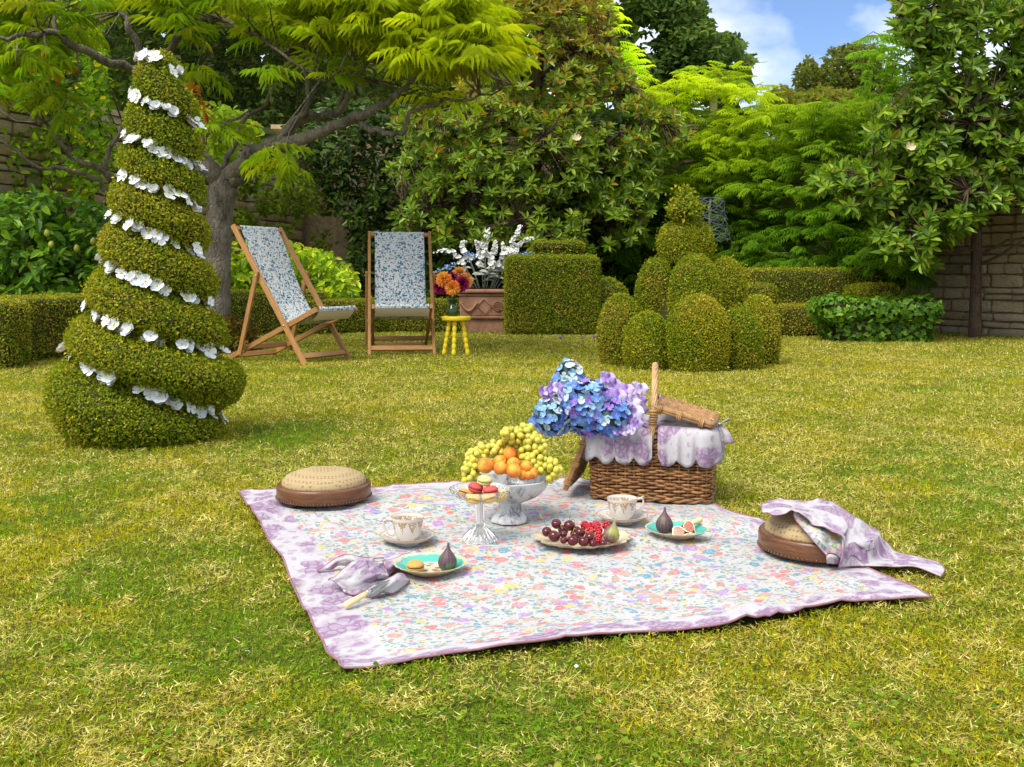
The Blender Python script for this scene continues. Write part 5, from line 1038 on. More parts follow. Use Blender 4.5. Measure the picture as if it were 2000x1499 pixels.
knife('knife with a bone handle lying across the crumpled napkin', C6(405, 1135, z=Z+.009), C6(900, 850, z=Z+.032), .062)
knife('knife with a bone handle sticking out behind the fig halves', Vector(((1371-1000)/F*2.66, 2.66, pB.z+.034)), Vector(((1295-1000)/F*2.58, 2.58, pB.z+.013)), .05)

# ------------------------------------------------------------------ macarons
def mac_mats(nm, c):
    t = NT(nm); o = t.obj(); n_ = t.noise(o, 400, 3); t.bump(n_.outputs['Fac'], .15, .001); return t.fin(t.mix(t.math('MULTIPLY', n_.outputs['Fac'], .3), c, tuple(min(1, x*1.25) for x in c)), .6, .25)
MC = {k: mac_mats(k+'_macaron', v) for k, v in {'tan': (.58, .30, .075), 'pistachio': (.56, .50, .20), 'red': (.54, .085, .070), 'yellow': (.74, .50, .12), 'cream': (.70, .45, .15)}.items()}
FI = {'tan': plain('coffee_filling', (.12, .05, .02), .5, .4), 'pistachio': plain('green_filling', (.22, .22, .05), .5, .4), 'red': plain('berry_filling', (.20, .02, .025), .5, .4), 'yellow': plain('pale_filling', (.62, .40, .12), .5, .4), 'cream': plain('caramel_filling', (.50, .30, .10), .5, .4)}
def macaron(label, c, kind, rot=(0, 0, 0), r=.0193):
    rt = thing('macaron', label, 'macaron', c, 0, 'macarons', rot); rr = random.Random(len(label))
    def shell(s_):
        mb = MB(); pr = [(0, .0100), (.006, .0099), (.012, .0090), (.0165, .0066), (.0188, .0036), (.0192, .0022), (.0186, .0019), (.0197, .0014), (.0195, .0004), (.017, -.0002), (0, -.0002)]; mb.lathe([(q*r/.0193, s_*(z+.0016)) for q, z in pr], 36, wob=lambda a, i: 1+(.025*math.sin(a*23+rr.random()*2) if 6 <= i <= 8 else 0)); return mb
    link('shell', shell(1).mesh('shell', MC[kind]), rt); link('shell', shell(-1).mesh('shell', MC[kind]), rt)
    mb = MB(); mb.lathe([(0, -.0019), (.0178, -.0019), (.0184, 0), (.0178, .0019), (0, .0019)], 30, wob=lambda a, i: 1+.02*math.sin(a*9)); link('filling', mb.mesh('filling', FI[kind]), rt)
macaron('tan macaron on the teal rimmed plate with the single fig', Vector(((811-1000)/F*2.30, 2.30, pA.z+.0195)), 'tan', (R(3), 0, 0), .0198)
CS = Vector(((937-1000)/F*2.61, 2.61, 0)); CS.z = bz(CS.x, CS.y)
def C5(x, y, Y): return P(860+x/5.354, 800+y/5.354, Y)
macaron('pale green macaron on top of the pile on the glass stand', C5(463, 745, 2.60), 'pistachio', (R(8), R(6), 0))
macaron('red macaron under the pale green one, above the tan macaron', C5(370, 818, 2.60), 'red', (R(4), R(14), 0))
macaron('red macaron in the pile nearer the china fruit bowl', C5(525, 850, 2.58), 'red', (R(2), R(-6), 0))
macaron('tan macaron tilted at the outer edge of the glass stand', C5(262, 886, 2.59), 'tan', (R(-22), R(22), 0))
macaron('yellow macaron lying flat at the front of the glass stand', C5(345, 938, 2.565), 'yellow', (R(-6), R(9), 0))
macaron('caramel macaron tilted at the front of the glass stand', C5(512, 932, 2.565), 'cream', (R(-8), R(-12), 0))
macaron('pale green macaron half hidden between the red and yellow ones', C5(400, 905, 2.615), 'pistachio', (R(-16), R(4), 0))
macaron('yellow macaron leaning at the bowl side of the glass stand', C5(628, 905, 2.60), 'yellow', (R(-20), R(-28), 0))

# glass cake stand
t = NT('cut_glass'); t.fin((.96, .97, .96), .03, .5, Transmission_Weight=.86, IOR=1.38); M['glass'] = t.m
rt = thing('cake_stand', 'cut glass cake stand on a tall stem, holding the pile of macarons', 'cake stand', CS)
mb = MB(); fac = lambda a, i: 1+.035*abs(math.sin(a*12)) if 1 <= i <= 5 else 1
mb.lathe([(0, .104), (.020, .104), (.048, .108), (.066, .116), (.076, .128), (.0775, .1335), (.0745, .1335), (.0715, .1275), (.060, .117), (.045, .1115), (.02, .109), (0, .109)], 96, wob=lambda a, i: 1+.022*math.sin(a*24) if 2 <= i <= 8 else 1); link('dish', mb.mesh('dish', M['glass'], True, False, 35), rt)
mb = MB(); mb.lathe([(.018, .103), (.0125, .099), (.0108, .09), (.0100, .070), (.0102, .052), (.0125, .042), (.0135, .038)], 48, wob=lambda a, i: 1+.09*math.cos(a*8)); link('stem', mb.mesh('stem', M['glass'], True, False, 30), rt)
mb = MB(); mb.lathe([(.0135, .038), (.022, .030), (.034, .018), (.043, .007), (.0445, .001), (.040, 0), (.030, .006), (.015, .014), (0, .018)], 96, wob=lambda a, i: 1+.07*abs(math.sin(a*8)) if 1 <= i <= 5 else 1); link('base', mb.mesh('base', M['glass'], True, False, 30), rt)

# ------------------------------------------------------------------ footed china bowl
def transfer(t, o, s, c):
    mp = t.n('ShaderNodeMapping'); mp.inputs['Scale'].default_value = (1, 1, .45); t.l(o, mp.inputs[0]); n1 = t.noise(mp.outputs[0], 34, 5, .7, 1.0); n2 = t.noise(o, 14, 3); v = t.noise(o, 120, 4, .7)
    m = t.math('MULTIPLY', t.ramp(n1.outputs['Fac'], [(.45, 0.0), (.58, 1.0)]), t.ramp(v.outputs['Fac'], [(.36, .4), (.56, 1.0)])); m = t.math('MULTIPLY', m, t.ramp(n2.outputs['Fac'], [(.36, .1), (.52, .95)])); m = t.math('MULTIPLY', m, t.ramp(s.outputs[2], [(.1085, 1.0), (.111, .15)]))
    c = t.mix(t.math('MULTIPLY', n2.outputs['Fac'], .35), c, (.50, .53, .55)); return t.mix(m, c, (.085, .105, .14))
M['transfer'] = china('blue_grey_transfer_china', (.58, .58, .56), None, 1, extra=transfer)
BW = Vector(((996-1000)/F*2.84, 2.84, 0)); BW.z = bz(BW.x, BW.y); rt = thing('fruit_bowl', 'white footed china bowl with blue grey landscape print, heaped with apricots and grapes', 'bowl', BW)
mb = MB(); lob = lambda a, i: 1+(.022*math.cos(a*8) if i in (6, 7, 8, 9) else .012*math.cos(a*8))
mb.lathe([(.028, .052), (.05, .058), (.078, .070), (.096, .086), (.1035, .1), (.1055, .110), (.109, .1165), (.1085, .1195), (.105, .118), (.101, .108), (.094, .09), (.074, .074), (.045, .064), (0, .062)], 80, wob=lob); link('basin', mb.mesh('basin', M['transfer']), rt)
mb = MB(); mb.lathe([(.036, .057), (.034, .050), (.034, .038), (.036, .028), (.044, .020), (.053, .010), (.056, .004), (.056, 0)], 8, rz=R(22.5)); link('pedestal', mb.mesh('pedestal', M['transfer'], False), rt)
# apricots
t = NT('apricot_skin'); o = t.obj(); n1 = t.noise(o, 30, 3); n2 = t.noise(o, 260, 3); c = t.mix(t.ramp(n1.outputs['Fac'], [(.42, 0.0), (.68, 1.0)]), (.80, .34, .030), (.70, .16, .022)); c = t.mix(t.math('MULTIPLY', t.ramp(t.noise(o, 55, 2).outputs['Fac'], [(.5, 0.0), (.62, 1.0)]), t.math('MULTIPLY', t.rnd(), .8)), c, (.55, .085, .02)); c = t.mix(t.math('MULTIPLY', n2.outputs['Fac'], .22), c, (.85, .5, .12)); t.bump(n2.outputs['Fac'], .12, .001); M['apricot'] = t.fin(c, .5, .3)
def apricot(label, c, r, rot):
    def fn(d): a = math.atan2(d.y, d.x); return 1-.09*math.exp(-(a/.22)**2)*math.sqrt(max(0, 1-d.z*d.z))-.13*math.exp(-((1-d.z)/.06))
    rt = thing('apricot', label, 'apricot', c, 0, 'apricots in the china bowl', rot); mb = MB(); mb.ball((0, 0, 0), (r, r*.95, r*1.04), 22, 14, fn=fn); link('flesh', mb.mesh('flesh', M['apricot']), rt); mb = MB(); mb.ball((0, 0, r*.90), (.0022, .0022, .0012), 6, 4); link('stalk_scar', mb.mesh('stalk_scar', M['dark_wood']), rt)
for lb, x, y_, r, Y, ro in (('large oval apricot at the grape covered end of the heap, dark stalk end showing', 473, 587, .0215, 2.76, (0, R(-75), .5)), ('apricot behind the front row, below the topmost one', 622, 545, .0185, 2.80, (R(60), 0, .8)), ('topmost apricot under the arch of green grapes', 726, 468, .0205, 2.83, (R(-30), R(12), 0)),
        ('front apricot with a seam, beside the large oval one', 630, 612, .0190, 2.755, (R(48), R(10), 1.4)), ('apricot in the second row at the middle of the heap', 768, 570, .0195, 2.79, (R(70), R(20), .2)), ('front apricot in the centre of the bowl rim', 768, 642, .0198, 2.75, (R(80), R(-40), 2.0)),
        ('round apricot beside the hanging grapes', 902, 597, .0162, 2.775, (R(60), R(40), .6)), ('small apricot sunk low behind the bowl rim', 858, 688, .0140, 2.765, (R(20), 0, .3)), ('reddish apricot at the grape side near the bowl rim', 962, 668, .0160, 2.775, (R(40), R(60), 0)), ('pale small apricot between the two low ones at the rim', 925, 692, .0115, 2.76, (0, R(30), 0)), ('apricot in shadow behind the topmost one', 812, 490, .0165, 2.85, (R(20), R(50), 0)), ('apricot deep in the bowl behind the front row', 700, 600, .020, 2.84, (0, 0, 0))):
    apricot(lb, C5(x, y_, Y), r, ro)
# grapes
t = NT('grape_skin'); o = t.obj(); rn = t.rnd(); c = t.ramp(rn, [(0, (.44, .44, .035)), (.4, (.58, .53, .04)), (.75, (.66, .54, .05)), (1, (.50, .50, .07))]); n1 = t.noise(o, 120, 2); c = t.mix(t.math('MULTIPLY', n1.outputs['Fac'], .25), c, (.62, .58, .2)); M['grape'] = t.fin(c, .3, .5, Subsurface_Weight=.35, Subsurface_Radius=(.008, .008, .003)); M['grape'].node_tree.nodes['Principled BSDF'].inputs['Subsurface Scale'].default_value = .5
gm = MB(); gm.ball((0, 0, 0), (.0089, .0089, .0106), 12, 9); gm = gm.mesh('grape', M['grape'])
def bunch(label, blobs, stem):
    pts = []
    for (x, y_, rx, ry, n, Y) in blobs:
        k = tries = 0
        while k < n and tries < 3000:
            tries += 1; a, q = random.uniform(0, 2*math.pi), math.sqrt(random.random()); dz = random.uniform(-1, 1)*(1-q*q)**.5
            p = C5(x+rx*q*math.cos(a), y_+ry*q*math.sin(a), Y+dz*.030)
            if all((p-o_).length > .0142 for o_ in pts): pts.append(p); k += 1
    c = sum(pts, Vector())/len(pts); r = thing('grape_bunch', label, 'grapes', c, 0, 'bunches of green grapes')
    for p in pts: link('grape', gm, r, loc=p-c, rot=(random.uniform(0, 3), random.uniform(0, 3), 0))
    mb = MB(); s_ = [C5(*q)-c for q in stem]; cr_ = [Vector(v) for v in crom(s_, 14)]; mb.tube(cr_, .0022, 6)
    link('stem', mb.mesh('stem', M['stalk']), r)
    mb = MB()
    for p in pts[::2]:
        q = min(cr_, key=lambda v: (v-(p-c)).length); mb.tube([q, (q+p-c)/2+Vector((0, 0, .004)), p-c], .0010, 4, False)
    o_ = link('stalks', mb.mesh('stalks', M['stalk']), r); o_['kind'] = 'stuff'
M['stalk'] = plain('grape_stalk', (.32, .30, .07), .6, .3, .2, 60)
bunch('green grapes heaped highest, over the topmost apricot', [(760, 275, 115, 75, 26, 2.84), (690, 250, 60, 45, 8, 2.83), (900, 225, 60, 75, 13, 2.85), (950, 320, 80, 70, 15, 2.84), (740, 360, 90, 45, 9, 2.855)], [(745, 120, 2.86), (775, 160, 2.86), (830, 190, 2.86), (900, 250, 2.86), (930, 320, 2.86)])
bunch('green grapes trailing down over the bowl rim towards the basket', [(1040, 330, 55, 40, 5, 2.83), (930, 430, 90, 60, 14, 2.83), (1040, 430, 90, 75, 18, 2.83), (900, 510, 60, 50, 8, 2.825), (1010, 530, 110, 75, 18, 2.82), (1060, 610, 90, 55, 11, 2.81), (1150, 580, 70, 60, 10, 2.80), (1200, 640, 72, 70, 14, 2.80), (1160, 725, 35, 40, 4, 2.795)], [(930, 330, 2.86), (980, 420, 2.85), (1050, 520, 2.84), (1120, 590, 2.82), (1190, 640, 2.81)])
bunch('green grapes hanging over the bowl rim on the cake stand side', [(600, 370, 75, 35, 8, 2.86), (560, 430, 95, 55, 13, 2.84), (450, 430, 70, 65, 12, 2.84), (370, 480, 90, 65, 14, 2.82), (320, 560, 55, 70, 9, 2.80), (365, 600, 45, 45, 4, 2.79), (290, 650, 60, 55, 8, 2.79), (280, 720, 55, 40, 6, 2.785), (350, 680, 50, 50, 6, 2.79)], [(650, 330, 2.87), (560, 400, 2.86), (440, 450, 2.85), (350, 550, 2.82), (290, 680, 2.80)])

# ------------------------------------------------------------------ scalloped dish of cherries and raspberries
def shellp(t, o, s, c):
    n1 = t.noise(o, 40, 4, .6); n2 = t.noise(o, 90, 3); c = t.mix(t.ramp(n1.outputs['Fac'], [(.4, 0.0), (.65, .8)]), c, (.36, .26, .14)); return t.mix(t.ramp(n2.outputs['Fac'], [(.62, 0.0), (.72, .35)]), c, (.24, .17, .10))
M['gilt_dish'] = china('cream_gilt_dish', (.66, .56, .40), None, 1, extra=shellp, rough=.3)
DC = Vector(((1137-1000)/F*2.575, 2.575, 0)); DC.z = bz(DC.x, DC.y)
mb = MB(); sw = lambda a, i: 1+(.035*math.cos(a*17)+.02*math.sin(a*7) if 3 <= i <= 7 else 0); mb.lathe([(0, .0055), (.05, .0055), (.078, .0075), (.100, .012), (.118, .0185), (.1235, .0205), (.1215, .0190), (.100, .0095), (.075, .0035), (.06, 0), (.052, 0), (.05, .002), (0, .002)], 120, sx=1.0, sy=.86, wob=sw)
one('serving_dish', mb.mesh('serving_dish', M['gilt_dish'], True, True), 'cream and gilt dish with scalloped rim holding cherries, raspberries and a fig', 'dish', None, DC, (0, 0, .1))
t = NT('cherry_skin'); o = t.obj(); n1 = t.noise(o, 40, 3); c = t.mix(n1.outputs['Fac'], (.045, .004, .008), (.13, .012, .018)); M['cherry'] = t.fin(c, .14, .5)
def C7(x, y, Y): return P(1020+x/5, 960+y/5, Y)
cm = MB(); cm.ball((0, 0, 0), (.0138, .0132, .0128), 18, 12, fn=lambda d: 1-.22*math.exp(-((1-d.z)/.07))-.03*math.exp(-((1+d.z)/.1))); cm = cm.mesh('flesh', M['cherry'])
for i, (lb, x, y_, k, Y, st) in enumerate((('cherry at the outer end of the dish, long stem leaning away', 240, 395, .95, 2.555, (-75, -130)), ('highest cherry in the heap with a forked stem', 333, 318, .98, 2.575, (25, -100)), ('high dark cherry beside the raspberries', 460, 335, 1.05, 2.570, (10, -100)), ('large glossy cherry in the front row above the rim', 312, 438, 1.1, 2.515, None), ('small cherry tucked between two large front ones', 402, 418, .7, 2.53, (-20, -60)), ('small low cherry just behind the front rim', 405, 478, .68, 2.495, None), ('pinkish bloomed cherry in the middle of the front row', 492, 480, 1.02, 2.495, (30, -70)), ('cherry below the first raspberries', 566, 402, .92, 2.54, (-40, 30)), ('front cherry with a pale upright stem', 600, 490, .98, 2.50, (15, -75)), ('dark cherry touching the raspberries and the fig', 662, 452, 1.05, 2.525, (50, -30)), ('small front cherry next to the pale stem', 690, 508, .7, 2.50, (20, -70)), ('small cherry in front of the greenish fig', 792, 510, .7, 2.50, (25, -50)), ('cherry at the back of the dish, mostly hidden', 400, 380, 1, 2.60, None), ('cherry deep in the heap behind the front row', 520, 420, 1, 2.56, None), ('cherry at the back of the heap next to a raspberry', 530, 385, .9, 2.60, (-10, -60)))):
    c = C7(x, y_, Y); r = thing('cherry', lb, 'cherry', c, 0, 'cherries in the scalloped dish', (random.uniform(-.5, .3), random.uniform(-.4, .4), random.uniform(0, 3))); link('flesh', cm, r, scale=(k,)*3)
    if st:
        d = Vector((st[0], 0, -st[1]))/5*Y/F; inv = r.rotation_euler.to_matrix().inverted(); a = Vector((0, 0, .0095*k)); e = a+inv @ (d+Vector((0, -.004, .004))); mb = MB(); mb.tube([a, (a+e)/2+Vector((.002, 0, .001)), e], [.0008, .0007, .0012], 5); link('stem', mb.mesh('stem', M['stalk']), r)
M['raspberry'] = plain('raspberry_flesh', (.50, .022, .035), .35, .45, .2, 200, Subsurface_Weight=.15)
rm = MB()
for i in range(7):
    for k in range(9 if i < 5 else 5):
        t_ = i/6; rr_ = .0098*math.sin(.35+t_*1.25)**.7*(1-.25*t_) if i < 6 else .003; a = 2*math.pi*(k+.5*(i % 2))/(9 if i < 5 else 5); rm.ball((rr_*math.cos(a), rr_*math.sin(a), -.007+t_*.016), .0033, 6, 4)
rm = rm.mesh('raspberry', M['raspberry'])
for lb, x, y_, Y, ro in (('raspberry next to the high dark cherry at the back', 610, 335, 2.59, (1.2, .3, 0)), ('raspberry in the middle of the back row', 660, 352, 2.58, (.8, -.5, 0)), ('raspberry behind the middle of the pile, pointing back', 718, 338, 2.59, (-.7, .6, 0)), ('raspberry at the centre of the pile, round end showing', 740, 382, 2.56, (1.4, .1, 0)), ('topmost raspberry beside the fig, hollow end towards the camera', 820, 330, 2.585, (1.6, 0, 0)), ('raspberry low between the cherries', 655, 395, 2.555, (1.1, .9, 0)), ('raspberry squeezed between the fig and the dark cherry', 740, 430, 2.54, (1.5, .4, 0)), ('lowest raspberry against the fig', 738, 472, 2.525, (1.3, -.4, 0))):
    one('raspberry', rm, lb, 'raspberry', 'raspberries in the scalloped dish', C7(x, y_, Y), ro, (1.1, 1.1, 1.1))
fig('greenish fig leaning in the scalloped dish beside the raspberries', C7(850, 500, 2.53), .0208, (R(-8), R(16), 0), 'green_fig')
# ------------------------------------------------------------------ wicker basket
t = NT('willow'); o = t.obj(); rn = t.rnd(); n1 = t.noise(o, 40, 4, .6); n2 = t.noise(o, 9, 2)
c = t.mix(t.ramp(n1.outputs['Fac'], [(.3, 0.0), (.7, 1.0)]), (.13, .052, .015), (.37, .18, .058)); hs = t.n('ShaderNodeHueSaturation'); t.l(c, hs.inputs['Color']); t.l(t.math('MULTIPLY_ADD', rn, .6, .7), hs.inputs['Value']); t.bump(n1.outputs['Fac'], .2, .002); M['willow'] = t.fin(hs.outputs[0], .42, .4)
t = NT('pale_willow'); n1 = t.noise(t.obj(), 45, 4); c = t.mix(t.ramp(n1.outputs['Fac'], [(.3, 0.0), (.7, 1.0)]), (.25, .12, .038), (.46, .26, .10)); hs = t.n('ShaderNodeHueSaturation'); t.l(c, hs.inputs['Color']); t.l(t.math('MULTIPLY_ADD', t.rnd(), .6, .65), hs.inputs['Value']); M['pale_willow'] = t.fin(hs.outputs[0], .4, .4)
M['handle_willow'] = plain('handle_willow', (.46, .28, .12), .4, .4, .25, 40)
A_ = Vector((.237, 3.097, 0)); B2 = Vector((.580, 3.007, 0)); ux = (B2-A_).normalized(); uy = Vector((-ux.y, ux.x, 0)); BL, BD, BH = (B2-A_).length, .25, .205
BZ0 = .024; org = A_+ux*(BL/2)+uy*(BD/2)+Vector((0, 0, BZ0)); rzb = math.atan2(ux.y, ux.x)
bas = thing('wicker_basket', 'brown wicker picnic basket with arched handle and lilac frilled lining on the blanket', 'basket', org, rzb)
def ringpt(s_, z, off=0.0):      # point on the rounded rectangle, s_ in 0..1
    k = 1.0+.035*(z/BH); hx, hy, r = BL/2*k, BD/2*k, .028
    per = [2*(hx-r), math.pi/2*r, 2*(hy-r), math.pi/2*r]*2; tot = sum(per); d = (s_ % 1)*tot
    cs = [((-hx+r, -hy), (1, 0)), ((hx-r, -hy+r), -90), ((hx, -hy+r), (0, 1)), ((hx-r, hy-r), 0), ((hx-r, hy), (-1, 0)), ((-hx+r, hy-r), 90), ((-hx, hy-r), (0, -1)), ((-hx+r, -hy+r), 180)]
    for L_, (p, q) in zip(per, cs):
        if d <= L_:
            if isinstance(q, tuple): n_ = Vector((q[1], -q[0], 0)); return Vector((p[0]+q[0]*d, p[1]+q[1]*d, z))+n_*off
            a = R(q)+d/r; n_ = Vector((math.cos(a), math.sin(a), 0)); return Vector((p[0], p[1], z))+n_*(r+off)
        d -= L_
    return Vector((-hx+r, -hy, z))
NST = 44; rowz = np.linspace(.006, BH-.012, 25)
for i, z in enumerate(rowz):
    pts = []; m_ = NST*3
    for k in range(m_):
        ph = math.cos(math.pi*(k/3+i)); sk_ = .006*math.sin(k*.11+i*1.3)+.0016*math.sin(k*.9+i*2.1)
        pts.append(ringpt(k/m_, max(.004, z+sk_*.35), .0042*ph))
    mb = MB(); mb.tube(pts, [.0039*(1+.12*math.sin(k*.37+i)) for k in range(m_)], 6, closed=True); link('wicker_strand', mb.mesh('wicker_strand', M['willow']), bas)
for k in range(NST):
    mb = MB(); mb.tube([ringpt(k/NST, 0, 0), ringpt(k/NST, BH, 0)], .0030, 5); link('stake', mb.mesh('stake', M['willow']), bas)
for z, rr_ in ((.003, .0055), (BH, .006)):
    for ph in (0, math.pi):
        mb = MB(); mb.tube([ringpt(k/160, z+.0045*math.sin(k*.55+ph), .0045*math.cos(k*.55+ph)) for k in range(160)], rr_*.8, 6, closed=True); link('border_strand', mb.mesh('border_strand', M['willow']), bas)
mb = MB(); mb.box((0, 0, BH/2), (BL-.016, BD-.016, BH-.012)); link('inner_lining', mb.mesh('inner_lining', M['dark_wood'], False), bas)
# handle: bundle of twisted canes across the middle
arc = [(-.012, -BD/2-.008, .165), (-.006, -BD/2-.012, .205), (0, -BD/2-.004, .262), (.002, -BD/2+.03, .33), (.003, -BD/2+.085, .378), (.004, 0, .392), (.004, BD/2-.085, .378), (.003, BD/2-.03, .33), (0, BD/2+.004, .262), (-.006, BD/2+.012, .205), (-.01, BD/2+.008, .165)]
ar = crom([(a-.115*b, b, c) for a, b, c in arc], 90)
for j in range(7):
    pts = []
    for i, p in enumerate(ar):
        d = Vector(ar[min(i+1, 89)])-Vector(ar[max(i-1, 0)]); d.normalize(); x = Vector((1, 0, 0)); y_ = d.cross(x).normalized(); a = 2*math.pi*j/7+i*.24; pts.append(Vector(p)+(x*math.cos(a)+y_*math.sin(a))*.0064)
    mb = MB(); mb.tube(pts, .0038, 6); link('handle_cane', mb.mesh('handle_cane', M['handle_willow']), bas)
for e in (-1, 1):
    for j in range(6):
        i = 13+j*1.0 if e < 0 else 76-j*1.0; p = Vector(ar[int(i)]); mb = MB(); d = (Vector(ar[int(i)+1])-Vector(ar[int(i)-1])).normalized(); x = Vector((1, 0, 0)); y_ = d.cross(x); mb.tube([p+(x*math.cos(a)+y_*math.sin(a))*.0112 for a in np.linspace(0, 2*math.pi, 17)[:-1]], .0028, 5, closed=True); link('handle_wrap', mb.mesh('handle_wrap', M['pale_willow']), bas)
# lids
def lid(name_label, loc, rot, nrow=10):
    L_, Wd = .182, .262; r = bpy.data.objects.new('lid', None); COL.objects.link(r); r.parent = bas; r.location = loc; r.rotation_euler = rot; r.empty_display_size = .03
    if name_label: r['label'] = name_label
    fr_ = [(-L_/2, -Wd/2+.02), (-L_/2+.01, -Wd/2), (L_/2-.03, -Wd/2), (L_/2, -Wd/2+.03), (L_/2, Wd/2-.03), (L_/2-.03, Wd/2), (-L_/2+.01, Wd/2), (-L_/2, Wd/2-.02)]
    for dz in (-.0035, .0035):
        mb = MB(); q = crom([(a, b, dz) for a, b in fr_+fr_[:1]], 60)[:-1]; mb.tube([Vector(p) for p in q], .0050, 6, closed=True); link('lid_frame', mb.mesh('lid_frame', M['pale_willow']), r)
    for i in range(22):
        y_ = -Wd/2+.012+(Wd-.024)*i/21; mb = MB(); mb.tube([Vector((x, y_+.0015*math.sin(x*90+i), .0045*math.cos(math.pi*(k/1+i)))) for k, x in enumerate(np.linspace(-L_/2, L_/2, 13))], .0050, 6); link('lid_strand', mb.mesh('lid_strand', M['pale_willow']), r)
    for x in np.linspace(-L_/2+.014, L_/2-.014, 12):
        mb = MB(); mb.tube([(x, -Wd/2, 0), (x, Wd/2, 0)], .003, 5); link('lid_stake', mb.mesh('lid_stake', M['pale_willow']), r)
    for x in (-L_/2+.02, L_/2-.035, -.01):
        for dx in (-.005, 0, .005):
            mb = MB(); mb.tube([(x+dx, -Wd/2+.009*math.cos(a), 0.0112*math.sin(a)) for a in np.linspace(0, 2*math.pi, 13)[:-1]], .0026, 5, closed=True); link('lid_wrap', mb.mesh('lid_wrap', M['pale_willow']), r)
    return r
lid('wicker lid half closed over the filled end', (.100, 0, .252), (R(0), R(16), 0))
lid('wicker lid hanging open at the end with the flowers', (-BL/2-.042, .0, .108), (0, R(-68), 0))
# frilled lining
def frill(u0, u1, seed):
    n_, m_ = 110, 12; us = np.linspace(u0, u1, n_); g = np.zeros((m_, n_, 3)); rr = random.Random(seed)
    nsc = max(2, round((u1-u0)*22))
    for j, u in enumerate(us):
        k = (u-u0)/(u1-u0)*nsc; sc_ = abs(math.sin(math.pi*k))**.55; drop = .088+.026*sc_; fold = math.sin(2*math.pi*k*1.5+seed)+.35*math.sin(2*math.pi*k*2.6+seed*2)
        for i in range(m_):
            v = i/(m_-1); off = .012+.008*v+fold*.0065*v**.8+.006*math.sin(v*3); z = BH+.016-drop*v; 
            if v < .1: off = -.004+.16*v
            g[i, j] = ringpt(u, z, off)
    uv = np.stack([np.tile(us*1.9+seed, (m_, 1)), np.tile(np.linspace(0, .12, m_)[:, None], (1, n_)), np.zeros((m_, n_))], -1)
    mb = MB(); mb.add(g.reshape(-1, 3), [(i*n_+j, i*n_+j+1, (i+1)*n_+j+1, (i+1)*n_+j) for i in range(m_-1) for j in range(n_-1)], 0, uv.reshape(-1, 3)); o_ = link('frill', mb.mesh('frill', M['toile'], True, True), bas)
    sm_ = o_.modifiers.new('thick', 'SOLIDIFY'); sm_.thickness = .0012
hx = BL/(2*(BL+BD)); 
frill(-.19, hx*.475, 3); frill(hx*.52, hx+.19, 5); frill(hx+.19, 1.5*hx+.16, 7)
mb = MB(); V_, F_ = rbox((BL*1.0, BD*1.0, .03), .012, 10, (0, 0, BH+.004)); V_[:, 2] += (fbm(V_[:, 0]*30, V_[:, 1]*30, 12)-.5)*.02; mb.add([tuple(v) for v in V_], [tuple(f) for f in F_], 0, [(v[0], v[1], 0) for v in V_]); link('lining_top', mb.mesh('lining_top', M['toile'], True, True), bas)
# bows
def bow(loc, s=1.0):
    mb = MB(); 
    for sg in (-1, 1):
        pts = crom([(0, 0, 0), (sg*.014, -.01, .012), (sg*.026, 0, .018), (sg*.022, .008, .006), (0, 0, 0)], 14); n_ = len(pts)
        vs = [tuple(Vector(p)*s+Vector((0, y_*s, 0))) for p in pts for y_ in (-.008, .008)]; mb.add(vs, [(2*i, 2*i+1, 2*i+3, 2*i+2) for i in range(n_-1)], 0, [(p[0], p[2], 0) for p in vs])
        pts = crom([(0, 0, 0), (sg*.010+.008, -.008, -.022), (sg*.012+.016, -.012, -.055)], 8); vs = []
        for i, p in enumerate(pts): w_ = .004+.010*i/7; vs += [tuple((Vector(p)+Vector((-w_, 0, 0)))*s), tuple((Vector(p)+Vector((w_, .004, .004*i/7)))*s)]
        mb.add(vs, [(2*i, 2*i+1, 2*i+3, 2*i+2) for i in range(7)], 0, [(p[0], p[2], 0) for p in vs])
    mb.ball((0, 0, 0), .005*s, 8, 6); o_ = link('bow', mb.mesh('bow', M['toile'], True, True), bas, loc=loc); md = o_.modifiers.new('thick', 'SOLIDIFY'); md.thickness = .001
bow((BL/2+.024, -.03, BH+.015), 1.05); bow((-BL/2-.016, -.05, BH-.03), .9); bow((.0, -BD/2-.004, BH+.012), .6)

# ------------------------------------------------------------------ flowers out of the basket
def petmat(nm, c1, c2):
    t = NT(nm); o = t.obj(); n1 = t.noise(o, 90, 3); l_ = t.n('ShaderNodeVectorMath', operation='LENGTH'); t.l(o, l_.inputs[0])
    c = t.mix(t.ramp(n1.outputs['Fac'], [(.35, 0.0), (.65, 1.0)]), c1, c2); return t.fin(c, .65, .2)
HM = [petmat('deep_blue_petal', (.05, .10, .42), (.10, .22, .58)), petmat('sky_blue_petal', (.13, .30, .58), (.30, .48, .62)), petmat('violet_petal', (.20, .09, .46), (.34, .20, .60)), petmat('pale_blue_petal', (.36, .52, .60), (.52, .60, .52)), petmat('mid_blue_petal', (.07, .17, .50), (.18, .30, .60))]
def floret(mat, r): return flower_mesh('floret', 4, r, r*1.15, .35, [mat, M['stamen']], 1, .10)
FL = [[floret(m_, .0135) for _ in range(2)] for m_ in HM]
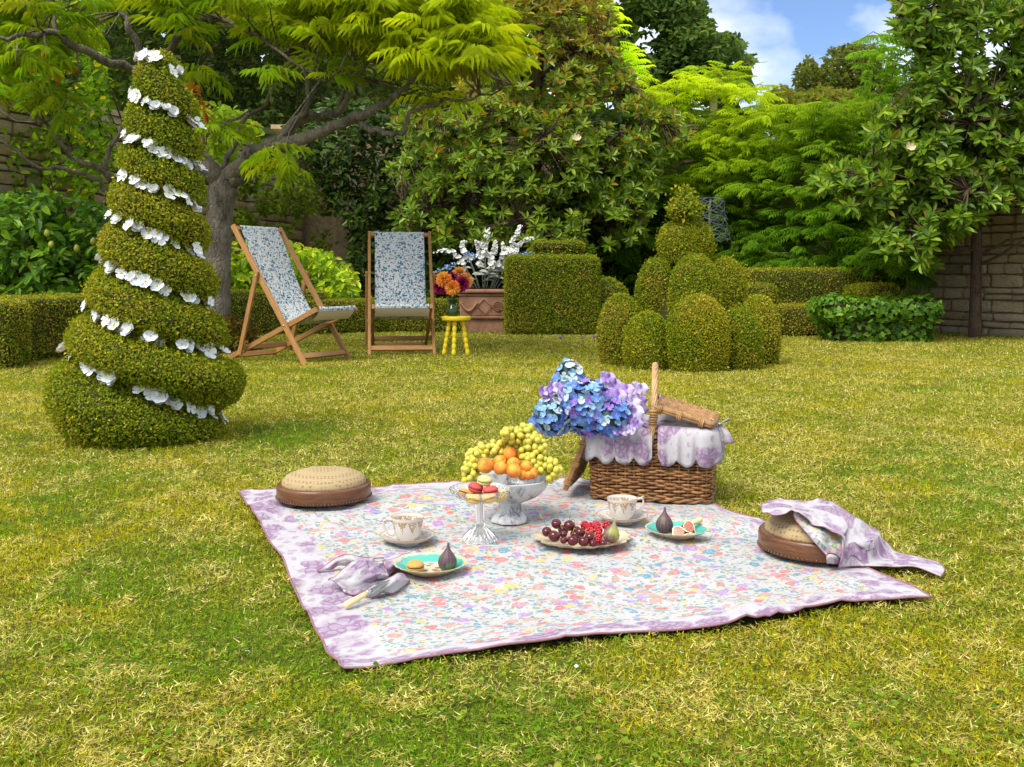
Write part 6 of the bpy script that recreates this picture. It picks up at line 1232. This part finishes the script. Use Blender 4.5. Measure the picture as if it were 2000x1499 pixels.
def hydrangea(label, c, rad, n, wts, stem_to, mn=.016):
    r = thing('hydrangea', label, 'flower', c, 0, 'hydrangeas in the basket'); pts = []
    tr = 0
    while len(pts) < n and tr < 9000:
        tr += 1; d = Vector(rng.normal(size=3)).normalized()
        if d.y > .55: continue
        q = Vector((d.x*rad[0], d.y*rad[1], d.z*rad[2]))*random.uniform(.86, 1.04)
        if all((q-o_).length > mn for o_ in pts): pts.append(q)
    for q in pts:
        light = .5+.5*q.z/rad[2]+.35*(-q.x/rad[0]); w_ = np.array(wts, float)*np.array([1.6-light, .6+light, 1, .15+max(0, light-.35)*1.8, 1.3])  # paler florets up and left, deeper blue below: shading put into floret colours
        m_ = FL[rng.choice(5, p=w_/w_.sum())][random.randrange(2)]; d = Vector((q.x/rad[0], q.y/rad[1], q.z/rad[2]))+Vector(rng.normal(0, .35, 3)); s_ = random.uniform(.85, 1.25)
        link('floret', m_, r, loc=q, rot=d.to_track_quat('Z', 'Y').to_euler(), scale=(s_,)*3)
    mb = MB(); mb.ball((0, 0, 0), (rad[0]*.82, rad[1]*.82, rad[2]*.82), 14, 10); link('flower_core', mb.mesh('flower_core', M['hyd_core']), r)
    mb = MB(); mb.tube([Vector((0, 0, 0)), (Vector(stem_to)-c)*.5+Vector((0, 0, .01)), Vector(stem_to)-c], .004, 6); link('stem', mb.mesh('stem', M['stem']), r)
M['hyd_core'] = plain('flower_shadow_core', (.06, .09, .10), .8, .1, .3, 60)  # dark ball inside the head: shade between florets put into its colour
HX = P(1175, 850, 3.12)
hydrangea('large blue hydrangea head leaning out of the open end of the basket', P(1142, 796, 3.08), (.088, .07, .078), 150, (1.8, 3.6, 1.4, 2.4, 2.4), HX)
hydrangea('pointed pale blue hydrangea plume rising highest above the big head', P(1112, 745, 3.12), (.048, .04, .058), 52, (.6, 3, 1, 4, 1.5), HX)
hydrangea('pale blue hydrangea head drooping lowest towards the grapes', P(1078, 815, 3.05), (.056, .045, .056), 56, (1.2, 4, 1.4, 3, 2), HX)
hydrangea('deep blue hydrangea head resting against the lilac frill', P(1195, 815, 3.04), (.062, .04, .050), 52, (3.4, 1.8, 2.2, .5, 3), HX)
M['lilac_petal'] = petmat('lilac_petal', (.36, .25, .56), (.54, .44, .66)); M['pale_lilac'] = petmat('pale_lilac_petal', (.50, .42, .63), (.60, .55, .66)); M['violet'] = petmat('sweet_violet_petal', (.25, .12, .50), (.40, .26, .60))
def peaflower(r, m1, m2):
    mb = MB()
    for k, (a, s_, z) in enumerate(((0, 1.25, .1), (2.3, 1.0, .0), (3.98, 1.0, .0), (1.2, .7, .25), (5.1, .7, .25))):
        q = r*s_; vs = []; nn_ = 7
        for i in range(nn_):
            for j in range(5):
                v = i/(nn_-1); u = (j/4-.5)*2; wv = math.sin(math.pi*min(1, v*.93+.07))**.6*q*.62; x = v*q*1.15; y_ = u*wv; zz = z*r+.5*r*v*v-.35*r*abs(u)**2*v+.10*r*math.sin(u*6+k)*v
                vs.append((x*math.cos(a)-y_*math.sin(a), x*math.sin(a)+y_*math.cos(a), zz))
        mb.add(vs, [(i*5+j, i*5+j+1, (i+1)*5+j+1, (i+1)*5+j) for i in range(nn_-1) for j in range(4)], 1 if k > 2 else 0)
    mb.ball((0, 0, r*.12), (r*.12, r*.12, r*.12), 6, 4, mi=2); return mb.mesh('flower', [m1, m2, M['stamen']], True)
PF = [peaflower(.026, M['lilac_petal'], M['violet']), peaflower(.025, M['pale_lilac'], M['lilac_petal']), peaflower(.024, M['violet'], M['pale_lilac'])]
def pea(label, px, stem_to, Y=3.1, s0=1.0):
    c = P(*px[0], Y); r = thing('sweet_pea', label, 'flower', c, 0, 'lilac sweet peas in the basket')
    pts = [P(a, b, Y+random.uniform(-.03, .03)) for a, b in px]
    mb = MB(); mb.tube([Vector(q)-c for q in crom([tuple(p+Vector((0, .015, 0))) for p in pts]+[tuple(stem_to)], 16)], .003, 6); link('stem', mb.mesh('stem', M['stem']), r)
    for i, p in enumerate(pts):
        d = Vector((random.uniform(-.5, .5), -.9, random.uniform(-.1, .6))); s_ = random.uniform(.85, 1.15)*s0
        link('flower', PF[rng.choice(3, p=(.4, .42, .18))], r, loc=p-c, rot=d.to_track_quat('Z', 'Y').to_euler(), scale=(s_,)*3)
S0 = P(1235, 860, 3.15)
pea('tall lilac sweet pea spike at the middle of the bouquet', [(1184, 738), (1196, 752), (1190, 768), (1205, 780)], S0, 3.12, .9)
pea('pale lilac sweet pea closest to the pointed blue plume', [(1200, 775), (1214, 790), (1196, 800), (1218, 812)], S0, 3.06)
pea('broad sweet pea cluster with a dark violet eye in front', [(1218, 762), (1226, 788), (1234, 806), (1222, 826)], S0, 3.08, 1.05)
pea('lilac sweet pea leaning towards the basket handle', [(1246, 760), (1244, 783), (1240, 800), (1246, 820)], S0, 3.15)
pea('lilac sweet pea showing behind the basket handle', [(1282, 782), (1287, 790)], P(1270, 850, 3.2), 3.30, .85)
pea('low lilac sweet peas drooping onto the frilled lining', [(1208, 838), (1226, 840), (1240, 828)], S0, 3.03, .8)
pea('lilac sweet pea pair at the outer side of the blue hydrangeas', [(1064, 764), (1082, 757), (1076, 782), (1102, 775)], HX, 3.07, .85)

# ------------------------------------------------------------------ deckchairs
W2 = .2825
def deckchair(label, origin, ang):
    r = thing('deckchair', label, 'deckchair', origin, ang, 'wooden deckchairs')
    AF, AT = Vector((0, 0)), Vector((-.75, 1.11)); BR_, BF = Vector((-.80, .03)), Vector((.09, .435)); TW = 'teak'
    def bar(nm, a, b, w1, w2, side=(0, 1, 0), lab=None):
        mb = MB(); mb.beam(a, b, w1, w2, side); link(nm, mb.mesh(nm, M[TW], True, True, 30), r)
    # local x = forward (towards the sitter's feet), y = across
    for s_ in (-1, 1):
        bar('back_rail', (AF.x, s_*W2, AF.y), (AT.x, s_*W2, AT.y), .026, .042); yb = s_*(W2-.032); bar('seat_rail', (BR_.x, yb, BR_.y), (BF.x, yb, BF.y), .024, .042)
        yc = s_*(W2+.026); bar('prop', (-.655, yc, .06), (-.47, yc, .735), .022, .040)
    d = (AT-AF).normalized()
    bar('foot_bar', (AF.x+.075*d.x, -W2+.013, .075*d.y), (AF.x+.075*d.x, W2-.013, .075*d.y), .022, .045, (d.y, 0, -d.x))
    bar('top_bar', (-.735, -W2+.01, 1.085), (-.735, W2-.01, 1.085), .030, .036, (d.y, 0, -d.x)); bar('front_bar', (.075, -W2+.045, .428), (.075, W2-.045, .428), .028, .034, (.9, 0, .4)); bar('rear_bar', (-.76, -W2+.045, .045), (-.76, W2-.045, .045), .024, .042, (.9, 0, .4)); bar('prop_bar', (-.64, -W2-.016, .115), (-.64, W2+.016, .115), .022, .040, (1, 0, .3))
    bm = MB(); bm.tube([(0, 0, 0), (0, .006, 0)], .007, 10); bm = bm.mesh('bolt', M['steel'])
    for s_ in (-1, 1):
        for x, z, yy in ((-.205, .302, W2+.013), (-.47, .70, W2+.037)): link('bolt', bm, r, loc=(x, s_*yy-(.0 if s_ > 0 else .006), z))
    prof = crom([(-.752, 1.075), (-.748, 1.110), (-.722, 1.108), (-.700, 1.065), (-.60, .86), (-.49, .62), (-.36, .415), (-.24, .325), (-.12, .325), (.0, .385), (.075, .452), (.098, .442), (.096, .418)], 60)
    ny = 12; hw = W2-.052; vs = []; uv = []; acc = 0
    for i, (x, z) in enumerate(prof):
        if i: acc += math.hypot(x-prof[i-1][0], z-prof[i-1][1])
        for j in range(ny+1):
            y_ = -hw+2*hw*j/ny; vs.append((x, y_, z-.012*(1-(2*j/ny-1)**2)*math.sin(math.pi*min(1, max(0, (i-8)/46))))); uv.append((y_, acc, 0))
    mb = MB(); mb.add(vs, [(i*(ny+1)+j, i*(ny+1)+j+1, (i+1)*(ny+1)+j+1, (i+1)*(ny+1)+j) for i in range(59) for j in range(ny)], 0, uv); o_ = link('sling', mb.mesh('sling', M['sling'], True, True), r)
    vs = []
    for x, z in ((.094, .42), (.080, .395), (.055, .365), (.03, .345)):
        for j in range(ny+1): vs.append((x, -hw+2*hw*j/ny, z))
    mb = MB(); mb.add(vs, [(i*(ny+1)+j, i*(ny+1)+j+1, (i+1)*(ny+1)+j+1, (i+1)*(ny+1)+j) for i in range(3) for j in range(ny)]); link('sling_underside', mb.mesh('sling_underside', M['cream']), r)
    return r
deckchair('wooden deckchair with blue floral sling, seen from the front beside the yellow stool', ((785-1000)/F*8.96, 8.96, 0), R(-82))
a_ = math.atan2(-.47, .88); fx = Vector((-1.62, 8.02, 0)); ctr = fx+Vector((.47, .88, 0)).normalized()*W2
deckchair('wooden deckchair with blue floral sling, turned sideways next to the tree trunk', ctr, a_)

# ------------------------------------------------------------------ yellow stool, vase, dahlias
M['yellow'] = plain('yellow_paint', (.80, .60, .010), .35, .4, .04, 30)
SX = Vector(((891-1000)/F*9.06, 9.06, 0)); r = thing('stool', 'small bright yellow stool on three bobbin turned legs beside the deckchair', 'stool', SX)
mb = MB(); mb.lathe([(0, .305), (.120, .305), (.129, .309), (.131, .318), (.131, .332), (.128, .340), (.120, .343), (0, .343)], 40); link('seat', mb.mesh('seat', M['yellow'], True, False, 50), r)
for a in (R(205), R(262), R(-25)):
    tp = Vector((.062*math.cos(a), .062*math.sin(a), .306)); bt = Vector((.118*math.cos(a), .118*math.sin(a), 0)); pts, rad = [], []
    for i in range(49): u = i/48; pts.append(tp+(bt-tp)*u); rad.append(.0155+.0055*abs(math.sin(u*math.pi*6.0))**1.0)
    mb = MB(); mb.tube(pts, rad, 12); link('leg', mb.mesh('leg', M['yellow']), r)
t = NT('green_glass'); t.fin((.05, .11, .015), .06, .6, Transmission_Weight=.55, IOR=1.45); M['green_glass'] = t.m
vz = Vector(((884-1000)/F*9.04, 9.04, .344)); mb = MB(); mb.lathe([(0, .004), (.040, .004), (.050, .0), (.056, .012), (.058, .035), (.050, .066), (.034, .092), (.028, .104), (.030, .114), (.044, .135), (.050, .150), (.048, .152), (.041, .136), (.027, .115), (.025, .104), (.031, .092), (.046, .066), (.053, .035), (.050, .012), (0, .010)], 36)
one('vase', mb.mesh('vase', M['green_glass']), 'dark green glass vase full of dahlias on the yellow stool', 'vase', None, vz)
def dahlia(label, px, py, rad, mats, d, Y=9.0, layers=6, cc=True):
    c = P(px, py, Y); r = thing('dahlia', label, 'flower', c, 0, 'dahlias in the green vase'); mb = MB()
    for ly in range(layers):
        el = R(-25+115*ly/(layers)); n_ = 16-ly*2 if ly < 5 else 6
        for k in range(n_):
            a = 2*math.pi*(k+.5*(ly % 2))/n_+random.uniform(-.1, .1); e = el+random.uniform(-.12, .12); L_ = rad*(1.02-.055*ly)*random.uniform(.92, 1.06); w_ = rad*.17
            x = Vector((math.cos(a)*math.cos(e), math.sin(a)*math.cos(e), math.sin(e))); s_ = Vector((-math.sin(a), math.cos(a), 0)); u = x.cross(s_)
            mb.add([x*.1*L_, x*.45*L_+s_*w_+u*w_*.4, x*.8*L_+s_*w_*.8+u*w_*.3, x*L_, x*.8*L_-s_*w_*.8+u*w_*.3, x*.45*L_-s_*w_+u*w_*.4, x*.5*L_, ], [(0, 1, 6), (1, 2, 3, 6), (6, 3, 4, 5), (0, 6, 5)], random.choice((0, 0, 1)) if ly < 4 else 1)
    o_ = link('petals', mb.mesh('petals', mats, False), r, rot=Vector(d).to_track_quat('Z', 'Y').to_euler())
    mb = MB(); e_ = vz+Vector((0, 0, .10)); mb.tube([Vector((0, 0, 0)), (e_+Vector((0, 0, .06))-c)*.7, e_-c], .004, 5); link('stem', mb.mesh('stem', M['stem']), r)
OR = [plain('orange_petal', (.78, .22, .03), .6, .2, .15, 60), plain('gold_petal', (.82, .40, .05), .6, .2, .1, 60)]; MG = [plain('magenta_petal', (.34, .008, .10), .6, .2, .2, 60), plain('crimson_petal', (.24, .006, .055), .6, .2, .2, 60)]; YO = [plain('apricot_petal', (.80, .36, .16), .6, .2, .15, 60), OR[1]]
dahlia('spiky orange dahlia highest at the chair side of the vase', 866, 545, .082, OR, (-.3, -.9, .45), 8.97)
dahlia('magenta dahlia under the orange one next to the chair', 859, 562, .076, MG, (-.6, -.8, -.1), 9.0)
dahlia('spiky orange dahlia hanging at the front of the vase', 884, 563, .080, OR, (.0, -1, -.05), 8.94)
dahlia('magenta dahlia facing the planter', 902, 555, .080, MG, (.45, -.85, .1), 8.99)
dahlia('pale apricot dahlia behind the magenta one on the planter side', 909, 548, .088, YO, (.6, -.5, .3), 9.08)
dahlia('golden dahlia standing up at the back of the vase', 897, 533, .072, YO, (.2, -.5, .8), 9.07)
dahlia('small crimson dahlia deep in the middle of the vase', 884, 541, .055, MG, (0, -.7, .6), 9.04)

# ------------------------------------------------------------------ terracotta planter
t = NT('terracotta'); o = t.obj(); n1 = t.noise(o, 5, 5, .6); n2 = t.noise(o, 40, 4); c = t.mix(t.ramp(n1.outputs['Fac'], [(.35, 0.0), (.7, 1.0)]), (.27, .125, .07), (.46, .25, .155)); c = t.mix(t.ramp(n2.outputs['Fac'], [(.5, 0.0), (.75, .4)]), c, (.40, .30, .22)); t.bump(n2.outputs['Fac'], .3, .006); M['terracotta'] = t.fin(c, .85, .2)
py_ = 12.62; pxc = (945-1000)/F*py_; r = thing('planter', 'large rectangular terracotta planter with raised garlands and moulded rim beside the hedge block', 'planter', (pxc, py_+.25, 0)); wv = .33
def slab(nm, z0, z1, w0, w1, d0, d1, rr_=.0):
    mb = MB(); vs = [(sx*w0, sy*d0, z0) for sx, sy in ((-1, -1), (1, -1), (1, 1), (-1, 1))]+[(sx*w1, sy*d1, z1) for sx, sy in ((-1, -1), (1, -1), (1, 1), (-1, 1))]; mb.add(vs, [(3, 2, 1, 0), (4, 5, 6, 7)]+[(i, (i+1) % 4, (i+1) % 4+4, i+4) for i in range(4)]); o_ = link(nm, mb.mesh(nm, M['terracotta'], False), r); bv = o_.modifiers.new('bevel', 'BEVEL'); bv.width = .012; bv.segments = 2
slab('plinth', 0, .165, .245, .25, .21, .215); slab('base_moulding', .167, .205, .29, .305, .24, .25); slab('body', .207, .452, .292, .308, .242, .255); slab('neck_moulding', .454, .476, .325, .325, .27, .27); 
mb = MB(); V_, F_ = rbox((.70, .58, .062), .03, 8, (0, 0, .51)); mb.add([tuple(v) for v in V_], [tuple(f) for f in F_]); link('rim', mb.mesh('rim', M['terracotta']), r)
mb = MB(); mb.add([(-.31, -.25, .543), (.31, -.25, .543), (.31, .25, .543), (-.31, .25, .543)], [(0, 1, 2, 3)]); link('potting_soil', mb.mesh('potting_soil', M['dark_wood']), r)
fy = -.258
mb = MB(); mb.tube([(.0-.09, fy, .33), (.0, fy-.004, .42), (.10, fy-.004, .33), (.01, fy, .24)], .006, 5, closed=True); link('lozenge_relief', mb.mesh('lozenge_relief', M['terracotta']), r)
for rad in (.055, .034, .014):
    mb = MB(); mb.tube([(.17+rad*math.cos(a), fy, .33+rad*math.sin(a)) for a in np.linspace(0, 2*math.pi, 22)[:-1]], .006, 5, closed=True); link('rosette_relief', mb.mesh('rosette_relief', M['terracotta']), r)
for x0 in (-.28,):
    for i in range(15):
        u = i/14; p = (x0+.19*u, fy, .36-.09*math.sin(math.pi*u)); mb = MB(); mb.ball(p, (.017, .012, .016), 7, 5); link('garland_relief', mb.mesh('garland_relief', M['terracotta']), r)
mb = MB(); mb.box((0, 0, .055), (.13, .02, .11), Matrix.Rotation(R(24), 3, 'Y')); one('terracotta_tile', mb.mesh('terracotta_tile', M['terracotta'], False), 'broken terracotta tile leaning between the planter and the hedge block', 'tile', None, ((982-1000)/F*12.45, 12.45, -.012))
# white and blue flower sprays in the planter
M['spray_white'] = plain('spray_white_petal', (.70, .70, .66), .7, .2, .06, 60); M['spray_leaf'] = plain('grey_white_leaf', (.48, .50, .44), .7, .2, .1, 40); M['spray_blue'] = petmat('spray_blue_petal', (.15, .30, .62), (.32, .48, .66)); M['pale_stem'] = plain('pale_stem', (.42, .44, .36), .7, .2, .1, 40)
SM_ = flower_mesh('floret', 5, .022, .022, .6, [M['spray_white'], M['spray_white']], 1, 0); SB_ = flower_mesh('floret', 4, .020, .016, 1.2, [M['spray_blue'], M['spray_blue']], 1, 0)
lfm = mesh_np('leaf', np.array(LF_T), np.array(LF_F), M['spray_leaf'])
def spray(label, pts, n, blue=False, Y=12.75, root_pt=None, lv=2, wd=.035):
    P_ = [P(a, b, Y+random.uniform(-.1, .1)) for a, b in pts]; rp = root_pt or Vector((P_[0].x*.35+pxc*.65, 12.85, .54)); r = thing('flower_spray', label, 'flower', rp, 0, 'flower sprays in the terracotta planter')
    path = crom([tuple(rp)]+[tuple((rp+P_[0])/2+Vector((0, 0, .03)))]+[tuple(p) for p in P_], 24); mb = MB(); mb.tube([Vector(p)-rp for p in path], np.linspace(.007, .003, 24), 5); link('stem', mb.mesh('stem', M['pale_stem']), r)
    path = crom([tuple(p) for p in P_], 60); n = n if blue else int(n*1.7)
    for i in range(n):
        u = i/max(1, n-1); p = Vector(path[int(u*59)]); w_ = wd*(1-.75*u)+.008; q = p+Vector((random.uniform(-1, 1)*w_, random.uniform(-1, .6)*w_, random.uniform(-1, 1)*w_*.7)); s_ = (1.35-.8*u)*random.uniform(.85, 1.25); d = (q-p)+Vector((0, -.02, .01)); link('floret', SB_ if blue else SM_, r, loc=q-rp, rot=d.to_track_quat('Z', 'Y').to_euler(), scale=(s_,)*3)
    for k in range(lv):
        u = random.uniform(.3, .8); p = rp+(P_[0]-rp)*u; d = Vector((random.choice((-1, 1))*random.uniform(.5, 1), -.5, random.uniform(-.1, .3))); s_ = random.uniform(.09, .15); o_ = link('leaf', lfm, r, loc=p-rp, scale=(s_, s_*.55, s_)); o_.rotation_euler = Matrix([[*v] for v in frames(np.array([tuple(d)]), np.array([[0, -.6, .8]]))[0]]).to_euler()
for lb, pts, n in (('white flower spray rising tallest, near the middle of the planter', [(985, 505), (1000, 480), (1010, 455), (1017, 441)], 26), ('white flower spray leaning far out over the hedge block', [(992, 500), (1008, 482), (1024, 470), (1042, 465)], 22), ('thin white flower spray with a bare upright tip', [(948, 500), (945, 478), (950, 460), (953, 447)], 22), ('white flower spray arching out towards the deckchair', [(905, 520), (890, 498), (872, 490), (850, 492)], 20), ('dense white flower spray at the planter centre', [(958, 520), (962, 500), (966, 485), (968, 472)], 30), ('dense white flower spray next to the blue hyacinth spray', [(940, 518), (938, 498), (935, 482), (930, 470)], 30), ('short white flower spray below the tall one', [(978, 520), (984, 500), (985, 488), (983, 474)], 26), ('short white flower spray low at the hedge side', [(1000, 510), (1004, 496), (1010, 486)], 18), ('greenish white flower spray behind the others', [(915, 505), (908, 490), (903, 478), (908, 470)], 18)):
    spray(lb, pts, n, lv=3)
spray('blue flower spray pointing sideways above the orange dahlias', [(888, 522), (876, 523), (862, 528), (850, 534)], 22, True, lv=0, wd=.045); spray('blue flower spray nestled among the white ones', [(918, 508), (915, 500), (910, 495)], 22, True, lv=0, wd=.07); spray('blue flower spray lying over the top of the hedge block', [(1016, 505), (1026, 499), (1036, 494)], 18, True, lv=0, wd=.045, Y=12.7)

# ------------------------------------------------------------------ small things on the lawn
M['clover'] = plain('clover_purple', (.34, .16, .36), .7, .2, .2, 80)
for lb, px, py2 in (('purple clover flower nearest the square hedge', 1095, 668), ('purple clover flower in the middle of three', 1138, 669), ('purple clover flower nearest the domed topiary', 1160, 667)):
    c = G(px, py2+3); r = thing('clover_flower', lb, 'flower', c, 0, 'clover flowers on the lawn'); mb = MB(); mb.tube([(0, 0, 0), (.005, 0, .03), (.0, 0, .055)], .0025, 5); link('stem', mb.mesh('stem', M['stem']), r); mb = MB()
    for k in range(30):
        d = Vector(rng.normal(size=3)).normalized(); d.z = abs(d.z); mb.tube([(0, 0, .055), Vector((0, 0, .055))+d*.022], [.005, .002], 4)
    link('flower_head', mb.mesh('flower_head', M['clover']), r)
pm = MB(); pm.add([(0, 0, 0), (.011, .007, .006), (.024, .005, .002), (.027, 0, .006), (.022, -.007, .003), (.010, -.007, .006), (.013, 0, .001)], [(0, 6, 1), (1, 6, 2), (2, 6, 3), (3, 6, 4), (4, 6, 5), (5, 6, 0)]); pmw = pm.mesh('petal', M['white_petal']); pmb = pm.mesh('petal', HM[3])
for lb, a, b in (('pale petal on the grass at the near left, uppermost of four', 460, 1262), ('pale petal on the grass at the near left, beside a clover tuft', 490, 1292), ('pale petal lying alone low on the near left lawn', 288, 1372), ('pale petal on the near left lawn, largest of its group', 340, 1312), ('pale petal in front of the middle of the blanket', 1130, 1318), ('pale petal on the grass under the front edge of the blanket', 1322, 1292), ('pale petal on the far lawn between the stool and the hedge block', 1036, 690), ('white petal on the lawn in front of the yellow stool', 870, 708), ('pale petal lying next to the tail of the lilac cloth', 1776, 1132)):
    one('fallen_petal', pmw, lb, 'petal', 'fallen petals on the lawn', G(a, b)+Vector((0, 0, .016)), (random.uniform(-.5, .5), random.uniform(-.5, .5), random.uniform(0, 6)), (random.uniform(.35, .5),)*3)
for k in range(3): one('fallen_flower', FL[3][0], 'pale blue fallen flower on the grass in front of the domed topiary', 'petal', 'fallen blue flower', G(1110+k*5, 718)+Vector((0, 0, .035+.004*k)), (.5, .3, k), (1.5,)*3) if k == 0 else None
mb = MB(); mb.add([tuple(np.array(v)*np.array((.05, .03, .05))) for v in LF_T], LF_F); M['dry_leaf'] = plain('dry_leaf', (.24, .085, .03), .7, .2, .2, 60); one('dry_leaf', mb.mesh('dry_leaf', M['dry_leaf']), 'brown dry leaf on the grass at the foot of the spiral topiary', 'leaf', None, G(236, 880)+Vector((0, 0, .018)), (.1, .2, .4), (1.3,)*3)
mb = MB(); mb.tube([G(38, 738)+Vector((0, 0, .02)), P(62, 722, 7.45), P(85, 708, 7.45)], [.004, .004, .002], 5); one('dry_twig', mb.mesh('dry_twig', M['pale_willow']), 'thin dry twig standing out of the grass in front of the low hedge', 'twig')
# dark heathery clump at the tree foot
c0 = G(445, 690); V_, F_ = dome(.26, .28, (c0.x, c0.y, 0), p=2); rt = thing('heather_clump', 'dark brown heathery clump at the foot of the spreading tree', 'plant', (c0.x, c0.y, 0)); p_, n_ = scatter(V_, F_, 1500); f_ = spread(RH_T, RH_F, p_+n_*rng.normal(0, .03, (1500, 1)), frames(n_+randdir(1500), randdir(1500)), np.full(1500, .035), vary(pick([(.05, .035, .015), (.03, .025, .012), (.09, .06, .03)], (3, 2, 1), 1500))); link('foliage', mesh_np('foliage', *f_[:2], M['leaf'], f_[2]), rt, True)
